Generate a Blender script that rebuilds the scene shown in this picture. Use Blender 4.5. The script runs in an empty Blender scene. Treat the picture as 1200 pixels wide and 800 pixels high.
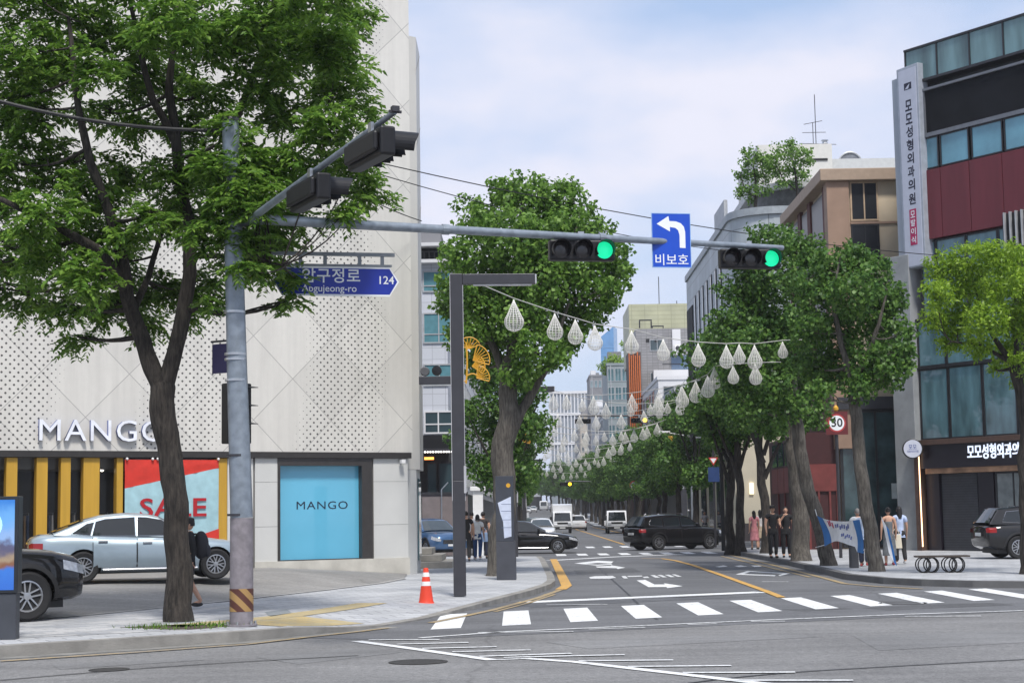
import bpy, math, random
import numpy as np
from mathutils import Vector, Matrix, noise
SC = bpy.context.scene
COL = SC.collection
R = math.radians
random.seed(7)

# ------------------------------------------------------------------ camera
CAM_H = 1.76
FPX = 1940.0                         # focal length in pixels of a 1200 px wide frame
ROLL = -0.9
cam_data = bpy.data.cameras.new('camera')
cam_data.sensor_width = 36.0
cam_data.lens = 36.0 * FPX / 1200.0
cam_data.clip_start = 0.1
cam_data.clip_end = 6000
cam = bpy.data.objects.new('camera', cam_data)
COL.objects.link(cam)
CAM_M = (Matrix.Rotation(R(0.435), 3, 'Z') @ Matrix.Rotation(R(90 + 5.953), 3, 'X') @ Matrix.Rotation(R(ROLL), 3, 'Z'))
cam.matrix_world = Matrix.Translation((0, 0, CAM_H)) @ CAM_M.to_4x4()
SC.camera = cam

# ------------------------------------------------------------------ sky, sun, exposure
SUN_EL, SUN_AZ = 58.0, 165.0          # azimuth clockwise from +Y: behind the camera, to the right
world = bpy.data.worlds.new('World')
SC.world = world
world.use_nodes = True
wn = world.node_tree
wn.nodes.clear()
w_out = wn.nodes.new('ShaderNodeOutputWorld')
w_bg = wn.nodes.new('ShaderNodeBackground')
w_sky = wn.nodes.new('ShaderNodeTexSky')
w_sky.sky_type = 'NISHITA'
w_sky.sun_disc = False
w_sky.sun_elevation = R(SUN_EL)
w_sky.sun_rotation = R(SUN_AZ)
w_sky.air_density = 1.0
w_sky.dust_density = 2.0
w_sky.ozone_density = 1.0
w_bg.inputs['Strength'].default_value = 0.10
w_tc = wn.nodes.new('ShaderNodeTexCoord')
w_map = wn.nodes.new('ShaderNodeMapping')
w_map.inputs['Scale'].default_value = (1.0, 1.0, 2.2)
w_map.inputs['Location'].default_value = (0.3, 0.1, 0.2)
w_noise = wn.nodes.new('ShaderNodeTexNoise')
w_noise.inputs['Scale'].default_value = 4.2
w_noise.inputs['Detail'].default_value = 5.0
w_noise.inputs['Roughness'].default_value = 0.5
w_ramp = wn.nodes.new('ShaderNodeValToRGB')
w_ramp.color_ramp.elements[0].position = 0.38
w_ramp.color_ramp.elements[0].color = (0.62, 0.62, 0.62, 1)
w_ramp.color_ramp.elements[1].position = 0.66
w_ramp.color_ramp.elements[1].color = (0.97, 0.97, 0.97, 1)
w_cloud = wn.nodes.new('ShaderNodeMix')
w_cloud.data_type = 'RGBA'
w_cloud.inputs['A'].default_value = (4.2, 5.5, 8.0, 1)
w_cloud.inputs['B'].default_value = (6.5, 6.55, 7.5, 1)
w_mix = wn.nodes.new('ShaderNodeMix')
w_mix.data_type = 'RGBA'
L = wn.links.new
L(w_tc.outputs['Generated'], w_map.inputs['Vector'])
L(w_map.outputs['Vector'], w_noise.inputs['Vector'])
L(w_noise.outputs['Fac'], w_ramp.inputs['Fac'])
w_cr = wn.nodes.new('ShaderNodeMapRange')
w_cr.inputs['From Min'].default_value = 0.36
w_cr.inputs['From Max'].default_value = 0.64
L(w_noise.outputs['Fac'], w_cr.inputs['Value'])
L(w_cr.outputs['Result'], w_cloud.inputs['Factor'])
L(w_ramp.outputs['Color'], w_mix.inputs['Factor'])
L(w_sky.outputs['Color'], w_mix.inputs['A'])
L(w_cloud.outputs['Result'], w_mix.inputs['B'])
L(w_mix.outputs['Result'], w_bg.inputs['Color'])
L(w_bg.outputs['Background'], w_out.inputs['Surface'])

sun_d = bpy.data.lights.new('sun', 'SUN')
sun_d.energy = 2.9
sun_d.angle = R(10)
sun_d.color = (1.0, 0.96, 0.9)
sun = bpy.data.objects.new('sun', sun_d)
COL.objects.link(sun)
_sd = Vector((math.sin(R(SUN_AZ)) * math.cos(R(SUN_EL)), math.cos(R(SUN_AZ)) * math.cos(R(SUN_EL)), math.sin(R(SUN_EL))))
sun.rotation_euler = _sd.to_track_quat('Z', 'Y').to_euler()
sun.location = _sd * 60

SC.view_settings.view_transform = 'Standard'
SC.view_settings.look = 'None'
SC.view_settings.gamma = 1.0
SC.view_settings.use_curve_mapping = False
SC.view_settings.exposure = 0.42
SC.cycles.max_bounces = 6
SC.cycles.transparent_max_bounces = 8
SC.cycles.use_denoising = True

# ------------------------------------------------------------------ surveying helpers (photo pixels -> metres)
CAM_P = Vector((0, 0, CAM_H))
def ray(px, py):
    return CAM_M @ Vector(((px - 600) / FPX, -(py - 400) / FPX, -1.0))
def at(px, py, Y):
    d = ray(px, py)
    return CAM_P + d * (Y / d.y)
def gnd(px, py, z=0.0):
    d = ray(px, py)
    return CAM_P + d * ((z - CAM_H) / d.z)
def onplane(px, py, o, ang):
    """(distance along a facade from its corner o, height) of a pixel"""
    d = ray(px, py)
    n = Vector((math.sin(ang), -math.cos(ang), 0))
    t = (Vector((o[0], o[1], 0)) - CAM_P).dot(n) / d.dot(n)
    p = CAM_P + d * t
    return (p.x - o[0]) * math.cos(ang) + (p.y - o[1]) * math.sin(ang), p.z
def zg(y):
    return 0.0 if y < 210 else 0.0115 * (y - 210)

# ------------------------------------------------------------------ materials
MATS = {}
def mat(name, col, rough=0.6, metal=0.0, var=0.12, scale=4.0, bump=0.0, bscale=40.0, spec=0.5, emit=None, estr=1.0, coat=0.0, alpha=1.0, trans=0.0, ior=1.45, stretch=None):
    if name in MATS:
        return MATS[name]
    m = bpy.data.materials.new(name)
    m.use_nodes = True
    nt = m.node_tree
    b = nt.nodes['Principled BSDF']
    b.inputs['Roughness'].default_value = rough
    b.inputs['Metallic'].default_value = metal
    b.inputs['Specular IOR Level'].default_value = spec
    b.inputs['Coat Weight'].default_value = coat
    b.inputs['Coat Roughness'].default_value = 0.04
    b.inputs['Alpha'].default_value = alpha
    b.inputs['Transmission Weight'].default_value = trans
    b.inputs['IOR'].default_value = ior
    tc = nt.nodes.new('ShaderNodeTexCoord')
    vec = tc.outputs['Object']
    if stretch:
        mp = nt.nodes.new('ShaderNodeMapping')
        mp.inputs['Scale'].default_value = stretch
        nt.links.new(vec, mp.inputs['Vector'])
        vec = mp.outputs['Vector']
    nz = nt.nodes.new('ShaderNodeTexNoise')
    nz.inputs['Scale'].default_value = scale
    nz.inputs['Detail'].default_value = 6
    nt.links.new(vec, nz.inputs['Vector'])
    rp = nt.nodes.new('ShaderNodeMapRange')
    rp.inputs['From Min'].default_value = 0.3
    rp.inputs['From Max'].default_value = 0.7
    rp.inputs['To Min'].default_value = 1 - var
    rp.inputs['To Max'].default_value = 1 + var
    nt.links.new(nz.outputs['Fac'], rp.inputs['Value'])
    mx = nt.nodes.new('ShaderNodeMix')
    mx.data_type = 'RGBA'
    mx.blend_type = 'MULTIPLY'
    mx.inputs['Factor'].default_value = 1
    mx.inputs['A'].default_value = (*col, 1)
    nt.links.new(rp.outputs['Result'], mx.inputs['B'])
    nt.links.new(mx.outputs['Result'], b.inputs['Base Color'])
    if emit:
        b.inputs['Emission Color'].default_value = (*emit, 1)
        b.inputs['Emission Strength'].default_value = estr
    if bump:
        n2 = nt.nodes.new('ShaderNodeTexNoise')
        n2.inputs['Scale'].default_value = bscale
        n2.inputs['Detail'].default_value = 4
        nt.links.new(vec, n2.inputs['Vector'])
        bp = nt.nodes.new('ShaderNodeBump')
        bp.inputs['Strength'].default_value = bump
        bp.inputs['Distance'].default_value = 0.02
        nt.links.new(n2.outputs['Fac'], bp.inputs['Height'])
        nt.links.new(bp.outputs['Normal'], b.inputs['Normal'])
    MATS[name] = m
    return m

# ------------------------------------------------------------------ mesh builder
class MB:
    def __init__(s):
        s.v, s.f, s.mi, s.cur = [], [], [], 0
    def _add(s, pts, faces):
        o = len(s.v)
        s.v += [tuple(p) for p in pts]
        for f in faces:
            s.f.append([i + o for i in f]); s.mi.append(s.cur)
        return s
    def poly(s, pts):
        return s._add(pts, [list(range(len(pts)))])
    def box(s, x0, x1, y0, y1, z0, z1):
        p = [(x0, y0, z0), (x1, y0, z0), (x1, y1, z0), (x0, y1, z0), (x0, y0, z1), (x1, y0, z1), (x1, y1, z1), (x0, y1, z1)]
        return s._add(p, [(0, 3, 2, 1), (4, 5, 6, 7), (0, 1, 5, 4), (1, 2, 6, 5), (2, 3, 7, 6), (3, 0, 4, 7)])
    def hexa(s, bottom, top):
        return s._add(list(bottom) + list(top), [(0, 3, 2, 1), (4, 5, 6, 7), (0, 1, 5, 4), (1, 2, 6, 5), (2, 3, 7, 6), (3, 0, 4, 7)])
    def obox(s, c, size, rot=None):
        m = rot or Matrix.Identity(3)
        hx, hy, hz = [q / 2 for q in size]
        p = [Vector(c) + m @ Vector((a * hx, b * hy, d * hz)) for d in (-1, 1) for a, b in ((-1, -1), (1, -1), (1, 1), (-1, 1))]
        return s._add(p, [(0, 3, 2, 1), (4, 5, 6, 7), (0, 1, 5, 4), (1, 2, 6, 5), (2, 3, 7, 6), (3, 0, 4, 7)])
    def prism(s, poly, z0, z1, cap=True):
        n = len(poly)
        a = sum(poly[i][0] * poly[(i + 1) % n][1] - poly[(i + 1) % n][0] * poly[i][1] for i in range(n))
        if a < 0:
            poly = poly[::-1]
        p = [(x, y, z0) for x, y in poly] + [(x, y, z1) for x, y in poly]
        fs = [(i, (i + 1) % n, n + (i + 1) % n, n + i) for i in range(n)]
        if cap:
            fs += [list(range(n))[::-1], list(range(n, 2 * n))]
        return s._add(p, fs)
    def extrude(s, poly, d):
        """closed planar 3-D polygon thickened by the vector d"""
        n = len(poly); d = Vector(d)
        p = [Vector(q) for q in poly] + [Vector(q) + d for q in poly]
        return s._add(p, [list(range(n))[::-1], list(range(n, 2 * n))] + [(i, (i + 1) % n, n + (i + 1) % n, n + i) for i in range(n)])
    def tube(s, pts, rad, n=8, cap=True):
        pts = [Vector(p) for p in pts]
        if not hasattr(rad, '__len__'):
            rad = [rad] * len(pts)
        ring0 = None
        o = len(s.v)
        up = None
        for i, p in enumerate(pts):
            t = (pts[min(i + 1, len(pts) - 1)] - pts[max(i - 1, 0)]).normalized()
            if up is None:
                up = Vector((0, 0, 1)) if abs(t.z) < 0.9 else Vector((1, 0, 0))
            a = t.cross(up)
            if a.length < 1e-5:
                a = t.orthogonal()
            a.normalize()
            b = a.cross(t).normalized()
            up = b
            for k in range(n):
                q = 2 * math.pi * k / n
                s.v.append(tuple(p + (a * math.cos(q) + b * math.sin(q)) * rad[i]))
        for i in range(len(pts) - 1):
            for k in range(n):
                k2 = (k + 1) % n
                s.f.append([o + i * n + k, o + (i + 1) * n + k, o + (i + 1) * n + k2, o + i * n + k2][::-1]); s.mi.append(s.cur)
        if cap:
            s.f.append([o + k for k in range(n)]); s.mi.append(s.cur)
            s.f.append([o + (len(pts) - 1) * n + k for k in range(n)][::-1]); s.mi.append(s.cur)
        return s
    def lathe(s, prof, n=16, c=(0, 0, 0), axis=None):
        """profile of (radius, height) turned round an axis"""
        m = axis or Matrix.Identity(3)
        o = len(s.v); c = Vector(c)
        for r, z in prof:
            for k in range(n):
                q = 2 * math.pi * k / n
                s.v.append(tuple(c + m @ Vector((r * math.cos(q), r * math.sin(q), z))))
        for i in range(len(prof) - 1):
            for k in range(n):
                k2 = (k + 1) % n
                s.f.append([o + i * n + k, o + i * n + k2, o + (i + 1) * n + k2, o + (i + 1) * n + k]); s.mi.append(s.cur)
        if prof[0][0] > 1e-4:
            s.f.append([o + k for k in range(n)][::-1]); s.mi.append(s.cur)
        if prof[-1][0] > 1e-4:
            s.f.append([o + (len(prof) - 1) * n + k for k in range(n)]); s.mi.append(s.cur)
        return s
    def grid(s, fn, nu, nv):
        o = len(s.v)
        for i in range(nu + 1):
            for j in range(nv + 1):
                s.v.append(tuple(fn(i / nu, j / nv)))
        for i in range(nu):
            for j in range(nv):
                a = o + i * (nv + 1) + j
                s.f.append([a, a + nv + 1, a + nv + 2, a + 1]); s.mi.append(s.cur)
        return s
    def ball(s, c, r, n=10, m=7, sq=(1, 1, 1)):
        prof = [(math.sin(math.pi * i / m) * r, -math.cos(math.pi * i / m) * r) for i in range(m + 1)]
        o = len(s.v)
        s.lathe(prof, n)
        for i in range(o, len(s.v)):
            x, y, z = s.v[i]
            s.v[i] = (c[0] + x * sq[0], c[1] + y * sq[1], c[2] + z * sq[2])
        return s
    def mesh(s, name, mats, smooth=False):
        me = bpy.data.meshes.new(name)
        me.from_pydata(s.v, [], s.f)
        if not isinstance(mats, (list, tuple)):
            mats = [mats]
        for m in mats:
            me.materials.append(m)
        if len(mats) > 1:
            me.polygons.foreach_set('material_index', s.mi)
        if smooth:
            me.polygons.foreach_set('use_smooth', [True] * len(me.polygons))
            if smooth is not True:
                me.set_sharp_from_angle(angle=R(smooth))
        me.update()
        return me
    def build(s, name, mats, parent=None, smooth=False, bevel=0, loc=None, rot=None):
        o = bpy.data.objects.new(name, s.mesh(name, mats, smooth))
        return link(o, parent, bevel, loc, rot)

def link(o, parent=None, bevel=0, loc=None, rot=None):
    COL.objects.link(o)
    if parent:
        o.parent = parent
    if loc is not None:
        o.location = loc
    if rot is not None:
        o.rotation_euler = rot
    if bevel:
        b = o.modifiers.new('bevel', 'BEVEL')
        b.width = bevel; b.segments = 2; b.limit_method = 'ANGLE'
    return o

def tag(o, label=None, cat=None, group=None, kind=None):
    if label: o['label'] = label
    if cat: o['category'] = cat
    if group: o['group'] = group
    if kind: o['kind'] = kind
    return o
def struct(name, mb, m, smooth=False, kind='structure'):
    o = mb.build(name, m, None, smooth); o['kind'] = kind
    return o
def thing(name, label, cat, loc=(0, 0, 0), rz=0.0, group=None):
    o = bpy.data.objects.new(name, None)
    COL.objects.link(o)
    o.empty_display_size = 0.2
    o.location = loc
    o.rotation_euler = (0, 0, rz)
    return tag(o, label, cat, group)
KIDS = {}
def copy_tree(o, parent=None):
    c = o.copy()
    COL.objects.link(c)
    if parent:
        c.parent = parent
    for ch in list(o.children):
        copy_tree(ch, c)
    return c
def dup(o, label, loc=None, rz=None, group=None, scale=None):
    c = copy_tree(o)
    c['label'] = label
    if loc is not None: c.location = loc
    if rz is not None: c.rotation_euler = (0, 0, rz)
    if group: c['group'] = group
    if scale: c.scale = (scale,) * 3 if not hasattr(scale, '__len__') else scale
    return c

def text_mesh(body, size, extrude=0.004, spacing=1.0, sx=1.0, bold=0.0):
    cu = bpy.data.curves.new('lettering', 'FONT')
    cu.body = body
    cu.size = size
    cu.extrude = extrude
    cu.offset = bold
    cu.space_character = spacing
    cu.align_x = 'CENTER'
    cu.align_y = 'CENTER'
    cu.resolution_u = 3
    o = bpy.data.objects.new('lettering', cu)
    COL.objects.link(o)
    dg = bpy.context.evaluated_depsgraph_get()
    me = bpy.data.meshes.new_from_object(o.evaluated_get(dg))
    bpy.data.objects.remove(o)
    bpy.data.curves.remove(cu)
    if sx != 1.0:
        for v in me.vertices: v.co.x *= sx
    return me
def text(body, size, m, parent, loc, rot=(math.pi / 2, 0, 0), name='lettering', **kw):
    """lettering that stands in the local x-z plane and is read from -y"""
    me = text_mesh(body, size, **kw)
    me.materials.clear(); me.materials.append(m)
    return link(bpy.data.objects.new(name, me), parent, 0, loc, rot)
def fit_text(body, w, h, m, parent, loc, rot=(math.pi / 2, 0, 0), ex=.02, bold=.0):
    me = text_mesh(body, 1.0, extrude=ex, bold=bold)
    xs = [v.co.x for v in me.vertices]; ys = [v.co.y for v in me.vertices]; mx, my = (max(xs) + min(xs)) / 2, (max(ys) + min(ys)) / 2
    for v in me.vertices: v.co.x = (v.co.x - mx) * w / (max(xs) - min(xs)); v.co.y = (v.co.y - my) * h / (max(ys) - min(ys))
    me.materials.clear(); me.materials.append(m)
    return link(bpy.data.objects.new('lettering', me), parent, 0, loc, rot)
# ------------------------------------------------------------------ shared materials
WHITE = mat('white_paint', (0.78, 0.78, 0.77), 0.5, var=0.06)
BLACK = mat('black_paint', (0.012, 0.012, 0.014), 0.4)
DARK = mat('dark_interior', (0.015, 0.015, 0.017), 0.8)
GREY = mat('grey_metal', (0.22, 0.24, 0.26), 0.45, 0.3, var=0.15, scale=6)
DKGREY = mat('charcoal_metal', (0.045, 0.045, 0.052), 0.45, 0.2)
STEEL = mat('steel', (0.5, 0.51, 0.52), 0.3, 0.9)
CONC = mat('concrete', (0.36, 0.36, 0.35), 0.85, var=0.16, scale=1.5, bump=0.2)
GLASS = mat('window_glass', (0.035, 0.06, 0.07), 0.04, spec=0.9, var=0.25, scale=0.4)
GLASSB = mat('pale_window_glass', (0.09, 0.17, 0.195), 0.05, spec=0.9, var=0.55, scale=1.1, stretch=(1.6, 1.6, .45))  # colour noise imitates uneven reflections and curtains in the panes
RED = mat('red_paint', (0.55, 0.035, 0.03), 0.5)
GOLD = mat('golden_paint', (0.62, 0.33, 0.03), 0.45, var=0.1)
BLUE = mat('sign_blue', (0.01, 0.07, 0.5), 0.35, var=0.05)
RUBBER = mat('rubber', (0.014, 0.014, 0.015), 0.75)
YELLOWP = mat('yellow_road_paint', (0.62, 0.36, 0.07), 0.7, var=0.25, scale=9)

def node_mat(name, rough=0.8):
    m = bpy.data.materials.new(name); m.use_nodes = True
    nt = m.node_tree
    b = nt.nodes['Principled BSDF']; b.inputs['Roughness'].default_value = rough
    tc = nt.nodes.new('ShaderNodeTexCoord')
    return m, nt, b, tc.outputs['Object']
def nd(nt, typ, **kw):
    n = nt.nodes.new(typ)
    for k, v in kw.items():
        setattr(n, k, v)
    return n
def math_n(nt, op, a, b=None, c=None):
    n = nt.nodes.new('ShaderNodeMath'); n.operation = op
    for i, q in enumerate((a, b, c)):
        if q is None: continue
        if hasattr(q, 'default_value'): nt.links.new(q, n.inputs[i])
        else: n.inputs[i].default_value = q
    return n.outputs[0]
def mixc(nt, fac, a, b, blend='MIX'):
    n = nt.nodes.new('ShaderNodeMix'); n.data_type = 'RGBA'; n.blend_type = blend
    for key, q in (('Factor', fac), ('A', a), ('B', b)):
        if hasattr(q, 'default_value'): nt.links.new(q, n.inputs[key])
        else: n.inputs[key].default_value = q if key == 'Factor' else (*q, 1)
    return n.outputs['Result']
def noise_n(nt, vec, scale, detail=4, rough=0.5):
    n = nt.nodes.new('ShaderNodeTexNoise'); nt.links.new(vec, n.inputs['Vector'])
    n.inputs['Scale'].default_value = scale; n.inputs['Detail'].default_value = detail; n.inputs['Roughness'].default_value = rough
    return n.outputs['Fac']
def rng(nt, v, a, b, c, d):
    n = nt.nodes.new('ShaderNodeMapRange')
    nt.links.new(v, n.inputs['Value'])
    for k, q in zip(('From Min', 'From Max', 'To Min', 'To Max'), (a, b, c, d)): n.inputs[k].default_value = q
    return n.outputs['Result']
def bump_n(nt, b, h, strength, dist=0.01):
    n = nt.nodes.new('ShaderNodeBump'); n.inputs['Strength'].default_value = strength; n.inputs['Distance'].default_value = dist
    nt.links.new(h, n.inputs['Height']); nt.links.new(n.outputs['Normal'], b.inputs['Normal'])

def asphalt(name, dark, light, patch=0.25):
    m, nt, b, vec = node_mat(name, 0.85)
    fine = noise_n(nt, vec, 42, 3, 0.7)
    big = noise_n(nt, vec, 0.35, 5, 0.55)
    mp = nd(nt, 'ShaderNodeMapping'); mp.inputs['Rotation'].default_value = (0, 0, R(-29)); mp.inputs['Scale'].default_value = (0.06, 1.1, 1)
    nt.links.new(vec, mp.inputs['Vector'])
    streak = noise_n(nt, mp.outputs['Vector'], 1.6, 4, 0.6)
    mid = noise_n(nt, vec, 11, 4, 0.75)
    c = mixc(nt, rng(nt, math_n(nt, 'ADD', math_n(nt, 'MULTIPLY', fine, .55), math_n(nt, 'MULTIPLY', mid, .45)), 0.36, 0.64, 0, 1), dark, light)
    c = mixc(nt, 1.0, c, rng(nt, big, 0.3, 0.7, 1 - patch, 1 + patch), 'MULTIPLY')
    c = mixc(nt, 1.0, c, rng(nt, streak, 0.3, 0.7, 0.84, 1.14), 'MULTIPLY')
    vo = nd(nt, 'ShaderNodeTexVoronoi', feature='DISTANCE_TO_EDGE'); vo.inputs['Scale'].default_value = 0.16
    nz = nd(nt, 'ShaderNodeTexNoise'); nz.inputs['Scale'].default_value = 1.2; nz.inputs['Detail'].default_value = 5
    nt.links.new(vec, nz.inputs['Vector'])
    dv = nd(nt, 'ShaderNodeMix', data_type='VECTOR'); dv.inputs['Factor'].default_value = 0.3
    nt.links.new(vec, dv.inputs['A']); nt.links.new(nz.outputs['Color'], dv.inputs['B'])
    nt.links.new(dv.outputs['Result'], vo.inputs['Vector'])
    crack = rng(nt, vo.outputs['Distance'], 0.0, 0.005, 0.78, 1.0)
    c = mixc(nt, 1.0, c, crack, 'MULTIPLY')
    nt.links.new(c, b.inputs['Base Color'])
    bump_n(nt, b, fine, 0.35)
    return m
AVENUE = asphalt('avenue_asphalt', (0.085, 0.085, 0.087), (0.27, 0.267, 0.262), 0.2)
STREET = asphalt('street_asphalt', (0.08, 0.082, 0.088), (0.165, 0.168, 0.175), 0.2)
LOT = asphalt('parking_asphalt', (0.155, 0.15, 0.143), (0.30, 0.292, 0.28), 0.2)

def worn_paint(name, col, under, wear=0.62):
    m, nt, b, vec = node_mat(name, 0.7)
    a = noise_n(nt, vec, 14, 6, 0.7)
    d = noise_n(nt, vec, 1.3, 3)
    w = rng(nt, math_n(nt, 'ADD', a, math_n(nt, 'MULTIPLY', d, 0.35)), wear, wear + 0.12, 0.0, 0.75)
    c = mixc(nt, w, col, under)
    nt.links.new(c, b.inputs['Base Color'])
    return m
ROADWHITE = worn_paint('white_road_paint', (0.72, 0.73, 0.73), (0.3, 0.3, 0.3), 0.70)
ROADTHIN = worn_paint('worn_white_road_paint', (0.66, 0.67, 0.67), (0.22, 0.22, 0.22), 0.68)
ROADYEL = worn_paint('worn_yellow_road_paint', (0.58, 0.33, 0.075), (0.2, 0.17, 0.13), 0.7)
ROADYELF = worn_paint('faded_yellow_road_paint', (0.42, 0.3, 0.13), (0.22, 0.2, 0.17), 0.6)

def pavers(name, cols, bw, bh, ang, mortar=(0.17, 0.17, 0.17), msize=0.012):
    m, nt, b, vec = node_mat(name, 0.8)
    mp = nd(nt, 'ShaderNodeMapping'); mp.inputs['Rotation'].default_value = (0, 0, R(ang)); nt.links.new(vec, mp.inputs['Vector'])
    br = nd(nt, 'ShaderNodeTexBrick'); nt.links.new(mp.outputs['Vector'], br.inputs['Vector'])
    br.inputs['Scale'].default_value = 1.0; br.inputs['Brick Width'].default_value = bw; br.inputs['Row Height'].default_value = bh
    br.inputs['Mortar Size'].default_value = msize; br.inputs['Color1'].default_value = (*cols[0], 1); br.inputs['Color2'].default_value = (*cols[1], 1)
    br.inputs['Mortar'].default_value = (*mortar, 1); br.inputs['Bias'].default_value = -0.1
    n = noise_n(nt, vec, 0.7, 6, 0.6); f = noise_n(nt, vec, 30, 3)
    c = mixc(nt, 1.0, br.outputs['Color'], rng(nt, n, 0.3, 0.7, 0.82, 1.12), 'MULTIPLY')
    c = mixc(nt, 1.0, c, rng(nt, f, 0.3, 0.7, 0.9, 1.1), 'MULTIPLY')
    nt.links.new(c, b.inputs['Base Color'])
    return m
PAVE = pavers('pale_stone_pavers', ((0.45, 0.46, 0.47), (0.36, 0.37, 0.39)), 0.6, 0.3, -30, (0.17, 0.17, 0.18), 0.012)
PAVEMIX = pavers('mixed_grey_pavers', ((0.46, 0.46, 0.46), (0.27, 0.285, 0.31)), 0.5, 0.25, -34, (0.25, 0.25, 0.25), 0.01)
TACTILE = pavers('yellow_tactile_paving', ((0.48, 0.37, 0.17), (0.42, 0.36, 0.22)), 0.3, 0.3, -33, (0.35, 0.3, 0.2), 0.012)
KERB = mat('granite_kerb', (0.34, 0.335, 0.325), 0.85, var=0.2, scale=2.5, bump=0.3)
KERBD = mat('weathered_kerb', (0.25, 0.24, 0.22), 0.85, var=0.25, scale=2.5, bump=0.3)
TILE = mat('white_stone_cladding', (0.56, 0.56, 0.54), 0.5, var=0.05, scale=1.0)
# ------------------------------------------------------------------ ground, streets, pavements, markings
def sheet(name, m, xs, ys, z):
    mb = MB()
    for i in range(len(xs) - 1):
        for j in range(len(ys) - 1):
            q = [(xs[i], ys[j]), (xs[i + 1], ys[j]), (xs[i + 1], ys[j + 1]), (xs[i], ys[j + 1])]
            mb.poly([(a, b, zg(min(b, 900)) + z) for a, b in q])
    return struct(name, mb, m)
sheet('ground', AVENUE, [-900, -200, 0, 200, 900], [-120, 0, 100, 210, 400, 900, 2500], 0.0)
def P2(px, py, z=0.0):
    p = gnd(px, py, z); return (p.x, p.y)
e0, e1 = P2(470, 750), P2(1210, 715.5)
sm = MB()
sm.poly([(*q, .004) for q in (e0, e1, (24, 37), (60, 50), (60, 210), (-60, 210), (-60, 64), (-6, 64), (-6, 26))])
sm.poly([(q[0], q[1], zg(q[1]) + .004) for q in ((-60, 210), (60, 210), (60, 900), (-60, 900))])
struct('side_street', sm, STREET)

def offset_line(pts, d):
    out = []
    for i, p in enumerate(pts):
        a = Vector(pts[max(i - 1, 0)]); b = Vector(pts[min(i + 1, len(pts) - 1)])
        t = (b - a).normalized()
        out.append((p[0] - t.y * d, p[1] + t.x * d))
    return out
def smooth_line(pts, it=2):
    for _ in range(it):
        q = [pts[0]]
        for a, b in zip(pts[:-1], pts[1:]):
            q.append(tuple(.75 * x + .25 * y for x, y in zip(a, b))); q.append(tuple(.25 * x + .75 * y for x, y in zip(a, b)))
        pts = q + [pts[-1]]
    return pts
def pavement(name, kerb, rest, side, km, pm, heights):
    """kerb stones along a line (interior on the left of it when side = 1), a sloped border, then the flat slab"""
    n = len(kerb)
    k2 = offset_line(kerb, .2 * side); k3 = offset_line(kerb, 1.5 * side)
    kb, pv = MB(), MB()
    for i in range(n - 1):
        j = i + 1
        h0, h1 = heights[i], heights[j]
        lead = (lambda q: q) if side == 1 else (lambda q: q[::-1])
        kb.poly(lead([(*kerb[i], -.02), (*kerb[j], -.02), (*kerb[j], h1), (*kerb[i], h0)]))
        kb.poly(lead([(*kerb[i], h0), (*kerb[j], h1), (*k2[j], h1 + .003), (*k2[i], h0 + .003)]))
        pv.poly(lead([(*k2[i], h0 + .002), (*k2[j], h1 + .002), (*k3[j], .15), (*k3[i], .15)]))
    pv.poly([(*q, .15) for q in k3 + rest])
    a = struct(name + '_kerb', kb, km); b = struct(name, pv, pm)
    return a, b
ang = R(33)
k_a = P2(0, 770)
left_k = [(k_a[0] - 45 * math.cos(ang), k_a[1] - 45 * math.sin(ang)), (k_a[0] - 20 * math.cos(ang), k_a[1] - 20 * math.sin(ang)), k_a, P2(140, 761), P2(280, 752), P2(350, 745), P2(410, 739), P2(450, 734), P2(500, 725.5), P2(545, 716), P2(590, 706), P2(622, 698.5), P2(645, 690.5), P2(650.5, 686), P2(649.5, 680), P2(643, 668), P2(638.5, 659)]
left_h = [.15, .15, .15, .15, .15, .13, .06, .03, .03, .07, .11, .13, .13, .13, .13, .13, .13]
xk = left_k[-1][0]
left_k += [(xk - .1, 64.5), (xk - .6, 66.0), (xk - 1.6, 67.2), (xk - 3.2, 68), (-60, 68)]
left_h += [.13, .10, .10, .13, .13]
pavement('pavement', left_k, [(-70, 30), (-70, -5)], 1, KERBD, PAVE, left_h)
right_k = [(60, 60), (30, 43), (18, 36.4), (14.2, 35.3)] + [P2(*q) for q in ((1200, 689), (1140, 688.3), (1080, 686.5), (1035, 684), (990, 679), (950, 668.5), (905, 658), (876, 652.5), (862, 649.5))]
xr = right_k[-1][0]
right_k += [(xr + .1, 68.5), (xr + .6, 71.5), (xr + 1.6, 73.3), (xr + 3.2, 74.2), (60, 74.2)]
pavement('pavement', right_k, [], -1, mat('dark_kerb', (.13, .13, .13), .85, var=.2, scale=2), PAVE, [.15] * len(right_k))  # kerb colour darkened to imitate its shaded face
# pavements beyond the cross street
def block(x0, x1, y0, y1):
    mb, kb = MB(), MB()
    ys = [y0, min(y1, 210)] + ([y1] if y1 > 210 else [])
    for a, b in zip(ys[:-1], ys[1:]):
        mb.poly([(x0, a, zg(a) + .15), (x1, a, zg(a) + .15), (x1, b, zg(b) + .15), (x0, b, zg(b) + .15)])
        xe = x0 if abs(x0) < abs(x1) else x1
        kb.poly([(xe, a, zg(a)), (xe, b, zg(b)), (xe, b, zg(b) + .15), (xe, a, zg(a) + .15)])
    kb.poly([(x0, y0, zg(y0)), (x1, y0, zg(y0)), (x1, y0, zg(y0) + .15), (x0, y0, zg(y0) + .15)])
    struct('pavement', mb, PAVE); struct('pavement_kerb', kb, KERB)
XL, XR = .3, 8.5
block(-80, XL, 85, 480); block(XR, 80, 86.5, 480)

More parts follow.
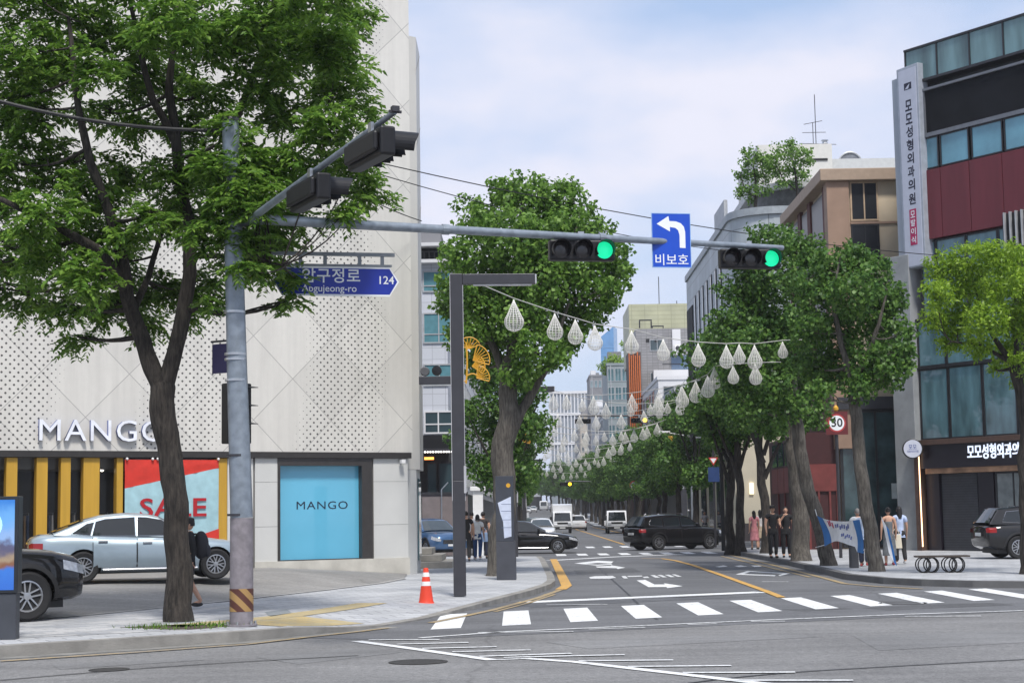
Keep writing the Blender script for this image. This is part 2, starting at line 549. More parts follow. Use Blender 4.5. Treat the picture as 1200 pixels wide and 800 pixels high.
# parking lot in front of the store: grey asphalt rising towards the facade
MC, MA = (-3.17, 46.2), R(30.6)
MU = (math.cos(MA), math.sin(MA))
F = [(-60, -6.5), (-30, 12.5), (-14, 22.6), (-9.5, 25.6), (-7.6, 28.6), (-6.0, 32.6), (-4.5, 37.2), (-3.6, 40.3), (-3.2, 43.0)]
G = [-64, -34, -16, -11, -8.5, -6.2, -4.2, -2.2, -.2]
lot = MB(); N = 6
for i in range(len(F) - 1):
    for j in range(N):
        def pt(a, t):
            g = (MC[0] + MU[0] * G[a], MC[1] + MU[1] * G[a])
            zt = .16 + .30 * min(1, max(0, (-G[a]) / 4.0))
            return (F[a][0] * (1 - t) + g[0] * t, F[a][1] * (1 - t) + g[1] * t, .156 + (zt - .156) * min(1, t * 1.75))
        lot.poly([pt(i, j / N), pt(i + 1, j / N), pt(i + 1, (j + 1) / N), pt(i, (j + 1) / N)])
struct('parking_lot', lot, LOT)
ep = MB()
for a, b in zip(F[:-1], F[1:]):
    d = (Vector(b) - Vector(a)).normalized(); nrm = Vector((-d.y, d.x)) * .09
    ep.poly([(a[0] - nrm.x, a[1] - nrm.y, .1635), (b[0] - nrm.x, b[1] - nrm.y, .1635), (b[0] + nrm.x, b[1] + nrm.y, .1635), (a[0] + nrm.x, a[1] + nrm.y, .1635)])
struct('parking_lot_edging', ep, KERB)
# darker block paving along the avenue, tactile strips on the ramp
pm = MB(); pm.poly([(*P2(x, y, .154), .154) for x, y in ((-60, 756), (20, 747), (130, 742), (215, 738), (330, 716), (290, 706), (215, 706), (90, 722), (-60, 735))])
struct('paving_blocks', pm, PAVEMIX)
def tact(pts):
    mb = MB(); mb.poly([(*P2(x, y, .155), .156) for x, y in pts]); return struct('tactile_paving', mb, TACTILE)
tact([(305, 729), (330, 740), (385, 733), (450, 727), (438, 718), (372, 724)]) if False else None
def tactile(d0, d1, i0, i1):
    tm = MB(); a_, b_ = offset_line(left_k, d0), offset_line(left_k, d1)
    hz_ = lambda i, d: left_h[i] + (.15 - left_h[i]) * min(1, max(0, (d - .2) / 1.3)) + .008
    for i in range(i0, i1):
        tm.poly([(*a_[i], hz_(i, d0)), (*a_[i + 1], hz_(i + 1, d0)), (*b_[i + 1], hz_(i + 1, d1)), (*b_[i], hz_(i, d1))])
    struct('tactile_paving', tm, TACTILE)
tactile(1.5, 2.1, 4, 9)
tactile(.35, 1.49, 5, 7)
# drain covers
def cover(px, py, r, label_m):
    c = gnd(px, py); mb = MB(); mb.lathe([(r, .003), (r, .009), (r * .86, .009), (r * .84, .006), (0, .006)], 24, (c.x, c.y, 0))
    o = mb.build('manhole_cover', label_m, None); return o
IRON = mat('cast_iron', (0.05, 0.048, 0.046), 0.7, 0.4, var=0.3, scale=20)
tag(cover(490, 775.5, .36, IRON), 'round dark iron cover in the avenue beside the white hatched lines', 'manhole cover')
tag(cover(128, 784.5, .24, IRON), 'round dark iron cover in the avenue in front of the near left kerb', 'manhole cover')
tag(cover(1058, 706.5, .45, IRON), 'round dark iron cover between two crossing bars by the right corner', 'manhole cover')
pl = MB(); pl.poly([(*P2(x, y, .155), .158) for x, y in ((310, 717), (336, 713), (342, 718), (317, 722))])
tag(pl.build('access_plate', mat('plate_grey', (.22, .24, .25), .7), None), 'flat grey square access plate set in the pavement behind the grey signal pole', 'access plate')

# ------- markings
wm = MB(); ym = MB(); tw = MB(); fy = MB()
ZL = lambda mb, z: {id(wm): .009, id(tw): .012, id(fy): .015, id(ym): .018}.get(id(mb), z)
def gp(mb, pts, z=.009):
    z = ZL(mb, z)
    mb.poly([(*P2(x, y, z), z) for x, y in pts])
def gline(mb, pts, w, z=.009):
    p = [Vector(P2(x, y)) if not isinstance(x, Vector) else x for x, y in pts]
    wline(mb, p, w, z)
def wline(mb, p, w, z=.009):
    z = ZL(mb, z)
    p = [Vector(q) for q in p]
    l = offset_line([tuple(q) for q in p], w / 2); r = offset_line([tuple(q) for q in p], -w / 2)
    for i in range(len(p) - 1):
        mb.poly([(*r[i], z), (*r[i + 1], z), (*l[i + 1], z), (*l[i], z)])
for k in range(-2, 9):
    x, y = .67 + 1.1 * k, 27.2 + .62 * k
    wm.poly([(x, y, .009), (x + .46, y + .25, .009), (x + .42, y + 4.1, .009), (x - .03, y + 3.85, .009)])
gline(wm, [(616, 705.6), (893, 693.6)], .62)
for k in range(8):                                      # zebra bars on both sides of the far crossing
    x = 1.2 + .9 * k
    wm.poly([(x, 69.6, .009), (x + .42, 69.6, .009), (x + .42, 72.8, .009), (x, 72.8, .009)])
    wm.poly([(x, 84.4, .009), (x + .42, 84.4, .009), (x + .42, 88, .009), (x, 88, .009)])
gline(wm, [(644, 656.5), (720, 652.3), (800, 649.2)], .5)
wline(wm, [(5.6, 91), (8.2, 91)], .4)
gp(wm, [(727, 655.6), (742, 655.2), (748, 656.6), (800, 654.6)]) if False else None
# turn arrows and lettering of the near lane (read from the other end of the street)
gp(wm, [(746, 679.5), (756, 678.8), (767, 684.3), (779, 684.2), (778, 682.8), (800, 686.2), (782, 688.6), (781, 687.2), (760, 687.4)])
for pts in ([(690, 675.8), (697, 674.6), (718, 674.2), (722, 676.6), (714, 677.6), (692, 677.6)], [(728, 674.4), (733, 674.2), (736, 677.2), (731, 677.3)], [(734, 674.3), (752, 673.8), (753, 675.0), (737, 675.6)], [(753, 675.5), (759, 674.9), (761, 676.6), (755, 676.8)], [(762, 673.4), (767, 673.2), (774, 676.2), (768, 676.4)], [(770, 673.2), (775, 673), (782, 675.9), (777, 676.1)], [(779, 673), (784, 672.8), (791, 675.5), (786, 675.8)], [(787, 672.6), (791, 672.4), (799, 675.1), (794, 675.3)]):
    gp(tw, pts)
gp(wm, [(673, 659.6), (700, 656.5), (719, 657.4), (716, 659.8), (700, 659.0), (686, 660.4), (700, 661.2), (716, 660.2), (718, 661), (700, 662.2)])
gp(wm, [(698, 663.2), (716, 662.6), (716, 661.8), (733, 664.6), (724, 666.2), (722, 665.2), (700, 664.6)])
# opposite lane: box and short strokes
for pts in ([(862, 672.6), (876, 668.4), (926, 671.2), (914, 674.4), (912, 673.4), (918, 671.6), (879, 669.6), (872, 672.2), (909, 673.4), (908, 674.6)], ):
    gp(wm, pts)
for pts in ([(838, 663.5), (848, 662.0), (853, 663.2), (843, 664.3)], [(860, 662.6), (868, 661.8), (876, 663.4), (866, 664)], [(880, 662.2), (890, 662), (893, 663.3), (884, 663.9)]):
    gp(tw, pts)
gline(wm, [(893, 681.4), (924, 681.4)], .12)
# avenue edge lines
gline(tw, [(492, 747.6), (588, 740.6), (700, 735.6), (900, 726.6), (1060, 720), (1200, 715.6)], .13)
gline(tw, [(560, 741.4), (672, 740.2)], .10); gline(tw, [(690, 737.4), (756, 735.2)], .10)
gline(tw, [(806, 732), (840, 731)], .10); gline(tw, [(1060, 722.4), (1150, 722)], .10); gline(tw, [(880, 728.4), (920, 728)], .1)
gline(tw, [(640, 708.8), (712, 708.2)], .1)
# hatched island: border and strokes
gline(wm, [(418, 751.3), (470, 758.2), (576, 773.2), (618, 771.6), (676, 775.8), (800, 790.2), (880, 799.5), (1000, 812)], .17)
for a, b in (((432, 750), (515, 749.6)), ((465, 755), (549, 753)), ((495, 760), (582, 758)), ((530, 764), (622, 761.8)), ((562, 769.4), (670, 765.8)), ((590, 770.6), (732, 767.4)), ((678, 774.8), (789, 773.6)), ((736, 781.4), (857, 780.2)), ((800, 788.6), (932, 788)), ((850, 797.6), (1000, 797.6))):
    gline(tw, [a, b], .13)
# yellow lines
gline(ym, [(916, 700.3), (900, 693.8), (846, 674.2), (812, 662.4), (792, 657.0), (776, 654.6), (752, 654.4)], .17)
gline(ym, [(648.5, 655.2), (652, 662), (658, 674), (664, 686.5), (657, 691)], .26)
gline(fy, [(657, 691.2), (630, 700.8), (600, 709), (575, 715.6), (545, 722), (505, 730)], .14)
gline(fy, [(650, 696.6), (620, 706.5), (580, 717)], .09)
gline(fy, [(852, 649.5), (880, 656), (906, 662.2), (935, 669.5), (965, 677.2), (990, 684), (1030, 687.5), (1080, 690.2)], .15)
gline(fy, [(845, 651.5), (900, 664.6), (950, 676.6)], .1)
gline(fy, [(0, 775.2), (150, 765.4), (290, 755.2), (360, 747), (415, 741), (455, 736)], .12)
wline(ym, [(5.3, 92), (5.3, 200)], .16); wline(ym, [(XL + .5, 92), (XL + .5, 208)], .2); wline(ym, [(XR - .4, 92), (XR - .4, 208)], .2)
# darker and paler patches and tar seams in the asphalt
PATCH = asphalt('dark_patch_asphalt', (0.055, 0.056, 0.06), (0.12, 0.122, 0.126), .2); PATCHL = asphalt('worn_asphalt', (0.12, 0.12, 0.12), (0.24, 0.24, 0.24), .2)
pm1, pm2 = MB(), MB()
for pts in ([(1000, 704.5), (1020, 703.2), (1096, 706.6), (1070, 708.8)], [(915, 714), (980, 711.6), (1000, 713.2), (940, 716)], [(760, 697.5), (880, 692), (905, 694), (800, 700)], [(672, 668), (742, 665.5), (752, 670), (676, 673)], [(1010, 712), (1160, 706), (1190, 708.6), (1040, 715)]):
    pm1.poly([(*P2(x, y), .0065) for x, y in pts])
for pts in ([(300, 770), (420, 758), (470, 764), (350, 778)], [(640, 752), (900, 741), (960, 746), (690, 760)], [(1000, 745), (1200, 738), (1210, 752), (1030, 762)], [(60, 778), (230, 768), (240, 773), (70, 784)]):
    pm2.poly([(*P2(x, y), .003) for x, y in pts])
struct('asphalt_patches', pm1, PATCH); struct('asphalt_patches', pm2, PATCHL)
sm_ = MB()
for pts in ([(1210, 772), (1060, 780), (900, 789), (760, 806)], [(0, 797), (200, 780), (420, 768)], [(620, 712), (760, 704.5), (900, 698)], [(700, 664), (730, 690), (752, 712), (770, 726)]):
    p = smooth_line([P2(x, y) for x, y in pts], 3); l, r = offset_line(p, .025), offset_line(p, -.025)
    for i in range(len(p) - 1): sm_.poly([(*r[i], .0075), (*r[i + 1], .0075), (*l[i + 1], .0075), (*l[i], .0075)])
struct('tar_seams', sm_, mat('tar', (.035, .035, .037), .6))
struct('white_road_markings', wm, ROADWHITE); struct('worn_white_road_markings', tw, ROADTHIN)
struct('yellow_road_markings', ym, ROADYEL); struct('faded_yellow_road_markings', fy, ROADYELF)
# pale concrete gutter beside the kerbs
gt = MB(); g1 = offset_line(left_k[:8], -.03); g2 = offset_line(left_k[:8], -.32)
for i in range(7):
    gt.poly([(*g2[i], .005), (*g2[i + 1], .005), (*g1[i + 1], .005), (*g1[i], .005)])
struct('gutter', gt, mat('gutter_concrete', (.21, .205, .19), .9, var=.3, scale=2))
# grass in the tree pit
# ------------------------------------------------------------------ trees
def leaf_mat(name, cols, trans=0.3, rough=0.45):
    m = bpy.data.materials.new(name); m.use_nodes = True
    nt = m.node_tree
    b = nt.nodes['Principled BSDF']; b.inputs['Roughness'].default_value = rough
    b.inputs['Specular IOR Level'].default_value = 0.35
    g = nt.nodes.new('ShaderNodeNewGeometry')
    rp = nt.nodes.new('ShaderNodeValToRGB')
    e = rp.color_ramp.elements
    e[0].color = (*cols[0], 1); e[1].color = (*cols[-1], 1)
    for i, c in enumerate(cols[1:-1]):
        q = e.new((i + 1) / (len(cols) - 1)); q.color = (*c, 1)
    nt.links.new(g.outputs['Random Per Island'], rp.inputs['Fac'])
    tr = nt.nodes.new('ShaderNodeBsdfTranslucent'); mx = nt.nodes.new('ShaderNodeMixShader')
    mx.inputs[0].default_value = trans
    nt.links.new(rp.outputs['Color'], b.inputs['Base Color']); nt.links.new(rp.outputs['Color'], tr.inputs['Color'])
    nt.links.new(b.outputs['BSDF'], mx.inputs[1]); nt.links.new(tr.outputs['BSDF'], mx.inputs[2])
    nt.links.new(mx.outputs['Shader'], nt.nodes['Material Output'].inputs['Surface'])
    return m
LEAF_NEAR = leaf_mat('pinnate_leaves', [(0.06, 0.14, 0.02), (0.11, 0.23, 0.03), (0.17, 0.31, 0.045), (0.25, 0.40, 0.07)], .45)
LEAF_GINKGO = leaf_mat('ginkgo_leaves', [(0.055, 0.13, 0.022), (0.115, 0.235, 0.035), (0.175, 0.32, 0.055), (0.25, 0.41, 0.085)], .45)
LEAF_DARK = leaf_mat('street_tree_leaves', [(0.04, 0.105, 0.022), (0.075, 0.17, 0.032), (0.12, 0.235, 0.045), (0.17, 0.30, 0.06)], .4)
LEAF_LIME = leaf_mat('lime_green_leaves', [(0.14, 0.26, 0.02), (0.24, 0.39, 0.03), (0.34, 0.5, 0.05)], 0.45)
def bark_mat(name, a, b_):
    m, nt, b, vec = node_mat(name, 0.95)
    mp = nd(nt, 'ShaderNodeMapping'); mp.inputs['Scale'].default_value = (1, 1, .16); nt.links.new(vec, mp.inputs['Vector'])
    f = noise_n(nt, mp.outputs['Vector'], 22, 6, .65); g = noise_n(nt, vec, 2.5, 4)
    c = mixc(nt, rng(nt, f, .35, .65, 0, 1), a, b_)
    c = mixc(nt, 1.0, c, rng(nt, g, .3, .7, .75, 1.25), 'MULTIPLY')
    nt.links.new(c, b.inputs['Base Color']); bump_n(nt, b, f, 1.0, .05)
    return m
BARK = bark_mat('dark_bark', (0.014, 0.012, 0.010), (0.06, 0.05, 0.042))
BARK_G = bark_mat('grey_bark', (0.05, 0.044, 0.038), (0.15, 0.135, 0.115))

rs = np.random.RandomState(11)
def rand_unit(n):
    v = rs.normal(size=(n, 3)); return v / np.linalg.norm(v, axis=1, keepdims=True)
def leaves_mesh(name, C, D, N, length, width, m):
    """C centres, D leaf directions, N rough normals (n,3); folded rhombus leaves, each its own island"""
    n = len(C)
    S = np.cross(D, N); S /= np.linalg.norm(S, axis=1, keepdims=True) + 1e-9
    U = np.cross(S, D)
    ln = (length * (0.7 + 0.6 * rs.rand(n)))[:, None]; wd = (width * (0.7 + 0.6 * rs.rand(n)))[:, None]
    V = np.empty((n, 4, 3))
    V[:, 0] = C
    V[:, 1] = C + D * ln * .55 + S * wd * .5 + U * wd * .16
    V[:, 2] = C + D * ln - U * ln * .12
    V[:, 3] = C + D * ln * .55 - S * wd * .5 + U * wd * .16
    me = bpy.data.meshes.new(name)
    me.vertices.add(n * 4); me.vertices.foreach_set('co', V.reshape(-1))
    me.loops.add(n * 4); me.loops.foreach_set('vertex_index', np.arange(n * 4, dtype=np.int32))
    me.polygons.add(n); me.polygons.foreach_set('loop_start', np.arange(0, n * 4, 4, dtype=np.int32))
    me.polygons.foreach_set('loop_total', np.full(n, 4, dtype=np.int32))
    me.materials.append(m); me.update(calc_edges=True); me.validate()
    return me
def fill_lump(c, r, n, kind, gap=0.42, sc=1.1, flat=0.85):
    """leaf positions and directions inside one ball of foliage, clustered and with gaps"""
    p = rand_unit(n * 3) * (r * (rs.rand(n * 3) ** 0.45))[:, None]
    p[:, 2] *= flat
    p += np.array(c)
    keep = []
    off = float(rs.rand() * 50)
    for q in p:
        v = noise.noise(Vector((q[0] * sc + off, q[1] * sc, q[2] * sc)) * 1.6)
        if v > -0.5 + gap - 0.15 * rs.rand():
            keep.append(q)
        if len(keep) >= n: break
    p = np.array(keep) if keep else p[:n]
    if kind == 'pinnate':
        m = len(p)
        D = rand_unit(m); D[:, 2] = D[:, 2] * .5 - .25; D /= np.linalg.norm(D, axis=1, keepdims=True)
        CC, DD, NN = [], [], []
        k = 6
        for i in range(k):                                      # leaflets in pairs along each drooping stalk
            t = (i + .5) / k
            side = np.cross(D, np.array([0, 0, 1.0])); side /= np.linalg.norm(side, axis=1, keepdims=True) + 1e-9
            base = p + D * (t * .30) + np.array([0, 0, -1]) * (t * t * .06)
            for sg in (-1, 1):
                d = D * .55 + side * sg * .8 + rs.normal(size=(m, 3)) * .15; d[:, 2] -= .15
                d /= np.linalg.norm(d, axis=1, keepdims=True)
                CC.append(base); DD.append(d); NN.append(np.array([0, 0, 1.0]) + rs.normal(size=(m, 3)) * .35)
        return np.concatenate(CC), np.concatenate(DD), np.concatenate(NN)
    m = len(p)
    D = rand_unit(m); D[:, 2] -= .35; D /= np.linalg.norm(D, axis=1, keepdims=True)
    out = p - np.array(c)
    N = out / (np.linalg.norm(out, axis=1, keepdims=True) + 1e-6) * .8 + np.array([0, 0, .6]) + rs.normal(size=(m, 3)) * .5
    return p, D, N
def bez(a, b, c, n=6):
    a, b, c = Vector(a), Vector(b), Vector(c)
    return [a * (1 - t) ** 2 + b * 2 * t * (1 - t) + c * t * t for t in [i / n for i in range(n + 1)]]
def near_path(paths, p):
    best = None
    for pts, rad in paths:
        for q, rr in zip(pts, rad):
            d = (Vector(p) - q).length + max(0, q.z - p[2]) * 1.5
            if best is None or d < best[0]: best = (d, q, rr)
    return best[1], best[2]
def tree(name, label, base, limbs, lumps, leafm, bark, kind, dens, length, width, group=None, twigs=4, gap=.42, flare=1.5, sc=1.1, cat='tree', flat=.85, limb_r=.5, minr=.012, sprigs=4):
    """limbs: [(points, radii)] in metres from the base, first one the trunk; lumps: [(centre, radius)]"""
    t = thing(name, label, cat, base, 0, group)
    mb = MB(); paths = []
    for i, (pts, rad) in enumerate(limbs):
        pts = [Vector(p) for p in pts]
        P, Rr = [], []
        for a in range(len(pts) - 1):
            for k in range(5):
                u = k / 5
                p = pts[a].lerp(pts[a + 1], u)
                P.append(p + Vector((noise.noise(p * 1.3 + Vector((3, 0, i))), noise.noise(p * 1.3 + Vector((0, 7, i))), 0)) * rad[a] * .45)
                Rr.append((rad[a] * (1 - u) + rad[a + 1] * u) * (1 + .08 * noise.noise(p * 4)))
        P.append(pts[-1]); Rr.append(rad[-1])
        if i == 0:
            h = pts[1].z - pts[0].z
            P[0] = P[0] - Vector((0, 0, .12))
            P = [P[0] - Vector((0, 0, .25)), P[0].lerp(P[1], .3), P[0].lerp(P[1], .65)] + P[1:]
            Rr = [rad[0] * flare * 1.15, rad[0] * (1 + (flare - 1) * .55), rad[0] * (1 + (flare - 1) * .2)] + Rr[1:]
        mb.tube(P, Rr, 12, True); paths.append((P, Rr))
    tb = MB()
    CC, DD, NN = [], [], []
    for c, r in lumps:
        q, rr = near_path(paths, c)
        c = Vector(c)
        mid = (q + c) / 2 + Vector((random.uniform(-.2, .2), random.uniform(-.2, .2), -.15 * (c - q).length + random.uniform(-.1, .1)))
        bp = bez(q, mid, c)
        r0 = max(minr * 1.5, min(rr * limb_r, .03 + .02 * (c - q).length))
        tb.tube(bp, [r0 * (1 - .75 * i / 6) for i in range(7)], 6, False)
        for _ in range(twigs):
            d = Vector(rand_unit(1)[0]); d.z = abs(d.z) * .6 - .1
            st = bp[random.randint(3, 6)]
            e = c + d * r * random.uniform(.6, .95)
            tb.tube(bez(st, (st + e) / 2 + Vector((0, 0, .12 * r)), e, 4), [r0 * .35, r0 * .3, r0 * .22, r0 * .15, r0 * .08], 5, False)
        n = max(6, int(dens * r * r * (1 if kind != 'pinnate' else 1)))
        a, b, d = fill_lump(tuple(c), r, n, kind, gap, sc, flat)
        CC.append(a); DD.append(b); NN.append(d)
        for _ in range(sprigs):                                   # loose shoots beyond the outline
            u = Vector(rand_unit(1)[0]); u.z = abs(u.z) * .8 + (.1 if kind != 'pinnate' else -.4)
            sc_ = c + u.normalized() * r * random.uniform(.85, 1.2)
            a, b, d = fill_lump(tuple(sc_), r * random.uniform(.16, .3), max(4, int(n * .035)), kind, 0, sc, 1.3)
            CC.append(a); DD.append(b); NN.append(d)
    o = len(mb.v)
    mb.v += tb.v; mb.f += [[i + o for i in f] for f in tb.f]; mb.mi += tb.mi
    mb.build('trunk', bark, t, smooth=True)
    me = leaves_mesh('crown', np.concatenate(CC), np.concatenate(DD), np.concatenate(NN), length, width, leafm)
    link(bpy.data.objects.new('crown', me), t)
    return t
def px_limbs(base, Y, specs):
    """limbs traced from the photograph; every point gets its own depth"""
    out = []
    for pts, rad in specs:
        out.append(([at(p[0], p[1], Y + (p[2] if len(p) > 2 else 0)) - base for p in pts], rad))
    return out
def px_lumps(base, Y, specs, dep=1.0, seed=3):
    rr = random.Random(seed); out = []
    for px, py, r in specs:
        dy = rr.uniform(-dep, dep)
        out.append((tuple(at(px, py, Y + dy) - base), r * (Y + dy) / FPX))
    return out

# --- the big tree beside the signal pole
YN = 26.6
bN = gnd(213, 735, .15); bN.z = .12
limbs = px_limbs(bN, YN, [
    ([(214, 737), (212, 700), (207, 640), (203, 590), (197, 520), (191, 470), (190, 452)], [.25, .22, .205, .2, .2, .21, .2]),
    ([(190, 458), (178, 425), (160, 385), (148, 345, -.2), (143, 300, -.3), (128, 250, -.5), (105, 190, -.8), (90, 110, -1), (80, 20, -1.1)], [.155, .14, .13, .115, .1, .085, .07, .05, .03]),
    ([(192, 458), (204, 415), (214, 370), (223, 320), (222, 270), (213, 215), (205, 165), (199, 110), (204, 40), (210, -40)], [.15, .135, .125, .115, .105, .095, .085, .07, .05, .03]),
    ([(146, 330, -.2), (110, 290, -.7), (60, 262, -1.3), (5, 235, -1.8), (-50, 215, -2)], [.1, .08, .06, .04, .02]),
    ([(222, 290), (255, 225, .5), (272, 150, .9), (300, 80, 1.2), (330, 10, 1.4)], [.1, .08, .065, .05, .03]),
    ([(206, 165), (180, 120, -.4), (165, 60, -.6), (150, -10, -.8)], [.08, .06, .05, .03]),
    ([(260, 215, .5), (310, 180, .9), (360, 165, 1.3), (410, 170, 1.6)], [.07, .05, .04, .02]),
    ([(156, 365), (175, 320, .5), (190, 270, .9), (196, 240, 1.1)], [.07, .05, .04, .02]),
    ([(222, 300, 0), (262, 300, -.4), (310, 305, -.8), (335, 312, -1)], [.05, .04, .025, .012])])
lumps = px_lumps(bN, YN, [
    (25, 60, 60), (-35, 110, 65), (40, 125, 45), (95, 20, 48), (150, 50, 42), (110, 80, 30), (195, 25, 50), (185, 95, 48), (250, 40, 52), (300, 20, 50), (345, 60, 48), (385, 40, 40), (395, 90, 42),
    (300, 90, 42), (340, 130, 42), (385, 150, 40), (240, 110, 32), (215, 150, 28), (20, 190, 50), (75, 190, 42), (-30, 230, 50), (45, 250, 45), (90, 265, 40), (10, 290, 40), (55, 310, 38),
    (100, 318, 36), (30, 350, 30), (75, 362, 20), (92, 395, 15), (130, 300, 40), (125, 350, 34), (160, 345, 30), (112, 225, 38), (150, 200, 30), (205, 205, 40), (245, 200, 42), (215, 255, 34), (250, 270, 34),
    (295, 205, 42), (330, 190, 40), (375, 200, 34), (415, 190, 30), (430, 225, 26), (410, 245, 20), (300, 255, 36), (280, 300, 28), (312, 314, 22), (345, 326, 13), (338, 352, 10), (318, 280, 30), (340, 255, 30),
    (235, 335, 26), (190, 335, 22), (225, 365, 16), (172, 380, 16), (250, 345, 20), (-20, 330, 34), (-60, 290, 40), (120, 130, 24), (165, 145, 24), (60, 80, 36), (150, -30, 50), (230, -40, 55), (310, -50, 55), (30, -20, 55), (370, -10, 44), (330, 15, 40), (410, 15, 26), (275, 150, 26), (425, 130, 20), (395, 60, 34), (175, 250, 20), (150, 270, 24)], 1.5)
lumps += px_lumps(bN, 25.3, [(272, 205, 22), (285, 240, 26), (268, 270, 18), (290, 285, 22), (305, 230, 24), (262, 235, 16), (250, 190, 20), (300, 190, 20), (282, 312, 14)], .35, 31)
tree('zelkova_tree', 'large leafy tree with a dark forked trunk beside the grey signal pole', bN, limbs, lumps, LEAF_NEAR, BARK, 'pinnate', 330, .125, .055, gap=.46, sc=1.5, twigs=5)
g_ = MB()
for _ in range(260):
    q = random.uniform(0, 6.28); r = random.triangular(.22, .75, .3)
    x, y = bN.x + r * math.cos(q) * 1.5, bN.y + .1 + r * math.sin(q)
    h = random.uniform(.03, .09); a = random.uniform(0, 6.28)
    g_._add([(x - .012 * math.cos(a), y - .012 * math.sin(a), .15), (x + .012 * math.cos(a), y + .012 * math.sin(a), .15), (x + random.uniform(-.04, .04), y + random.uniform(-.04, .04), .15 + h)], [(0, 1, 2)])
go = g_.build('grass', LEAF_NEAR, None); tag(go, 'tuft of short grass round the foot of the large tree by the kerb', 'grass', kind='stuff')
pit = MB(); pit.prism([(bN.x + (.62 + .16 * math.sin(3 * q) + .08 * math.sin(7 * q)) * math.cos(q) * 1.25, bN.y + .1 + (.5 + .1 * math.sin(4 * q + 1)) * math.sin(q)) for q in [i / 24 * 6.283 for i in range(24)]], .10, .158)
struct('tree_pit_soil', pit, mat('soil', (.07, .055, .04), .95, var=.3, scale=12))

# --- ginkgo on the left pavement
YG = 44.2
bG = gnd(583, 679, .15)
limbs = px_limbs(bG, YG, [
    ([(584, 679), (586, 640), (590, 600), (592, 550), (594, 500), (596, 460), (598, 420)], [.36, .31, .3, .3, .29, .25, .2]),
    ([(598, 430), (603, 380), (606, 330), (608, 280), (612, 235)], [.17, .14, .1, .07, .03]),
    ([(597, 515), (612, 480), (626, 455), (640, 430), (652, 395), (668, 350)], [.15, .13, .12, .09, .07, .03]),
    ([(596, 450), (580, 410), (562, 370), (550, 330)], [.13, .1, .07, .03]),
    ([(600, 400), (630, 350), (660, 300), (680, 260)], [.1, .08, .05, .03])])
lumps = px_lumps(bG, YG, [(600, 232, 30), (585, 222, 14), (638, 236, 34), (664, 222, 13), (662, 250, 30), (560, 262, 32), (598, 275, 42), (645, 280, 42), (690, 278, 32), (714, 300, 24), (722, 322, 18), (540, 300, 30), (575, 320, 42), (625, 330, 45), (675, 325, 42), (706, 345, 28), (532, 340, 24), (560, 365, 36), (605, 375, 42), (650, 372, 38), (690, 372, 26), (545, 395, 26), (580, 405, 32), (628, 412, 32), (664, 402, 22), (715, 340, 15), (735, 318, 8), (540, 345, 30), (655, 425, 15), (608, 440, 22), (560, 425, 22), (705, 300, 24), (525, 360, 16), (590, 350, 40), (640, 300, 40)], 1.1, 5)
tree('ginkgo_tree', 'dense ginkgo tree on the left pavement behind the square grey lamp post', bG, limbs, lumps, LEAF_GINKGO, BARK_G, 'ginkgo', 1400, .125, .11, gap=.40, sc=1.5, sprigs=9, group='street trees along the road')

# --- three trees on the right pavement
RT = [('street tree just right of the blue and white banner beside the hoop bench', 1024, 668, 43.2,
       [([(1027, 668), (1020, 630), (1012, 580), (1006, 530), (1002, 480), (1000, 440)], [.21, .19, .18, .165, .155, .13]), ([(1001, 470), (1015, 420), (1030, 380), (1040, 340)], [.1, .08, .05, .02]), ([(1001, 450), (985, 400), (975, 350), (985, 300)], [.1, .08, .05, .02])],
       [(1000, 305, 24), (975, 318, 28), (1022, 318, 24), (1040, 350, 24), (1000, 345, 34), (960, 350, 28), (1035, 385, 30), (990, 390, 36), (950, 390, 26), (1052, 415, 22), (1020, 425, 30), (980, 435, 30), (1045, 440, 22), (1008, 455, 22), (955, 430, 26), (1062, 390, 12), (960, 462, 18), (1062, 430, 10), (1030, 360, 26)]),
      ('leaning street tree with the left end of the blue banner tied to its trunk', 972, 661, 48.2,
       [([(972, 661), (962, 630), (952, 590), (942, 550), (936, 510), (930, 465), (924, 420)], [.24, .22, .205, .19, .185, .16, .13]), ([(930, 470), (905, 420), (890, 370), (880, 320)], [.12, .09, .06, .03]), ([(928, 450), (945, 400), (950, 350), (940, 300)], [.11, .08, .05, .02])],
       [(905, 285, 26), (935, 290, 26), (880, 310, 26), (955, 305, 18), (910, 325, 34), (870, 345, 28), (945, 335, 28), (895, 370, 34), (858, 380, 26), (935, 380, 30), (880, 410, 34), (920, 420, 34), (850, 415, 22), (900, 450, 32), (945, 450, 22), (865, 445, 26), (925, 478, 22), (885, 480, 20)]),
      ('thick straight trunked street tree right of the two people dressed in black', 939, 655, 53.0,
       [([(939, 655), (937, 610), (934, 560), (930, 500), (926, 450), (922, 400)], [.31, .29, .28, .27, .24, .2]), ([(928, 480), (900, 440), (875, 420), (850, 400)], [.13, .1, .06, .03])],
       [(860, 440, 24), (890, 470, 26), (845, 470, 20), (870, 490, 22), (905, 500, 20), (835, 440, 18), (905, 400, 24), (840, 400, 20), (930, 500, 18), (955, 490, 18), (880, 350, 20)])]
for i, (lab, px, py, Y, lim, lum) in enumerate(RT):
    b = gnd(px, py, .15)
    tree('street_tree', lab, b, px_limbs(b, Y, lim), px_lumps(b, Y, lum, 1.1, 20 + i), LEAF_DARK, BARK_G, 'plain', 1700, .12, .10, gap=.36, sc=1.5, sprigs=8, flare=1.22, group='street trees along the road')
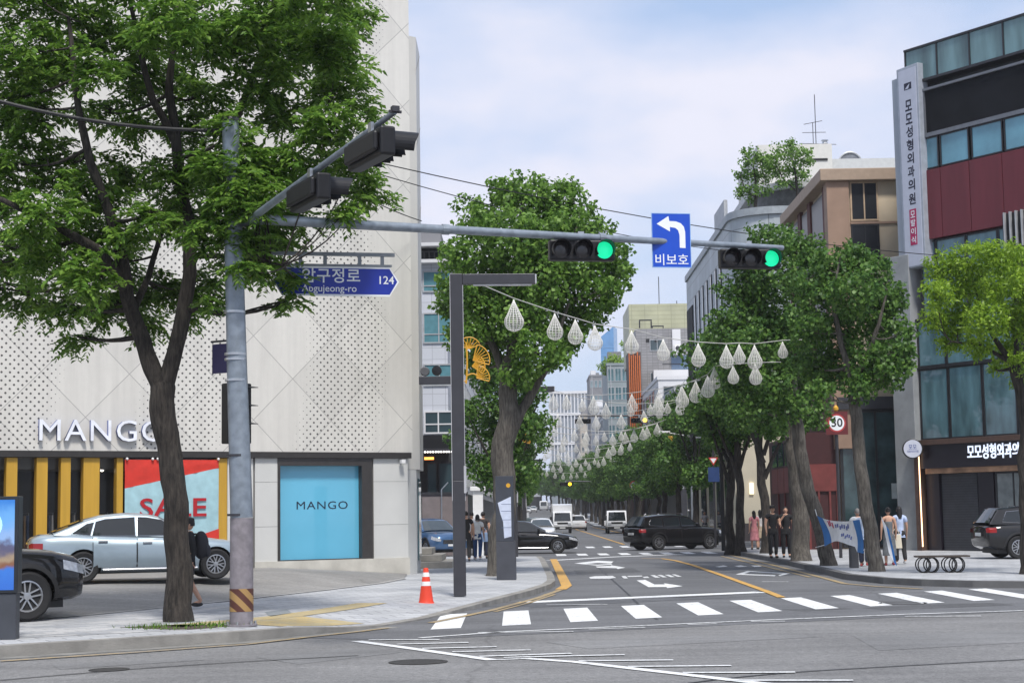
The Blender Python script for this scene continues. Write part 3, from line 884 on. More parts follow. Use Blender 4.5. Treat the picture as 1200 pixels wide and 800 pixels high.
# --- the bright willow-like tree at the right edge
bW = gnd(1203, 671, .15)
limbs = px_limbs(bW, 40, [
    ([(1206, 672), (1203, 620), (1202, 560), (1203, 500), (1196, 455), (1186, 425)], [.22, .18, .17, .16, .14, .1]),
    ([(1188, 430), (1165, 395), (1150, 365), (1140, 330)], [.08, .06, .04, .02]), ([(1203, 470), (1225, 420), (1250, 370)], [.1, .07, .03]),
    ([(1196, 455), (1190, 390), (1195, 330)], [.08, .05, .02]), ([(1186, 425), (1150, 405), (1115, 400)], [.06, .04, .02])])
lumps = px_lumps(bW, 40, [(1105, 315, 24), (1135, 305, 26), (1165, 302, 26), (1195, 305, 26), (1098, 345, 22), (1128, 340, 28), (1160, 338, 30), (1192, 340, 30), (1095, 375, 18), (1122, 375, 24), (1155, 375, 28), (1190, 375, 30), (1112, 402, 18), (1145, 405, 20), (1180, 412, 20), (1200, 425, 18), (1225, 330, 34), (1225, 380, 34), (1250, 350, 34), (1168, 432, 10), (1192, 448, 10)], 1.3, 9)
tree('lime_green_tree', 'bright lime green tree with feathery foliage at the right end of the pavement', bW, limbs, lumps, LEAF_LIME, BARK, 'plain', 3000, .13, .045, gap=.32, sc=1.6)

# --- the rows further down the street: three kinds, copied
def row_tree(label, h, w, seed, z0=3.5, group='street trees along the road'):
    rr = random.Random(seed)
    limbs = [([(0, 0, 0), (.05, 0, 1.2), (rr.uniform(-.15, .15), 0, 2.6), (rr.uniform(-.2, .2), .1, 4.0), (rr.uniform(-.3, .3), 0, h * .7)], [.22, .18, .165, .15, .08])]
    for k in range(4):
        q = k * 1.6 + rr.uniform(0, 1)
        limbs.append(([(0, 0, 2.8 + .3 * k), (math.cos(q) * w * .35, math.sin(q) * w * .35, 4.2 + .4 * k), (math.cos(q) * w * .7, math.sin(q) * w * .7, 5.6 + .5 * k)], [.09, .06, .02]))
    lum = []
    for k in range(34):
        q = rr.uniform(0, 6.28); z = rr.uniform(.0, 1); prof = math.sin(math.pi * (.12 + .8 * z)) ** .7
        rad = w * prof * rr.uniform(.2, .95)
        lum.append(((math.cos(q) * rad, math.sin(q) * rad, z0 + z * (h - z0 - .8)), rr.uniform(.55, .95)))
    return tree('street_tree', label, (0, 0, 0), limbs, lum, LEAF_DARK, BARK, 'plain', 420, .17, .15, group=group, gap=.34, sc=1.3, twigs=2, sprigs=3)
far_lab = ['small street tree far down the right side of the road', 'small street tree far down the left side of the road']
protos = [row_tree(far_lab[0], 8.4, 2.1, 1), row_tree(far_lab[0], 9.2, 2.3, 2), row_tree(far_lab[0], 8.8, 2.0, 3), row_tree(far_lab[0], 9.6, 2.0, 4, 4.9)]
used = set()
def put_tree(k, label, x, y, rz, s):
    z = zg(y) + .15
    if k not in used:
        used.add(k); o = protos[k]; o.location = (x, y, z); o.rotation_euler = (0, 0, rz); o.scale = (s, s, s); o['label'] = label
    else:
        dup(protos[k], label, (x, y, z), rz, None, s)
mid = [(898, 640.5, 63, 'leaning dark street tree left of the two people in black'), (868.5, 642.5, 66, 'slim dark trunked street tree beside the dark post at the far corner kerb'), (856.5, 642.5, 67, 'slim street tree nearest the nose of the black crossover at the far corner')]
for i, (px, py, Y, lab) in enumerate(mid):
    p = at(px, py, Y)
    put_tree(3, lab, p.x, Y, i * 1.9, (1.0, .94, .97)[i])
y, i = 92.0, 0
while y < 430:
    put_tree(i % 3, far_lab[0], 9.3 + random.uniform(-.25, .25), y, random.uniform(0, 6.28), random.uniform(.88, 1.05) * (1 if y < 200 else 1.1))
    y += random.uniform(7.5, 9.5) * (1 if y < 200 else 1.5); i += 1
put_tree(1, 'shady street tree on the left pavement behind the dense ginkgo and the people walking away', -.72, 56.5, 1.1, .78)
y = 94.0
while y < 430:
    put_tree(i % 3, far_lab[1], -1.0 + random.uniform(-.25, .25), y, random.uniform(0, 6.28), random.uniform(.8, .95) * (1 if y < 200 else 1.15))
    y += random.uniform(9, 11.5) * (1 if y < 200 else 1.5); i += 1

for k, (px, Y) in enumerate(((646, 395), (655, 350), (664, 410), (671, 370), (680, 395), (689, 350), (697, 380), (705, 330), (634, 452), (641, 462), (716, 300))):
    put_tree(k % 3, 'street tree closing the far end of the road where it bends', at(px, 590, Y).x, Y, k * 1.3, 1.25)
# ------------------------------------------------------------------ the white perforated fashion store
def clad_mat():
    m, nt, b, vec = node_mat('perforated_white_panels', 0.45)
    sp = nd(nt, 'ShaderNodeSeparateXYZ'); nt.links.new(vec, sp.inputs[0])
    x, z = sp.outputs[0], sp.outputs[2]
    p = math_n(nt, 'ADD', x, z); q = math_n(nt, 'SUBTRACT', x, z)
    def cell(v, size):                      # distance from the nearest line of a lattice, and its index
        f = math_n(nt, 'DIVIDE', v, size)
        return math_n(nt, 'FRACT', f), math_n(nt, 'FLOOR', f)
    D = 2.24
    f1, i1 = cell(math_n(nt, 'ADD', p, .35), D); f2, i2 = cell(math_n(nt, 'ADD', q, .1), D)
    def edge(f): return math_n(nt, 'LESS_THAN', math_n(nt, 'ABSOLUTE', math_n(nt, 'SUBTRACT', f, .5)), .494)
    seam = math_n(nt, 'MULTIPLY', edge(f1), edge(f2))        # 1 away from the joints
    # holes on a staggered lattice
    d = .205
    h1, _ = cell(p, d); h2, _ = cell(q, d)
    a = math_n(nt, 'SUBTRACT', h1, .5); c = math_n(nt, 'SUBTRACT', h2, .5)
    rr = math_n(nt, 'SQRT', math_n(nt, 'ADD', math_n(nt, 'MULTIPLY', a, a), math_n(nt, 'MULTIPLY', c, c)))
    # bands of holes that sway from side to side with the height
    sway = math_n(nt, 'MULTIPLY', math_n(nt, 'SINE', math_n(nt, 'MULTIPLY', math_n(nt, 'ADD', z, 1.2), .62)), .38)
    band = math_n(nt, 'SINE', math_n(nt, 'MULTIPLY', math_n(nt, 'ADD', math_n(nt, 'ADD', x, sway), 3.425), 2 * math.pi / 4.5))
    rad = rng(nt, band, -.35, .4, 0.0, .195); rad = math_n(nt, 'MULTIPLY', rad, math_n(nt, 'GREATER_THAN', band, -.22))
    hole = math_n(nt, 'LESS_THAN', rr, rad)
    n = noise_n(nt, vec, .25, 4); st = noise_n(nt, vec, 6, 5)
    tone = nd(nt, 'ShaderNodeTexWhiteNoise', noise_dimensions='2D'); cb = nd(nt, 'ShaderNodeCombineXYZ')
    nt.links.new(i1, cb.inputs[0]); nt.links.new(i2, cb.inputs[1]); nt.links.new(cb.outputs[0], tone.inputs['Vector'])
    base = mixc(nt, 1.0, (0.62, 0.60, 0.555), rng(nt, tone.outputs['Value'], 0, 1, .95, 1.05), 'MULTIPLY')
    base = mixc(nt, 1.0, base, rng(nt, n, .3, .7, .95, 1.04), 'MULTIPLY')
    base = mixc(nt, 1.0, base, rng(nt, st, .3, .7, .98, 1.02), 'MULTIPLY')
    mp = nd(nt, 'ShaderNodeMapping'); mp.inputs['Scale'].default_value = (2.2, 2.2, .12); nt.links.new(vec, mp.inputs['Vector'])
    base = mixc(nt, 1.0, base, rng(nt, noise_n(nt, mp.outputs['Vector'], 1.5, 5, .65), .35, .7, 1.03, .90), 'MULTIPLY')
    base = mixc(nt, seam, (0.36, 0.35, 0.33), base)
    base = mixc(nt, hole, base, (0.085, 0.083, 0.078))
    nt.links.new(base, b.inputs['Base Color'])
    return m
CLAD = clad_mat()
MS = lambda px, py=560: onplane(px, py, MC, MA)[0]
MZ = lambda px, py: onplane(px, py, MC, MA)[1]
store = thing('store_building', 'white fashion store clad in perforated diamond panels with a yellow finned shop front', 'store', (MC[0], MC[1], 0), MA)
st_i = Matrix.Rotation(-MA, 3, 'Z')
def loc2(x, y):                              # world xy -> store frame
    v = st_i @ Vector((x - MC[0], y - MC[1], 0)); return (v.x, v.y)
zc = MZ(473, 530)
Wd = 46.0
side_end = loc2(-3.17, 51.5)
cl = MB()
cl.box(-Wd, 0, 0, .5, zc, 24.5)
cl.build('facade_cladding', CLAD, store)
cl = MB()
cl.prism([(-.02, .503), (loc2(-3.02, 47.0)), (loc2(-3.03, 48.7)), (-6, 6), (-12, .503)], zc - .45, 15.6)
cl.build('corner_cladding', mat('plain_white_panels', (.57, .555, .52), .45, var=.05, scale=.4), store)
for zz in (5.2, 7.6, 10.0, 12.4, 14.6):
    a_, b_ = loc2(-3.014, 46.9), loc2(-3.024, 48.7); j_ = MB(); j_.extrude([(a_[0], a_[1], zz), (b_[0], b_[1], zz + .9), (b_[0], b_[1], zz + .925), (a_[0], a_[1], zz + .025)], (.004, -.002, 0)); j_.build('panel_joint', mat('panel_joint_grey', (.27, .26, .245), .9), store)  # slanting grey seam strips on the corner panels
cl = MB(); cl.prism([(-Wd, .503), (-.6, .503), loc2(-3.6, 52), (-20, 20), (-Wd, 20)], zc + .1, 24.3); cl.build('wall', CONC, store)
ft = MB(); ft.box(-Wd, -.05, -.03, .45, zc - .16, zc - .003); ft.build('fascia', mat('dark_bronze_trim', (.035, .032, .03), .4), store)
# stone piers of the ground floor
z0 = .0
def pier(x0, x1, y0=.06, y1=.7, top=None):
    mb = MB(); mb.box(x0, x1, y0, y1, z0, (top or zc) - .163)
    o = mb.build('stone_pier', TILE, store, bevel=.01)
    for k in (1, 2):
        j = MB(); zz = z0 + .35 + k * 1.18
        j.box(x0 - .002, x1 + .002, y0 - .003, y0 + .02, zz, zz + .012)
        j.build('stone_joint', mat('joint_grey', (.3, .3, .29), .9), o)
pier(MS(438) + .02, -.12); pier(MS(300), MS(326.5))
sd = MB(); sd.prism([(-.118, .4), loc2(-3.12, 46.9), loc2(-3.12, 48.5), (-1.5, 3.5)], 0, zc - .46); sd.build('side_wall', TILE, store)
sg = MB(); a, b = Vector(loc2(-3.11, 47.3)), Vector(loc2(-3.11, 48.3)); 
sg.extrude([(a.x, a.y, .5), (b.x, b.y, .5), (b.x, b.y, zc - .7), (a.x, a.y, zc - .7)], (.03, -.005, 0)); sg.build('side_window', GLASSB, store)
pb = MB(); pb.box(MS(300) - .02, -.1, .02, .06, 0, .62); pb.build('plinth', mat('stone_plinth', (.5, .48, .43), .8, var=.15, scale=2), store)
# blue display window
xa, xb = MS(327), MS(437); zb = MZ(380, 656); zt = zc - .165
fr = MB(); 
fr.box(xa, xb, .25, .3, zb, zt); dw = fr.build('display_window', mat('pale_blue_poster', (.12, .44, .63), .3, var=.03, scale=1.2, coat=1.0), store)
fr = MB(); fr.box(xb - .32, xb, .03, .25, zb - .1, zt); fr.box(xa - .02, xb - .32, .03, .25, zt - .2, zt); fr.box(xa - .02, xb - .32, .03, .25, zb - .1, zb + .03); fr.box(xa - .02, xa + .05, .03, .25, zb + .03, zt - .2)
fr.build('window_frame', mat('dark_bronze_frame', (.06, .055, .053), .35, .4), dw)
gl = text('MANGO', .30, mat('dark_navy_lettering', (.012, .025, .05), .5), dw, ((MS(352.5) + MS(410.5)) / 2, .246, MZ(381, 592)), name='lettering', sx=1.28, spacing=1.12, extrude=.002)
# shop front: recess, glass, yellow fins
xl, xr_ = -Wd, MS(300)
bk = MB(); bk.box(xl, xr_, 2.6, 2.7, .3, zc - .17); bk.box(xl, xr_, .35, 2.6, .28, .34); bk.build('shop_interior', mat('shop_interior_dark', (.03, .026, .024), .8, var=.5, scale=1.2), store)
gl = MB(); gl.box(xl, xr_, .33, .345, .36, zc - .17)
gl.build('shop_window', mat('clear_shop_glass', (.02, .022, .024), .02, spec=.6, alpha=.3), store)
YEL = mat('yellow_fin_panel', (.50, .29, .035), .42, var=.1, scale=1.5, stretch=(6, 6, .4))
fins = [(8, 21), (43.5, 56.5), (72, 83.5), (98.5, 117.5), (137.5, 145), (254, 267)]
x = MS(8) - .9
while x > -Wd + 1:
    fins.append((None, x)); x -= 1.05
for a, b in fins:
    mb = MB()
    if a is None: mb.box(b, b + .42, .05, .32, .36, zc - .17)
    else: mb.box(MS(a), MS(b), .05, .32, .36, zc - .17)
    mb.build('yellow_fin', YEL, store, bevel=.008)
mb = MB(); mb.box(MS(267) + .02, MS(298), .08, .5, .3, zc - .17); mb.build('stone_pier', TILE, store)
# small spotlights inside the shop
LIT = mat('lit_lamp', (1, .95, .85), .5, emit=(1, .93, .8), estr=6)
for px, py in ((21.5, 537), (62, 548), (67, 543), (125, 549.5), (131.5, 550)):
    s_, z_ = MS(px, py), MZ(px, py); mb = MB(); mb.ball((s_, .9, z_ + .02), .045, 8, 6); mb.build('spotlight', LIT, store)
# white lettering above the shop front
LET = mat('white_sign_lettering', (.78, .8, .86), .4); LETS = mat('sign_letter_side', (.1, .13, .28), .5)
sign = thing('shop_sign', 'large white letters fixed on the perforated facade above the yellow fins', 'sign', (MC[0], MC[1], 0), MA)
x0, x1 = MS(44, 508), MS(191, 508)
me = text_mesh('MANGO', 1.0, extrude=.06, spacing=1.1)
xs = [v.co.x for v in me.vertices]; ys = [v.co.y for v in me.vertices]
sx = (x1 - x0) / (max(xs) - min(xs)); hz = MZ(100, 493.5) - MZ(100, 518.5); sy = hz / (max(ys) - min(ys))
for v in me.vertices:
    v.co.x *= sx; v.co.y *= sy
me.materials.clear(); me.materials.append(LET); me.materials.append(LETS)
for p in me.polygons: p.material_index = 0 if abs(p.normal.z) > .7 else 1
link(bpy.data.objects.new('lettering', me), sign, 0, ((x0 + x1) / 2, -.07, MZ(118, 506) ), (math.pi / 2, 0, 0))
# SALE banner
ban = thing('sale_banner', 'red and pale blue banner reading SALE hung on the shop front', 'banner', (MC[0], MC[1], 0), MA)
bx0, bx1, bz1 = MS(146), MS(256), MZ(200, 538.5); bz0 = .75
def wavy(s, z): return -.02 - .012 * math.sin(s * 9 + z * 2) - .01 * math.sin(z * 5)
zl, zr = MZ(147, 572), MZ(256, 548)
mb = MB()
mb.cur = 0; mb.grid(lambda u, v: (bx0 + (bx1 - bx0) * u, wavy(u * 3, bz0 + v), bz0 + (zl + (zr - zl) * u - bz0) * v), 12, 10)
mb.cur = 1; mb.grid(lambda u, v: (bx0 + (bx1 - bx0) * u, wavy(u * 3, bz1 * v), (zl + (zr - zl) * u) * (1 - v) + bz1 * v), 12, 4)
PALEB = mat('pale_blue_cloth', (.34, .53, .58), .8); REDC = mat('red_cloth', (.58, .035, .022), .7)
mb.build('cloth', [PALEB, REDC], ban, smooth=True)
t2 = MB(); t2.extrude([(MS(236), -.055, bz0 + .02), (MS(256), -.055, bz0 + .02), (MS(256), -.055, MZ(256, 619)), (MS(236), -.055, MZ(236, 626))][::1], (0, .012, 0)); t2.build('red_corner', REDC, ban)
sx0, sx1 = MS(163, 592), MS(241, 592)
me = text_mesh('SALE', 1.0, extrude=.004, bold=.012)
xs = [v.co.x for v in me.vertices]; ys = [v.co.y for v in me.vertices]
for v in me.vertices:
    v.co.x *= (sx1 - sx0) / (max(xs) - min(xs)); v.co.y *= (MZ(200, 584.5) - MZ(200, 606.5)) / (max(ys) - min(ys))
me.materials.clear(); me.materials.append(mat('dark_red_lettering', (.4, .012, .02), .6))
link(bpy.data.objects.new('lettering', me), ban, 0, ((sx0 + sx1) / 2, -.055, MZ(202, 595.5)), (math.pi / 2, 0, 0))
for px in (148, 184, 178, 255):
    mb = MB(); mb.ball((MS(px), -.06, bz1 + .02), .035, 8, 6); mb.build('clip', WHITE, ban)
# clothes rails seen through the glass
cloth_cols = [(.25, .03, .05), (.03, .03, .05), (.5, .48, .45), (.05, .09, .2), (.3, .2, .12), (.6, .6, .62), (.12, .05, .14), (.02, .02, .02)]
CM = [mat('garment_cloth_%s' % w, c, .85) for w, c in zip('red black cream navy tan white plum ink'.split(), cloth_cols)]
rails = [(24, 43, 'clothes rail behind the leftmost shop window beside the lit display'), (57, 72, 'clothes rail behind the narrow window between the second and third yellow fins'), (84, 98, 'clothes rail behind the narrow window between the third and fourth yellow fins'), (118, 137, 'clothes rail with garments behind the shop window beside the sale banner')]
for k, (a, b, lab) in enumerate(rails):
    rk = thing('clothes_rail', lab, 'clothes rail', (MC[0], MC[1], 0), MA, 'clothes rails in the shop window')
    s0, s1 = MS(a) - .05, MS(b) + .05; y0_ = .95; zt_ = 1.98
    mb = MB(); mb.tube([(s0, y0_, .34), (s0, y0_, zt_), (s1, y0_, zt_), (s1, y0_, .34)], .015, 6); mb.build('rail_frame', STEEL, rk)
    n = int((s1 - s0) / .075)
    for q in range(n):
        xx = s0 + .05 + (s1 - s0 - .1) * q / max(1, n - 1); ln = random.uniform(.65, 1.1)
        mb = MB(); mb.hexa([(xx - .025, y0_ - .2, zt_ - ln), (xx + .02, y0_ - .2, zt_ - ln), (xx + .025, y0_ + .2, zt_ - ln), (xx - .02, y0_ + .2, zt_ - ln)], [(xx - .015, y0_ - .16, zt_ - .06), (xx + .015, y0_ - .16, zt_ - .06), (xx + .015, y0_ + .16, zt_ - .06), (xx - .015, y0_ + .16, zt_ - .06)])
        mb.build('garment', random.choice(CM), rk)
# small white floodlight at the corner
fl = thing('floodlight', 'small white lamp under the corner of the perforated store', 'lamp', (MC[0], MC[1], 0), MA)
mb = MB(); mb.box(-.42, -.3, -.16, -.03, zc - .3, zc - .2); mb.build('lamp_body', WHITE, fl); mb = MB(); mb.box(-.38, -.34, -.03, .06, zc - .27, zc - .18); mb.build('bracket', DKGREY, fl)
# entrance steps at the corner of the alley
stp = thing('entrance_steps', 'grey stone steps beside the right corner of the perforated store', 'steps', (0, 0, 0), 0)
for k in range(3):
    p = at(488, 652, 52 + k * .7); mb = MB(); mb.box(p.x - .6, p.x + 1.15 - .3 * k, 51.2 + .6 * k, 54.5, .15 + .2 * k, .35 + .2 * k - .003); mb.build('step', KERBD, stp, bevel=.012)
# ------------------------------------------------------------------ signal pole, lamps, signs
SIGGREY = mat('galvanised_pole', (0.235, 0.27, 0.31), 0.45, .35, var=.2, scale=7)
SIGLOW = mat('painted_pole_base', (0.22, 0.20, 0.215), 0.6, var=.2, scale=9)
HOUSING = mat('signal_housing', (0.007, 0.007, 0.009), .5, var=.2, scale=10)
LENS_OFF = mat('unlit_lens', (.03, .028, .03), .15, spec=.7)
GREEN_ON = mat('lit_green_lens', (.0, .5, .3), .3, emit=(.01, .75, .33), estr=.75)
AMBER_ON = mat('lit_amber_lens', (.9, .5, .0), .3, emit=(1.0, .6, .02), estr=4)
AX = Matrix.Rotation(R(90), 3, 'X')            # turns a lathe so that its height runs towards -y
pb = gnd(283, 733, .15); pole_rz = R(22)
poleT = thing('signal_pole', 'tall grey traffic signal pole with a long mast arm over the side street', 'signal pole', tuple(pb), pole_rz)
def pl_(v): return Matrix.Rotation(-pole_rz, 3, 'Z') @ (Vector(v) - pb)
ptop = pl_(at(270, 143, pb.y)); h_ = ptop.z
mb = MB(); mb.tube([(0, 0, 0), (0, 0, 1.62)], [.178, .175], 20); mb.build('pole_base', SIGLOW, poleT, smooth=50)
mb = MB(); mb.tube([(0, 0, 1.622), (ptop.x * .4, ptop.y * .4, h_ * .5), (ptop.x, ptop.y, h_)], [.172, .155, .13], 20); mb.build('pole_shaft', SIGGREY, poleT, smooth=50)
mb = MB(); mb.tube([(ptop.x, ptop.y, h_ + .003), (ptop.x, ptop.y, h_ + .06)], [.145, .13], 20); mb.build('pole_cap', DKGREY, poleT)
mb = MB(); mb.lathe([(.24, .002), (.24, .03), (.18, .03)], 20); mb.build('base_plate', SIGLOW, poleT)
for k in range(6):
    q = k * math.pi / 3; mb = MB(); mb.lathe([(.022, .03), (.022, .07), (.012, .075)], 6, (.21 * math.cos(q), .21 * math.sin(q), 0)); mb.build('anchor_bolt', STEEL, poleT)
zz = (1.65, 2.55, 3.7, 4.02, 4.1, 4.75)
for z in zz:
    mb = MB(); f = z / h_; mb.lathe([(.186 - .004 * z, z), (.186 - .004 * z, z + .035)], 20, (ptop.x * f, ptop.y * f, 0)); mb.build('pole_band', DKGREY if z < 3 else STEEL, poleT)
# diagonal yellow and brown warning sleeve
m, nt, b_, vec = node_mat('striped_warning_sleeve', .5)
sp = nd(nt, 'ShaderNodeSeparateXYZ'); nt.links.new(vec, sp.inputs[0])
w = math_n(nt, 'FRACT', math_n(nt, 'ADD', math_n(nt, 'MULTIPLY', sp.outputs[0], 4.2), math_n(nt, 'MULTIPLY', sp.outputs[2], 4.2)))
nt.links.new(mixc(nt, math_n(nt, 'GREATER_THAN', w, .5), (.36, .22, .08), (.09, .03, .02)), b_.inputs['Base Color'])
mb = MB(); mb.lathe([(.181, .22), (.181, .56)], 20); mb.build('warning_sleeve', m, poleT, smooth=50)
# mast arms
def arm(name, a, b, r0, r1, sag=0):
    mid = (a + b) / 2 + Vector((0, 0, sag)); mb = MB(); mb.tube(bez(a, mid, b, 6), [r0 + (r1 - r0) * i / 6 for i in range(7)], 12); return mb.build(name, SIGGREY, poleT, smooth=50)
A0 = pl_(at(285, 256, pb.y)); A1 = pl_(at(917, 290.5, 30.9))
arm('mast_arm', A0, A1, .085, .05)
B0 = pl_(at(287, 262, pb.y)); B1 = pl_(at(463, 131, 19.75))
arm('mast_arm', B0, B1, .06, .035)
for f in (.33, .62):
    p = A0.lerp(A1, f); mb = MB(); mb.lathe([(.09, -.06), (.09, .06)], 12, p, Matrix.Rotation(R(90), 3, 'Y')); mb.build('arm_joint', SIGGREY, poleT)
mb = MB(); mb.obox(B1, (.16, .03, .03)); mb.obox(B1 + Vector((0, .0, .03)), (.09, .09, .07)); mb.build('arm_end_bracket', DKGREY, poleT)
def signal(label, loc, rz, lit, n=3, on=GREEN_ON, tilt=0, w=1.16, hood=.22, group=None, scale=1.0):
    """horizontal three-lens signal; local x along the lenses, facing -y"""
    t = thing('traffic_light', label, 'traffic light', loc, rz, group)
    t.rotation_euler = (0, tilt, rz); t.scale = (scale,) * 3
    hh = .36
    mb = MB(); mb.box(-w / 2, w / 2, .0, .2, -hh / 2, hh / 2); mb.build('housing', HOUSING, t, bevel=.03)
    mb = MB(); mb.box(-w / 2 + .05, w / 2 - .05, .2, .27, -hh / 2 + .06, hh / 2 - .06); mb.build('back_cover', HOUSING, t, bevel=.03)
    for k in range(n):
        x = (k - (n - 1) / 2) * w / n
        mb = MB(); mb.lathe([(.150, 0), (.150, .012), (.12, .025), (.07, .034), (0, .038)], 20, (x, 0, 0), AX)
        mb.build('lens', on if k == lit else LENS_OFF, t, smooth=40)
        hd = MB()                                             # hood: open tube, longer above than below
        seg = 18
        for i in range(seg):
            q0, q1 = [R(-215 + 250 * (i + j) / seg) + math.pi / 2 + R(90) for j in (0, 1)]
            q0, q1 = R(-35 + 250 * i / seg), R(-35 + 250 * (i + 1) / seg)
            l0 = hood * (.72 + .28 * max(0, math.sin(q0))); l1 = hood * (.72 + .28 * max(0, math.sin(q1)))
            for rr in (.165, .158):
                hd.poly([(x + rr * math.cos(q0), 0, rr * math.sin(q0)), (x + rr * math.cos(q1), 0, rr * math.sin(q1)), (x + rr * math.cos(q1), -l1, rr * math.sin(q1)), (x + rr * math.cos(q0), -l0, rr * math.sin(q0))])
            hd.poly([(x + .165 * math.cos(q0), -l0, .165 * math.sin(q0)), (x + .165 * math.cos(q1), -l1, .165 * math.sin(q1)), (x + .158 * math.cos(q1), -l1, .158 * math.sin(q1)), (x + .158 * math.cos(q0), -l0, .158 * math.sin(q0))])
        hd.build('hood', HOUSING, t, smooth=50)
    mb = MB(); mb.box(-.05, .05, .08, .12, hh / 2 - .01, hh / 2 + .16); mb.build('hanger', STEEL, t)
    return t
def arm_pt(f): return pb + Matrix.Rotation(pole_rz, 3, 'Z') @ A0.lerp(A1, f)
def f_at(px):
    best = min(range(0, 1001), key=lambda i: abs(proj(arm_pt(i / 1000))[0] - px)); return best / 1000
def proj(p):
    q = CAM_M.transposed() @ (Vector(p) - CAM_P); return 600 + FPX * q.x / -q.z, 400 - FPX * q.y / -q.z
for px, lab in ((680.5, 'traffic light with a lit green lens hanging left of the blue turn sign'), (877.5, 'traffic light with a lit green lens at the far end of the mast arm')):
    p = arm_pt(f_at(px)); d = Matrix.Rotation(pole_rz, 3, 'Z') @ Vector((0, -.06, -.24))
    signal(lab, p + d, R(10), 2, group='traffic lights on the mast arms')
def barm(f): return pb + Matrix.Rotation(pole_rz, 3, 'Z') @ B0.lerp(B1, f)
adir = (barm(1) - barm(0)); arz = math.atan2(adir.y, adir.x)
def bf_at(px): return min(range(0, 1001), key=lambda i: abs(proj(barm(i / 1000))[0] - px)) / 1000
BL = adir.length
for f, lab in ((bf_at(461) - .50 / BL, 'black traffic light seen from the side, higher and nearer of the pair'), (bf_at(386) - .50 / BL, 'black traffic light seen from the side, lower one against the leaves')):
    p = barm(f)
    signal(lab, p + Vector((0, 0, -.33)), arz + math.pi, -1, hood=.36, group='traffic lights on the mast arms')
# blue no-signal left turn sign
p = arm_pt(f_at(786)); s3 = thing('left_turn_sign', 'blue square sign with a white left arrow above white Korean letters', 'road sign', tuple(p + Vector((0, -.10, 0))), R(10))
k_ = p.y / FPX; sw, sh = 47.5 * k_, 65 * k_
mb = MB(); mb.box(-sw / 2, sw / 2, 0, .012, -sh * .49, sh * .51); mb.build('sign_plate', BLUE, s3)
EDGE = mat('sign_border', (.25, .42, .7), .4)
mb = MB()
for q in ((-sw / 2, -sw / 2 + .012, -sh * .49, sh * .51), (sw / 2 - .012, sw / 2, -sh * .49, sh * .51), (-sw / 2 + .012, sw / 2 - .012, -sh * .49, -sh * .49 + .012), (-sw / 2 + .012, sw / 2 - .012, sh * .51 - .012, sh * .51)):
    mb.box(q[0], q[1], -.003, -.0005, q[2], q[3])
mb.build('border', EDGE, s3)
SW = mat('sign_white', (.8, .82, .84), .4, var=.03)
def sg2(x, z): return ((x - 786) * k_, -.002, -(z - 266.5) * k_ + .01)
pts = [(768.5, 247), (783, 237.5), (784, 243.5), (792, 243.8), (798, 246), (801.5, 250), (803, 256), (803, 275.5), (796, 275.2), (796, 260), (794.5, 254.5), (791, 251.5), (784.5, 250.6), (784.5, 256)]
mb = MB(); mb.extrude([sg2(*q) for q in pts], (0, .0015, 0)); mb.build('arrow', SW, s3)
fit_text('비보호', 40 * k_, 13.5 * k_, SW, s3, (0, -.002, -(289.5 - 266.5) * k_ + .01), ex=.001, bold=.004)
mb = MB(); mb.box(-.05, .05, .013, .09, .06, .14); mb.build('clamp', STEEL, s3)
# street name plate
c = at(394, 329.5, 27.3); kn = 27.3 / FPX
np_ = thing('street_name_sign', 'long dark blue street name sign with pointed ends numbered 124', 'street sign', tuple(c), R(12))
hw, hh = 73.5 * kn, 16.2 * kn
def plate(ex, y): return [(-hw - ex, y, 0), (-hw + .14, y, hh + ex), (hw - .14, y, hh + ex), (hw + ex, y, 0), (hw - .14, y, -hh - ex), (-hw + .14, y, -hh - ex)][::-1]
NAVY = mat('street_sign_blue', (.012, .032, .33), .35, var=.05)
mb = MB(); mb.extrude(plate(.02, 0), (0, .02, 0)); mb.build('sign_border', SW, np_); mb = MB(); mb.extrude(plate(-.012, -.003), (0, .0025, 0)); mb.build('sign_plate', NAVY, np_)
tx = lambda px: (px - 394) * kn
text('압구정로', .262, SW, np_, (tx(388), -.005, .075), extrude=.001, spacing=1.06, bold=.003)
text('Apgujeong-ro', .165, SW, np_, (tx(386), -.005, -.125), extrude=.001, spacing=1.0, bold=.001)
text('124', .19, SW, np_, (tx(453), -.005, .02), extrude=.001, bold=.002)
br = MB(); br.box(-hw - .75, hw - .05, -.01, .05, hh + .2, hh + .26); br.build('bracket_rail', GREY, np_)
br = MB(); br.box(-hw - .75, hw - .1, -.008, .04, hh + .02 + .004, hh + .06); br.build('bracket_rail', GREY, np_)
for px in (352, 381, 422, 449):
    mb = MB(); mb.box(tx(px) - .03, tx(px) + .03, 0, .03, hh + .063, hh + .197); mb.build('bracket_post', GREY, np_)
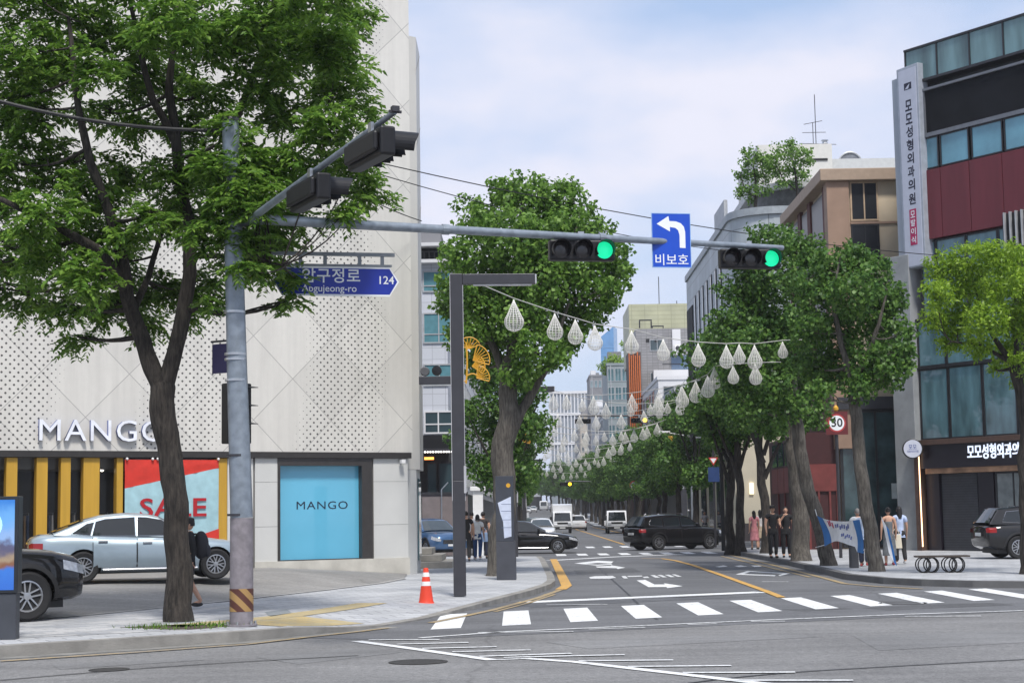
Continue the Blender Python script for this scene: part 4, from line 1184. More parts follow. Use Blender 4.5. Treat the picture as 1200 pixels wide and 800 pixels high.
# small vertical sign on the pole and pedestrian signal behind it
c = at(258, 420, 26.75); vs = thing('street_name_sign', 'small dark purple vertical sign fixed to the left of the grey signal pole', 'street sign', tuple(c), R(-28))
mb = MB(); mb.box(-.17, .22, 0, .02, -.24, .24); mb.build('sign_plate', mat('purple_grey_sign', (.055, .045, .12), .5), vs, bevel=.01)
mb = MB(); mb.box(-.2, .4, .005, .035, .27, .3); mb.build('bracket', DKGREY, vs)
c = at(279, 483, 27.38); ps = thing('pedestrian_signal', 'black pedestrian signal box fixed behind the grey signal pole', 'pedestrian signal', tuple(c), R(40))
mb = MB(); mb.box(-.24, .2, -.1, .14, -.52, .48); mb.build('housing', HOUSING, ps, bevel=.02)
for z in (.3, 0, -.3):
    mb = MB(); mb.hexa([(-.17, -.36, z + .09), (.17, -.36, z + .09), (.17, -.1, z + .1), (-.17, -.1, z + .1)], [(-.17, -.36, z + .1), (.17, -.36, z + .1), (.17, -.1, z + .135), (-.17, -.1, z + .135)]); mb.build('hood', HOUSING, ps)
    mb = MB(); mb.lathe([(.13, .1), (.13, .112), (0, .12)], 16, (0, 0, z), AX); mb.build('lens', LENS_OFF, ps)
# square grey lamp posts with golden ginkgo emblems
LPG = mat('lamp_post_grey', (.06, .06, .068), .4, .4, var=.08); LPW = mat('lamp_post_strip', (.5, .5, .52), .35, .3)
def fan_emblem(parent, k=1.0):
    def fan(cx, cz, r, a0, a1, m):
        f = MB(); n = 7
        arc = [(cx + r * math.cos(R(a0 + (a1 - a0) * i / 12)), 0, cz + r * math.sin(R(a0 + (a1 - a0) * i / 12))) for i in range(13)]
        f.tube([(cx, 0, cz)] + arc + [(cx, 0, cz)], .013, 5, False)
        for i in range(1, n):
            a = R(a0 + (a1 - a0) * i / n); f.tube([(cx, 0, cz), (cx + r * .93 * math.cos(a), 0, cz + r * .93 * math.sin(a))], .009, 4, False)
        f.build('fan_leaf', m, parent)
    st = MB(); st.tube(bez((.0, 0, -.45), (.08, 0, .1), (.02, 0, .62), 8), .02, 6); st.tube(bez((.02, 0, -.25), (.2, 0, -.2), (.3, 0, -.28), 6), .016, 5); st.build('stem', GOLD, parent)
    fan(.03, .48, .26, 30, 170, GOLD); fan(.12, .12, .40, -10, 75, GOLD); fan(.08, -.02, .30, -30, 60, GOLD); fan(.22, -.3, .26, -15, 80, GOLD); fan(.18, .34, .2, 0, 90, GOLD)
def lamp_post(label, loc, rz, lean=0):
    t = thing('street_lamp', label, 'street lamp', loc, rz, 'square grey street lamps'); t.rotation_euler[1] = lean
    H = 6.52; a = .125
    mb = MB(); mb.box(-a, a, -a, a, 0, 2.3); mb.build('post_base', LPG, t, bevel=.008)
    mb = MB(); mb.box(-a, a - .003, -a + .002, a - .002, 2.302, H); mb.build('post', LPG, t, bevel=.008)
    mb = MB(); mb.box(-a - .012, -a - .001, -a - .01, -a + .045, 1.9, H - .02); mb.build('edge_strip', LPW, t)
    mb = MB(); mb.box(a, a + .012, -a + .03, a - .03, 1.9, H - .23); mb.build('edge_strip', LPW, t)
    mb = MB(); mb.box(a + .001, 1.62, -.09, .09, H - .21, H - .002); ar = mb.build('lamp_arm', LPG, t, bevel=.008)
    mb = MB(); mb.box(.35, 1.55, -.07, .07, H - .235, H - .212); mb.build('led_strip', mat('led_diffuser', (.6, .6, .62), .3), ar)
    mb = MB(); mb.box(1.621, 1.65, -.085, .085, H - .2, H - .01); mb.build('end_cap', LPW, ar)
    mb = MB(); mb.box(a - .02, a + .03, -a - .012, -a + .05, 2.05, 2.9 - .3); mb.build('conduit', LPW, t)
    e = MB(); e.tube([(a, 0, 5.0), (a + .08, 0, 5.0)], .02, 6); em = e.build('emblem', GOLD, t); em.location = (.0, -.02, -.68)
    g_e = bpy.data.objects.new('emblem_anchor', None)
    h = MB(); h.tube(bez((a + .06, -.02, 4.9), (a + .12, -.02, 5.3), (a + .08, -.02, 5.7), 6), .02, 6)
    bpy.data.objects.remove(g_e)
    def fan(cx, cz, r, a0, a1):
        f = MB(); n = 7
        arc = [(cx + r * math.cos(R(a0 + (a1 - a0) * i / 12)), -.03, cz + r * math.sin(R(a0 + (a1 - a0) * i / 12))) for i in range(13)]
        f.tube([(cx, -.03, cz)] + arc + [(cx, -.03, cz)], .013, 5, False)
        for i in range(1, n):
            q = R(a0 + (a1 - a0) * i / n); f.tube([(cx, -.03, cz), (cx + r * .93 * math.cos(q), -.03, cz + r * .93 * math.sin(q))], .009, 4, False)
        f.build('fan_leaf', GOLD, em)
    st = MB(); st.tube(bez((a + .05, -.03, 4.95), (a + .10, -.03, 5.4), (a + .06, -.03, 5.8), 8), .02, 6); st.tube(bez((a + .06, -.03, 5.1), (a + .2, -.03, 5.2), (a + .28, -.03, 5.1), 6), .016, 5); st.build('stem', GOLD, em)
    fan(a + .12, 5.66, .24, 20, 160); fan(a + .2, 5.42, .34, -15, 75); fan(a + .18, 5.3, .26, -35, 50); fan(a + .27, 5.06, .26, -15, 85)
    return t
lb = gnd(539, 697.5, .15)
L1 = lamp_post('square grey street lamp nearest the camera with a golden fan leaf emblem', tuple(lb), R(4), R(-.0))
lb2 = at(608, 655, 64.0)
dup(L1, 'square grey street lamp beyond the ginkgo tree, partly hidden by the map pillar', (lb2.x - .15, 64.0, .15), R(2))
for y in (110, 150, 195):
    dup(L1, 'small square grey street lamp far down the left side of the road', (-.2, y, .15), 0)
# dark information pillar with a map
ip = gnd(594, 679, .15)
it = thing('information_pillar', 'dark grey pillar with a pale map panel beside the ginkgo trunk', 'information pillar', tuple(ip), R(-4))
kk = ip.y / FPX
mb = MB(); mb.box(-11.5 * kk, 11 * kk, -.1, .1, 0, 44 * kk); mb.build('pillar_base', mat('pillar_grey', (.06, .063, .075), .45), it, bevel=.006)
mb = MB(); mb.box(-11.5 * kk, 9.5 * kk, -.085, .1, 44 * kk + .003, 120 * kk); mb.build('pillar_panel', mat('pillar_slate', (.05, .056, .07), .35), it, bevel=.006)
mb = MB(); mb.extrude([((q[0] - 594) * kk, -.0885, (679 - q[1]) * kk) for q in ((585, 590), (600.5, 583), (600.5, 629), (592, 631), (591, 612), (588, 603))], (0, .003, 0)); mp_ = mb.build('map_panel', mat('map_white', (.55, .6, .72), .4, var=.1, scale=8), it)
for z in (592, 600, 610, 619):
    mb = MB(); mb.box(-5 * kk, 6.3 * kk, -.090, -.0888, (679 - z) * kk, (679 - z) * kk + .012); mb.build('map_line', mat('map_line_blue', (.1, .14, .25), .5), mp_)
mb = MB(); mb.lathe([(.055, 0), (.055, .004), (0, .004)], 14, (3.5 * kk, -.0855, 109 * kk), AX); mb.build('emblem', GOLD, it)
# traffic cone
cb = gnd(499.5, 709.5, .06); ct = thing('traffic_cone', 'orange traffic cone with two white bands by the dropped kerb', 'traffic cone', tuple(cb), .2)
ORANGE = mat('cone_orange', (.75, .06, .025), .5, var=.08)
mb = MB(); mb.box(-.23, .23, -.23, .23, .0, .035); mb.build('base', RUBBER, ct, bevel=.01)
prof = [(.165, .036), (.15, .06), (.135, .1), (.122, .2), (.05, .68), (.045, .71), (.03, .715), (0, .715)]
mb = MB(); mb.lathe(prof, 20); cn = mb.build('cone_body', ORANGE, ct, smooth=50)
def rad(z): return .122 + (.05 - .122) * (z - .2) / .48 + .002
for a, b in ((.38, .46), (.55, .63)):
    mb = MB(); mb.lathe([(rad(a), a), (rad(b), b)], 20); mb.build('white_band', WHITE, ct, smooth=50)
# digital display at the left edge
kb = gnd(-12, 749, .15); dk = thing('display_kiosk', 'dark upright display kiosk with a lit blue screen at the left kerb', 'display kiosk', tuple(kb), R(3)); kq = kb.y / FPX
mb = MB(); mb.box(-42 * kq, 31.5 * kq, -.1, .12, 0, 53 * kq); mb.build('plinth', mat('kiosk_grey', (.05, .055, .066), .5), dk, bevel=.006)
mb = MB(); mb.box(-42 * kq, 33.5 * kq, -.12, .12, 53 * kq + .003, 165 * kq); mb.build('casing', mat('kiosk_black', (.02, .024, .03), .35), dk, bevel=.01)
m, nt, b_, vec = node_mat('lit_screen', .3)
sp = nd(nt, 'ShaderNodeSeparateXYZ'); nt.links.new(vec, sp.inputs[0])
sc_ = MB(); sx0, sx1, sz0, sz1 = -38 * kq, 29 * kq, 57 * kq, 161 * kq
n_ = noise_n(nt, vec, 5, 3)
zz_ = math_n(nt, 'ADD', rng(nt, sp.outputs[2], sz0, sz1, 0, 1), math_n(nt, 'MULTIPLY', math_n(nt, 'SUBTRACT', n_, .5), .25))
rp = nd(nt, 'ShaderNodeValToRGB'); rp.color_ramp.interpolation = 'EASE'; e_ = rp.color_ramp.elements
e_[0].position = 0; e_[0].color = (.02, .16, .7, 1); e_[1].position = 1; e_[1].color = (.02, .22, .75, 1)
for p_, c_ in ((.2, (.03, .2, .75)), (.27, (.25, .1, .05)), (.36, (.4, .3, .2)), (.48, (.1, .1, .2)), (.56, (.3, .5, .9)), (.78, (.15, .45, .95))):
    q = e_.new(p_); q.color = (*c_, 1)
nt.links.new(zz_, rp.inputs['Fac']); nt.links.new(rp.outputs['Color'], b_.inputs['Emission Color']); b_.inputs['Emission Strength'].default_value = .75; b_.inputs['Base Color'].default_value = (.02, .02, .02, 1)
sc_.box(sx0, sx1, -.1235, -.1205, sz0, sz1); so = sc_.build('screen', m, dk)
mb = MB(); 
for i in range(24):
    q0, q1 = i / 24 * 6.283, (i + 1) / 24 * 6.283; cx, cz, r0, r1 = -2 * kq, 132 * kq, 13 * kq, 17 * kq
    mb.poly([(cx + r1 * math.cos(q0), -.1245, cz + r1 * math.sin(q0)), (cx + r1 * math.cos(q1), -.1245, cz + r1 * math.sin(q1)), (cx + r0 * math.cos(q1), -.1245, cz + r0 * math.sin(q1)), (cx + r0 * math.cos(q0), -.1245, cz + r0 * math.sin(q0))])
mb.build('screen_graphic', mat('screen_ring', (.3, .6, .9), .4, emit=(.3, .65, 1), estr=.7), so)
# round speed sign 30
sp_ = at(980.5, 495.5, 55.5); k5 = 55.5 / FPX
ss = thing('speed_limit_sign', 'round white sign reading 30 on a dark red square board', 'road sign', (sp_.x, sp_.y, .15), R(3)); zc_ = sp_.z - .15
mb = MB(); mb.tube([(0, .08, 0), (0, .08, zc_ + .5)], .055, 10); mb.build('post', DKGREY, ss)
mb = MB(); mb.box(-13 * k5, 13 * k5, -.01, .02, zc_ - 13.5 * k5, zc_ + 13.5 * k5); mb.build('board', mat('dark_red_board', (.12, .018, .02), .5), ss)
mb = MB(); mb.lathe([(10.6 * k5, 0), (10.6 * k5, .006), (0, .006)], 28, (0, -.011, zc_), AX); mb.build('red_ring', mat('sign_red_ring', (.42, .05, .05), .5), ss)
mb = MB(); mb.lathe([(8.8 * k5, 0), (8.8 * k5, .003), (0, .003)], 28, (0, -.018, zc_), AX); mb.build('sign_face', SW, ss)
text('30', .40, BLACK, ss, (0, -.023, zc_), extrude=.001, bold=.006)
mb = MB(); mb.lathe([(.05, 0), (.09, .05), (.09, .12), (.03, .2), (0, .2)], 12, (0, .05, zc_ + 14 * k5)); mb.build('warning_lamp', GOLD, ss)
# white pole with signal arm further down
fp = at(814, 628, 97); FY = 97
ft_ = thing('signal_pole', 'white pole with a signal arm and street light far down the right pavement', 'signal pole', (fp.x, FY, .15), 0)
def fl_(px, py): q = at(px, py, FY); return Vector((q.x - fp.x, 0, q.z - .15))
mb = MB(); mb.tube([(0, 0, 0), (0, 0, fl_(812, 525).z)], [.17, .15], 12); mb.build('pole_base', mat('pale_grey_pole', (.45, .47, .5), .5), ft_, smooth=50)
mb = MB(); mb.tube([(0, 0, fl_(812, 525).z), (0, 0, fl_(812, 470).z)], [.15, .11], 12); mb.build('pole_shaft', DKGREY, ft_, smooth=50)
mb = MB(); mb.tube([fl_(812, 486), fl_(676, 487.5)], [.07, .05], 8); mb.build('mast_arm', DKGREY, ft_)
mb = MB(); mb.tube(bez(fl_(812, 512), fl_(795, 509), fl_(773, 505.5)), [.05] * 7, 8); mb.tube(bez(fl_(812, 512), fl_(826, 514), fl_(832, 510)), [.045] * 7, 8); la = mb.build('light_arm', mat('pale_grey_arm', (.5, .5, .5), .5), ft_)
mb = MB(); q = fl_(777, 506); mb.box(q.x - .25, q.x + .4, -.12, .12, q.z - .05, q.z + .05); mb.build('lamp_head', WHITE, la, bevel=.02)
mb = MB(); q = fl_(786, 513.5); mb.box(q.x - .14, q.x + .14, -.1, .1, q.z - .16, q.z + .14); mb.build('amber_box', GOLD, ft_, bevel=.02)
mb = MB(); q = fl_(810, 543); mb.box(q.x - .2, q.x + .2, -.22, -.15, q.z - .2, q.z + .2); mb.build('sign_plate', SW, ft_)
for px, lit, on, lab in ((683, -1, AMBER_ON, 'dark traffic light far off at the left end of the distant signal arm'), (749, 2, AMBER_ON, 'traffic light with a lit amber lens on the distant signal arm')):
    q = at(px, 493.5 if px < 700 else 492.5, FY); signal(lab, (q.x, q.y - .15, q.z), 0, lit, on=on, hood=.2, scale=.85 if px > 700 else .8)
q = at(663, 567, 190); signal('tiny distant traffic light with a lit amber lens above the far cars', tuple(q), 0, 2, on=AMBER_ON, scale=1.2)
d_ = thing('signal_pole', 'distant thin dark signal pole carrying the tiny amber light', 'signal pole', (8.8, 190.3, .1), 0)
mb = MB(); mb.tube([(0, 0, 0), (0, 0, q.z + .1), (q.x - 8.8, 0, q.z + .25)], .08, 8); mb.build('pole', DKGREY, d_)
# small round sign further down
q = at(743, 568.5, 128); t = thing('speed_limit_sign', 'tiny round white sign beside the trunks far down the right pavement', 'road sign', (q.x, q.y, .15), 0)
mb = MB(); mb.tube([(0, .05, 0), (0, .05, q.z + .2)], .05, 8); mb.build('post', DKGREY, t)
mb = MB(); mb.lathe([(.36, 0), (.36, .01), (0, .01)], 20, (0, 0, q.z - .15), AX); mb.build('red_ring', RED, t); mb = MB(); mb.lathe([(.27, 0), (.27, .004), (0, .004)], 20, (0, -.011, q.z - .15), AX); mb.build('sign_face', SW, t)
q = at(836, 539, 74.5); t = thing('yield_sign', 'small downward triangle sign on a dark post at the far corner', 'road sign', (q.x, q.y, .15), 0)
mb = MB(); mb.tube([(0, .06, 0), (0, .06, q.z + .3)], .05, 8); mb.build('post', DKGREY, t)
r_ = 4.6 * 74.5 / FPX; zq = q.z - .15
mb = MB(); mb.extrude([(-r_ * 1.25, 0, zq + r_ * .7), (r_ * 1.25, 0, zq + r_ * .7), (0, 0, zq - r_ * 1.3)], (0, .01, 0)); mb.build('sign_border', RED, t)
mb = MB(); mb.extrude([(-r_ * .8, -.004, zq + r_ * .46), (r_ * .8, -.004, zq + r_ * .46), (0, -.004, zq - r_ * .82)], (0, .003, 0)); mb.build('sign_face', SW, t)
mb = MB(); q2 = at(838, 555, 74.5); mb.box(-.25, .25, -.02, .04, q2.z - .15 - .35, q2.z - .15 + .3); mb.build('blue_plate', mat('navy_plate', (.02, .05, .16), .5), t)
# dark posts at the far kerb
for px, lab in ((848, 'thin black post nearest the front of the black crossover'),):
    q = at(px, 641, 68); t = thing('post', lab, 'post', (q.x, q.y, .15), 0); mb = MB(); mb.tube([(0, 0, 0), (0, 0, 4.6)], [.09, .07], 10); mb.build('shaft', BLACK, t); mb = MB(); mb.box(-.03, .3, -.1, .1, 4.35, 4.6); mb.build('signal_box', HOUSING, t, bevel=.02)
# overhead cables
CABLE = mat('cable_black', (.02, .02, .022), .6)
def cable(label, a, b, sag, r, n=16, m=CABLE):
    a, b = Vector(a), Vector(b); pts = []
    for i in range(n + 1):
        u = i / n; p = a.lerp(b, u); p.z -= sag * 4 * u * (1 - u); pts.append(p)
    mb = MB(); mb.tube(pts, r, 6); o = mb.build('overhead_cable', m); tag(o, label, 'cable'); return o
pw = lambda px, py: at(px, py, pb.y)
cable('thick dark cable from the left edge to the top of the grey signal pole', at(-60, 101, 25), pw(262, 153), .18, .03)
cable('thin stay wire below the thick cable left of the signal pole', at(196, 160, 27.2), pw(262, 158), .02, .008)
cable('upper overhead wire running from the store to the right over the turn sign', at(440, 190, 40), at(1210, 305, 62), .5, .014)
cable('lower overhead wire running from the store to the right under the turn sign', at(440, 203, 40), at(1000, 303, 62), .55, .012)
cable('short wire slanting down the white corner panels', at(430, 232, 44), at(494, 259, 46.1), .04, .014)
# hoop bench
bb = gnd(1105, 670.5, .15); bt = thing('bench', 'low bench with a dark plank seat carried on round iron hoops', 'bench', tuple(bb), R(-4)); kb_ = bb.y / FPX
mb = MB(); 
for k in range(4): mb.box(-31 * kb_, 30 * kb_, -.22 + .115 * k, -.22 + .115 * k + .1, .385, .425)
mb.build('seat', mat('weathered_bench_wood', (.075, .06, .05), .7, var=.25, scale=3, stretch=(1, 12, 12)), bt)
IRONB = mat('black_iron', (.02, .02, .021), .5, .4)
for x in (-.47, -.27, .17, .36):
    for y, a in ((-.14, 25), (.16, -35)):
        hp = MB(); q_ = [(x + .185 * math.cos(i / 20 * 6.283) * math.cos(R(a)), y + .185 * math.cos(i / 20 * 6.283) * math.sin(R(a)), .195 + .185 * math.sin(i / 20 * 6.283)) for i in range(21)]
        hp.tube(q_, .017, 6, False); hp.build('hoop', IRONB, bt)
# blue and white banner between two trunks
p0, p1 = at(957, 604, 47.6), at(1010, 610, 43.6)
bn = thing('cloth_banner', 'sagging white banner with blue edges tied between two street trees', 'banner', tuple(p0), math.atan2(p1.y - p0.y, p1.x - p0.x))
Lb = math.hypot(p1.x - p0.x, p1.y - p0.y)
def bf(u, v):
    top = .0 - .10 * u - .10 * math.sin(math.pi * u); bot = -.86 + .18 * math.sin(math.pi * u) * (1 - u) * 1.6 + (-.12 if u > .8 else 0)
    x = Lb * (u + (1 - v) * .16 * (1 - u)); return (x, .035 * math.sin(u * 9 + v * 2) + .03 * math.sin(v * 4), bot + (top - bot) * v)
CBL = mat('banner_blue', (.03, .17, .46), .7); CWH = mat('banner_white', (.8, .81, .82), .75)
mb = MB(); mb.cur = 0; mb.grid(lambda u, v: bf(.0 + .17 * u, v), 4, 8); mb.grid(lambda u, v: bf(.83 + .17 * u, v), 4, 8); mb.cur = 1; mb.grid(lambda u, v: bf(.17 + .66 * u, v), 14, 8)
mb.build('cloth', [CBL, CWH], bn, smooth=True)
for u0, u1, v0, v1, c_, w_ in ((.27, .4, .68, .95, (.55, .06, .12), 'crimson'), (.42, .7, .66, .84, (.12, .15, .4), 'indigo'), (.5, .72, .28, .42, (.15, .2, .5), 'blue')):
    nst = int((u1 - u0) / .035)
    for k in range(nst):
        ua = u0 + (u1 - u0) * k / nst; ub = ua + (u1 - u0) / nst * .62; vo = .05 * math.sin(k * 2.3)
        def off(q): return (q[0], q[1] - .012, q[2])
        mb = MB(); mb.poly([off(bf(ua, v0 + vo)), off(bf(ub, v0 + vo)), off(bf(ub + .015, v1 + vo)), off(bf(ua + .015, v1 + vo))])
        mb.build('printed_stroke', mat('banner_ink_' + w_, c_, .7), bn)
for a_, b_2 in ((bf(0, 1), (-.12, .0, .18)), (bf(0, .05), (-.2, 0, -.9)), (bf(1, 1), (Lb + .3, .05, .12)), (bf(1, .1), (Lb + .3, .05, -.8))):
    mb = MB(); mb.tube([a_, b_2], .012, 5); mb.build('tie_rope', WHITE, bn)
p2 = at(1036, 628, 43.5); b2 = thing('cloth_banner', 'narrow blue and white strip of banner at the right side of the leaning trunk', 'banner', tuple(p2), R(-20))
mb = MB(); mb.cur = 1; mb.grid(lambda u, v: (-.02 + .12 * u + .16 * (1 - v), -.25 + .03 * math.sin(v * 5), -.42 + .95 * v - .25 * u), 4, 6); mb.cur = 0; mb.grid(lambda u, v: (.10 + .07 * u + .16 * (1 - v), -.25 + .03 * math.sin(v * 5), -.67 + .95 * v - .1 * u), 3, 6); mb.build('cloth', [CBL, CWH], b2, smooth=True)
q = gnd(1001, 665, .15); t = thing('bollard', 'short dark square bollard under the right end of the blue banner', 'bollard', tuple(q), .1)
mb = MB(); mb.box(-.11, .11, -.11, .11, 0, .58); mb.build('post', mat('bollard_grey', (.07, .07, .075), .6), t, bevel=.02); mb = MB(); mb.box(-.125, .125, -.125, .125, .583, .63); mb.build('cap', DKGREY, t, bevel=.015)
# white gate pillar and black shop sign by the alley
q = at(561, 650, 66); t = thing('gate_pillar', 'white stone gate pillar with a wide cap behind the walking people', 'gate pillar', (q.x, q.y, .15), 0)
mb = MB(); mb.box(-.2, .2, -.2, .2, 0, 2.55); mb.build('shaft', WHITE, t, bevel=.01); mb = MB(); mb.box(-.3, .3, -.3, .3, 2.553, 2.72); mb.build('cap', WHITE, t, bevel=.02)

# dark signal arm with two round lamp backs, seen between the store and the lamp post
q = at(530, 445, 39.5); t = thing('signal_pole', 'dark bracket arm with two round lamp backs left of the square lamp post', 'signal pole', (q.x + .12, 39.5, .15), 0)
k = 39.5 / FPX; zq = q.z - .15
mb = MB(); mb.tube([(0, 0, 0), (0, 0, zq + .35)], .055, 10); mb.build('pole', LPG, t, smooth=50)
mb = MB(); mb.box(-45 * k, .06, -.06, .06, zq - 5 * k, zq + 4.5 * k); mb.build('bracket_arm', LPG, t, bevel=.01)
mb = MB(); mb.lathe([(5.8 * k, -.05), (5.8 * k, .05), (0, .06)], 20, (-24 * k, 0, zq + 11 * k), AX); mb.build('round_lamp', BLACK, t)
mb = MB(); mb.lathe([(5.6 * k, -.04), (5.6 * k, .0), (4.6 * k, .02), (0, .02)], 20, (-38 * k, 0, zq + 10.5 * k), AX); mb.build('round_lamp', mat('lamp_back_grey', (.12, .12, .125), .4, .3), t)
# ------------------------------------------------------------------ buildings on the right and down the street
STEELF = mat('dark_window_frame', (.03, .03, .034), .4, .3)
ALU = mat('pale_window_frame', (.45, .46, .47), .4, .3)
def window(parent, x0, x1, z0, z1, y=0.0, fm=None, gm=None, fw=.06, bars=(), name='window', depth=.06):
    """frame standing proud of the wall with a pane in it (the wall faces -y)"""
    fm = fm or STEELF; gm = gm or GLASS
    mb = MB()
    mb.box(x0, x0 + fw, y - depth, y, z0, z1); mb.box(x1 - fw, x1, y - depth, y, z0, z1)
    mb.box(x0 + fw, x1 - fw, y - depth, y, z0, z0 + fw); mb.box(x0 + fw, x1 - fw, y - depth, y, z1 - fw, z1)
    for b in bars:
        if b[0] == 'v': q = x0 + (x1 - x0) * b[1]; mb.box(q - fw * .4, q + fw * .4, y - depth + .004, y - .004, z0 + fw, z1 - fw)
        else: q = z0 + (z1 - z0) * b[1]; mb.box(x0 + fw, x1 - fw, y - depth + .007, y - .007, q - fw * .4, q + fw * .4)
    w = mb.build(name, fm, parent)
    g = MB(); g.box(x0 + fw, x1 - fw, y - depth * .45, y - depth * .3, z0 + fw, z1 - fw); g.build('pane', gm, w)
    return w
# ---- clinic: dark red panels, black screen, big glass; its front is turned towards the avenue corner
CO, CA = (14.41, 64.9), R(-55)
CS = lambda px, py=520: onplane(px, py, CO, CA)[0]
CZ = lambda px, py: onplane(px, py, CO, CA)[1]
cb_ = thing('clinic_building', 'tall building with dark red panels, a black screen and large glass bays at the right', 'building', (*CO, 0), CA)
s0, s1, s2 = CS(1054), CS(1079, 540), 16.0
zr = CZ(1061, 60); 
mb = MB(); mb.box(CS(1063, 62), s2, .42, 9, 0, zr - .25); mb.build('wall', mat('dark_building_core', (.06, .062, .065), .7), cb_)
CONCP = mat('grey_concrete_column', (.27, .28, .285), .85, var=.14, scale=2, bump=.25)
mb = MB(); mb.box(s0, s1, -.25, .5, 0, CZ(1060, 300)); mb.build('concrete_column', CONCP, cb_, bevel=.02)
zp = CZ(1080, 97)
mb = MB(); mb.box(CS(1061, 62), s2, -.12, .41, zp, zp + .1); mb.box(CS(1061, 62), s2, -.12, .3, zr - .08, zr); pf = mb.build('parapet_rail', STEELF, cb_)
x = CS(1061, 62) + .04
PARG = mat('green_parapet_glass', (.11, .19, .2), .12, spec=.8, var=.5, scale=.5, stretch=(3, 3, .6))
while x < s2:
    mb = MB(); mb.box(x + .03, min(x + 1.55, s2), -.06, -.02, zp + .103, zr - .083); mb.build('parapet_glass', PARG, cb_)
    mb = MB(); mb.box(x - .03, x + .027, -.1, 0, zp + .103, zr - .083); mb.build('parapet_post', STEELF, cb_)
    x += 1.58
z1, z2 = CZ(1087, 107), CZ(1090, 156)
sb = CS(1086, 130)
mb = MB(); mb.box(sb, s2, -.05, .4, z2, z1); mb.build('black_screen', mat('black_mesh_screen', (.010, .011, .014), .85, spec=.2, var=.3, scale=.8), cb_)
mb = MB(); mb.box(sb - .12, s2, -.14, .4, z1 + .003, z1 + .1); mb.box(sb - .12, s2, -.12, .4, z2 - .16, z2 - .003); mb.box(sb - .12, sb - .003, -.12, .4, z2, z1); mb.build('screen_frame', mat('screen_frame_grey', (.16, .17, .19), .45, .3), cb_)
z3 = CZ(1087, 199); z4 = CZ(1088, 281)
mb = MB(); mb.box(s1 + .02, s2, .36, .41, z3, z2 - .163); mb.build('spandrel', STEELF, cb_)
SKYG = mat('blue_sky_glass', (.12, .29, .37), .08, spec=.9, var=.3, scale=.6)
x = CS(1085, 190)
for xa_, xb_ in ((1085, 1101), (1103, 1137), (1140, 1177), (1179, 1216)):
    a_, b_ = CS(xa_, 185), CS(xb_, 185); window(cb_, a_, b_, z3, z2 - .17, .0, fw=.05, gm=SKYG)
mb = MB(); mb.box(CS(1218, 185), s2, -.05, .0, z3, z2 - .17); mb.build('window_band', SKYG, cb_)
REDP = mat('dark_red_panel', (.125, .018, .026), .5, var=.14, scale=.9, stretch=(4, 4, .5))
for xa_, xb_ in ((1086, 1105), (1105.6, 1139), (1139.8, 1178), (1178.8, 1220)):
    mb = MB(); mb.box(CS(xa_, 240), CS(xb_, 240), -.1, .36, z4, z3 - .04); mb.build('red_panel', REDP, cb_, bevel=.006)
mb = MB(); mb.box(CS(1221, 240), s2, -.1, .36, z4, z3 - .04); mb.build('red_panel', REDP, cb_)
mb = MB(); mb.box(CS(1178, 270), CS(1178, 270) + 2.6, -.125, -.101, CZ(1180, 291), CZ(1180, 251)); mb.build('louvre_recess', DARK, cb_)
for k in range(9):
    a_ = CS(1181, 270) + .26 * k; mb = MB(); mb.box(a_, a_ + .045, -.24, -.103, CZ(1180, 292), CZ(1180, 250)); mb.build('louvre_fin', ALU, cb_)
z5 = CZ(1080, 516)
zm = CZ(1100, 430); zk = CZ(1100, 372)
for lo, hi, cols in ((zk + .05, z4 - .05, (1085, 1103, 1139, 1177, 1215)), (zm + .06, zk - .03, (1077, 1110, 1150, 1190, 1230)), (z5 + .02, zm - .02, (1077, 1111, 1151, 1191, 1231))):
    for a_, b_ in zip(cols[:-1], cols[1:]):
        window(cb_, CS(a_, 470) + .01, CS(b_, 470) - .01, lo, hi, .1, fw=.055, gm=GLASSB)
mb = MB(); mb.box(s1 + .02, s2, -.02, .2, zk - .027, zk + .047); mb.box(s1 + .02, s2, -.02, .2, zm - .017, zm + .057); mb.build('transom', STEELF, cb_)
mb = MB(); mb.box(CS(1192, 470), s2, .05, .1, z5, z4); mb.build('dark_bay', DARK, cb_)
# shop front
BROWN = mat('brown_shop_trim', (.085, .05, .038), .5, var=.15); BLACKB = mat('black_fascia', (.010, .007, .012), .35)
z6, z7 = CZ(1086, 522), CZ(1090, 549)
mb = MB(); mb.box(s1 + .06, s2, -.5, .08, z6, z5 - .01); mb.build('shop_canopy', BROWN, cb_, bevel=.01)
mb = MB(); mb.box(CS(1088, 535), s2, -.42, .3, z7, z6 - .004); fa = mb.build('shop_fascia', BLACKB, cb_)
mb = MB(); mb.box(s1 + .06, CS(1087, 580), -.46, .4, 0, z6 - .004); mb.build('brown_post', BROWN, cb_, bevel=.01)
sl_ = CS(1089, 580); mb = MB(); mb.tube([(sl_ + .02, -.5, .3), (sl_, -.5, z6 - .05)], .022, 8); mb.build('light_strip', mat('warm_light_strip', (.9, .6, .4), .4, emit=(1, .62, .36), estr=2.2), cb_)
mb = MB(); mb.box(CS(1091, 600), CS(1106, 600), -.2, .3, 0, z7 - .2); mb.build('side_panel', BLACKB, cb_)
x0_, x1_ = CS(1107, 600), CS(1149, 600)
mb = MB(); mb.box(x0_, x1_, -.1, .3, 0, z7 - .22)
sh = mb.build('roller_shutter', mat('shutter_grey', (.038, .04, .048), .5, .3), cb_)
for k in range(30):
    z = .1 + k * (z7 - .4) / 30; mb = MB(); mb.box(x0_ + .01, x1_ - .01, -.115, -.102, z, z + (z7 - .4) / 30 * .62); mb.build('slat', mat('shutter_slat', (.05, .052, .06), .45, .3), sh)
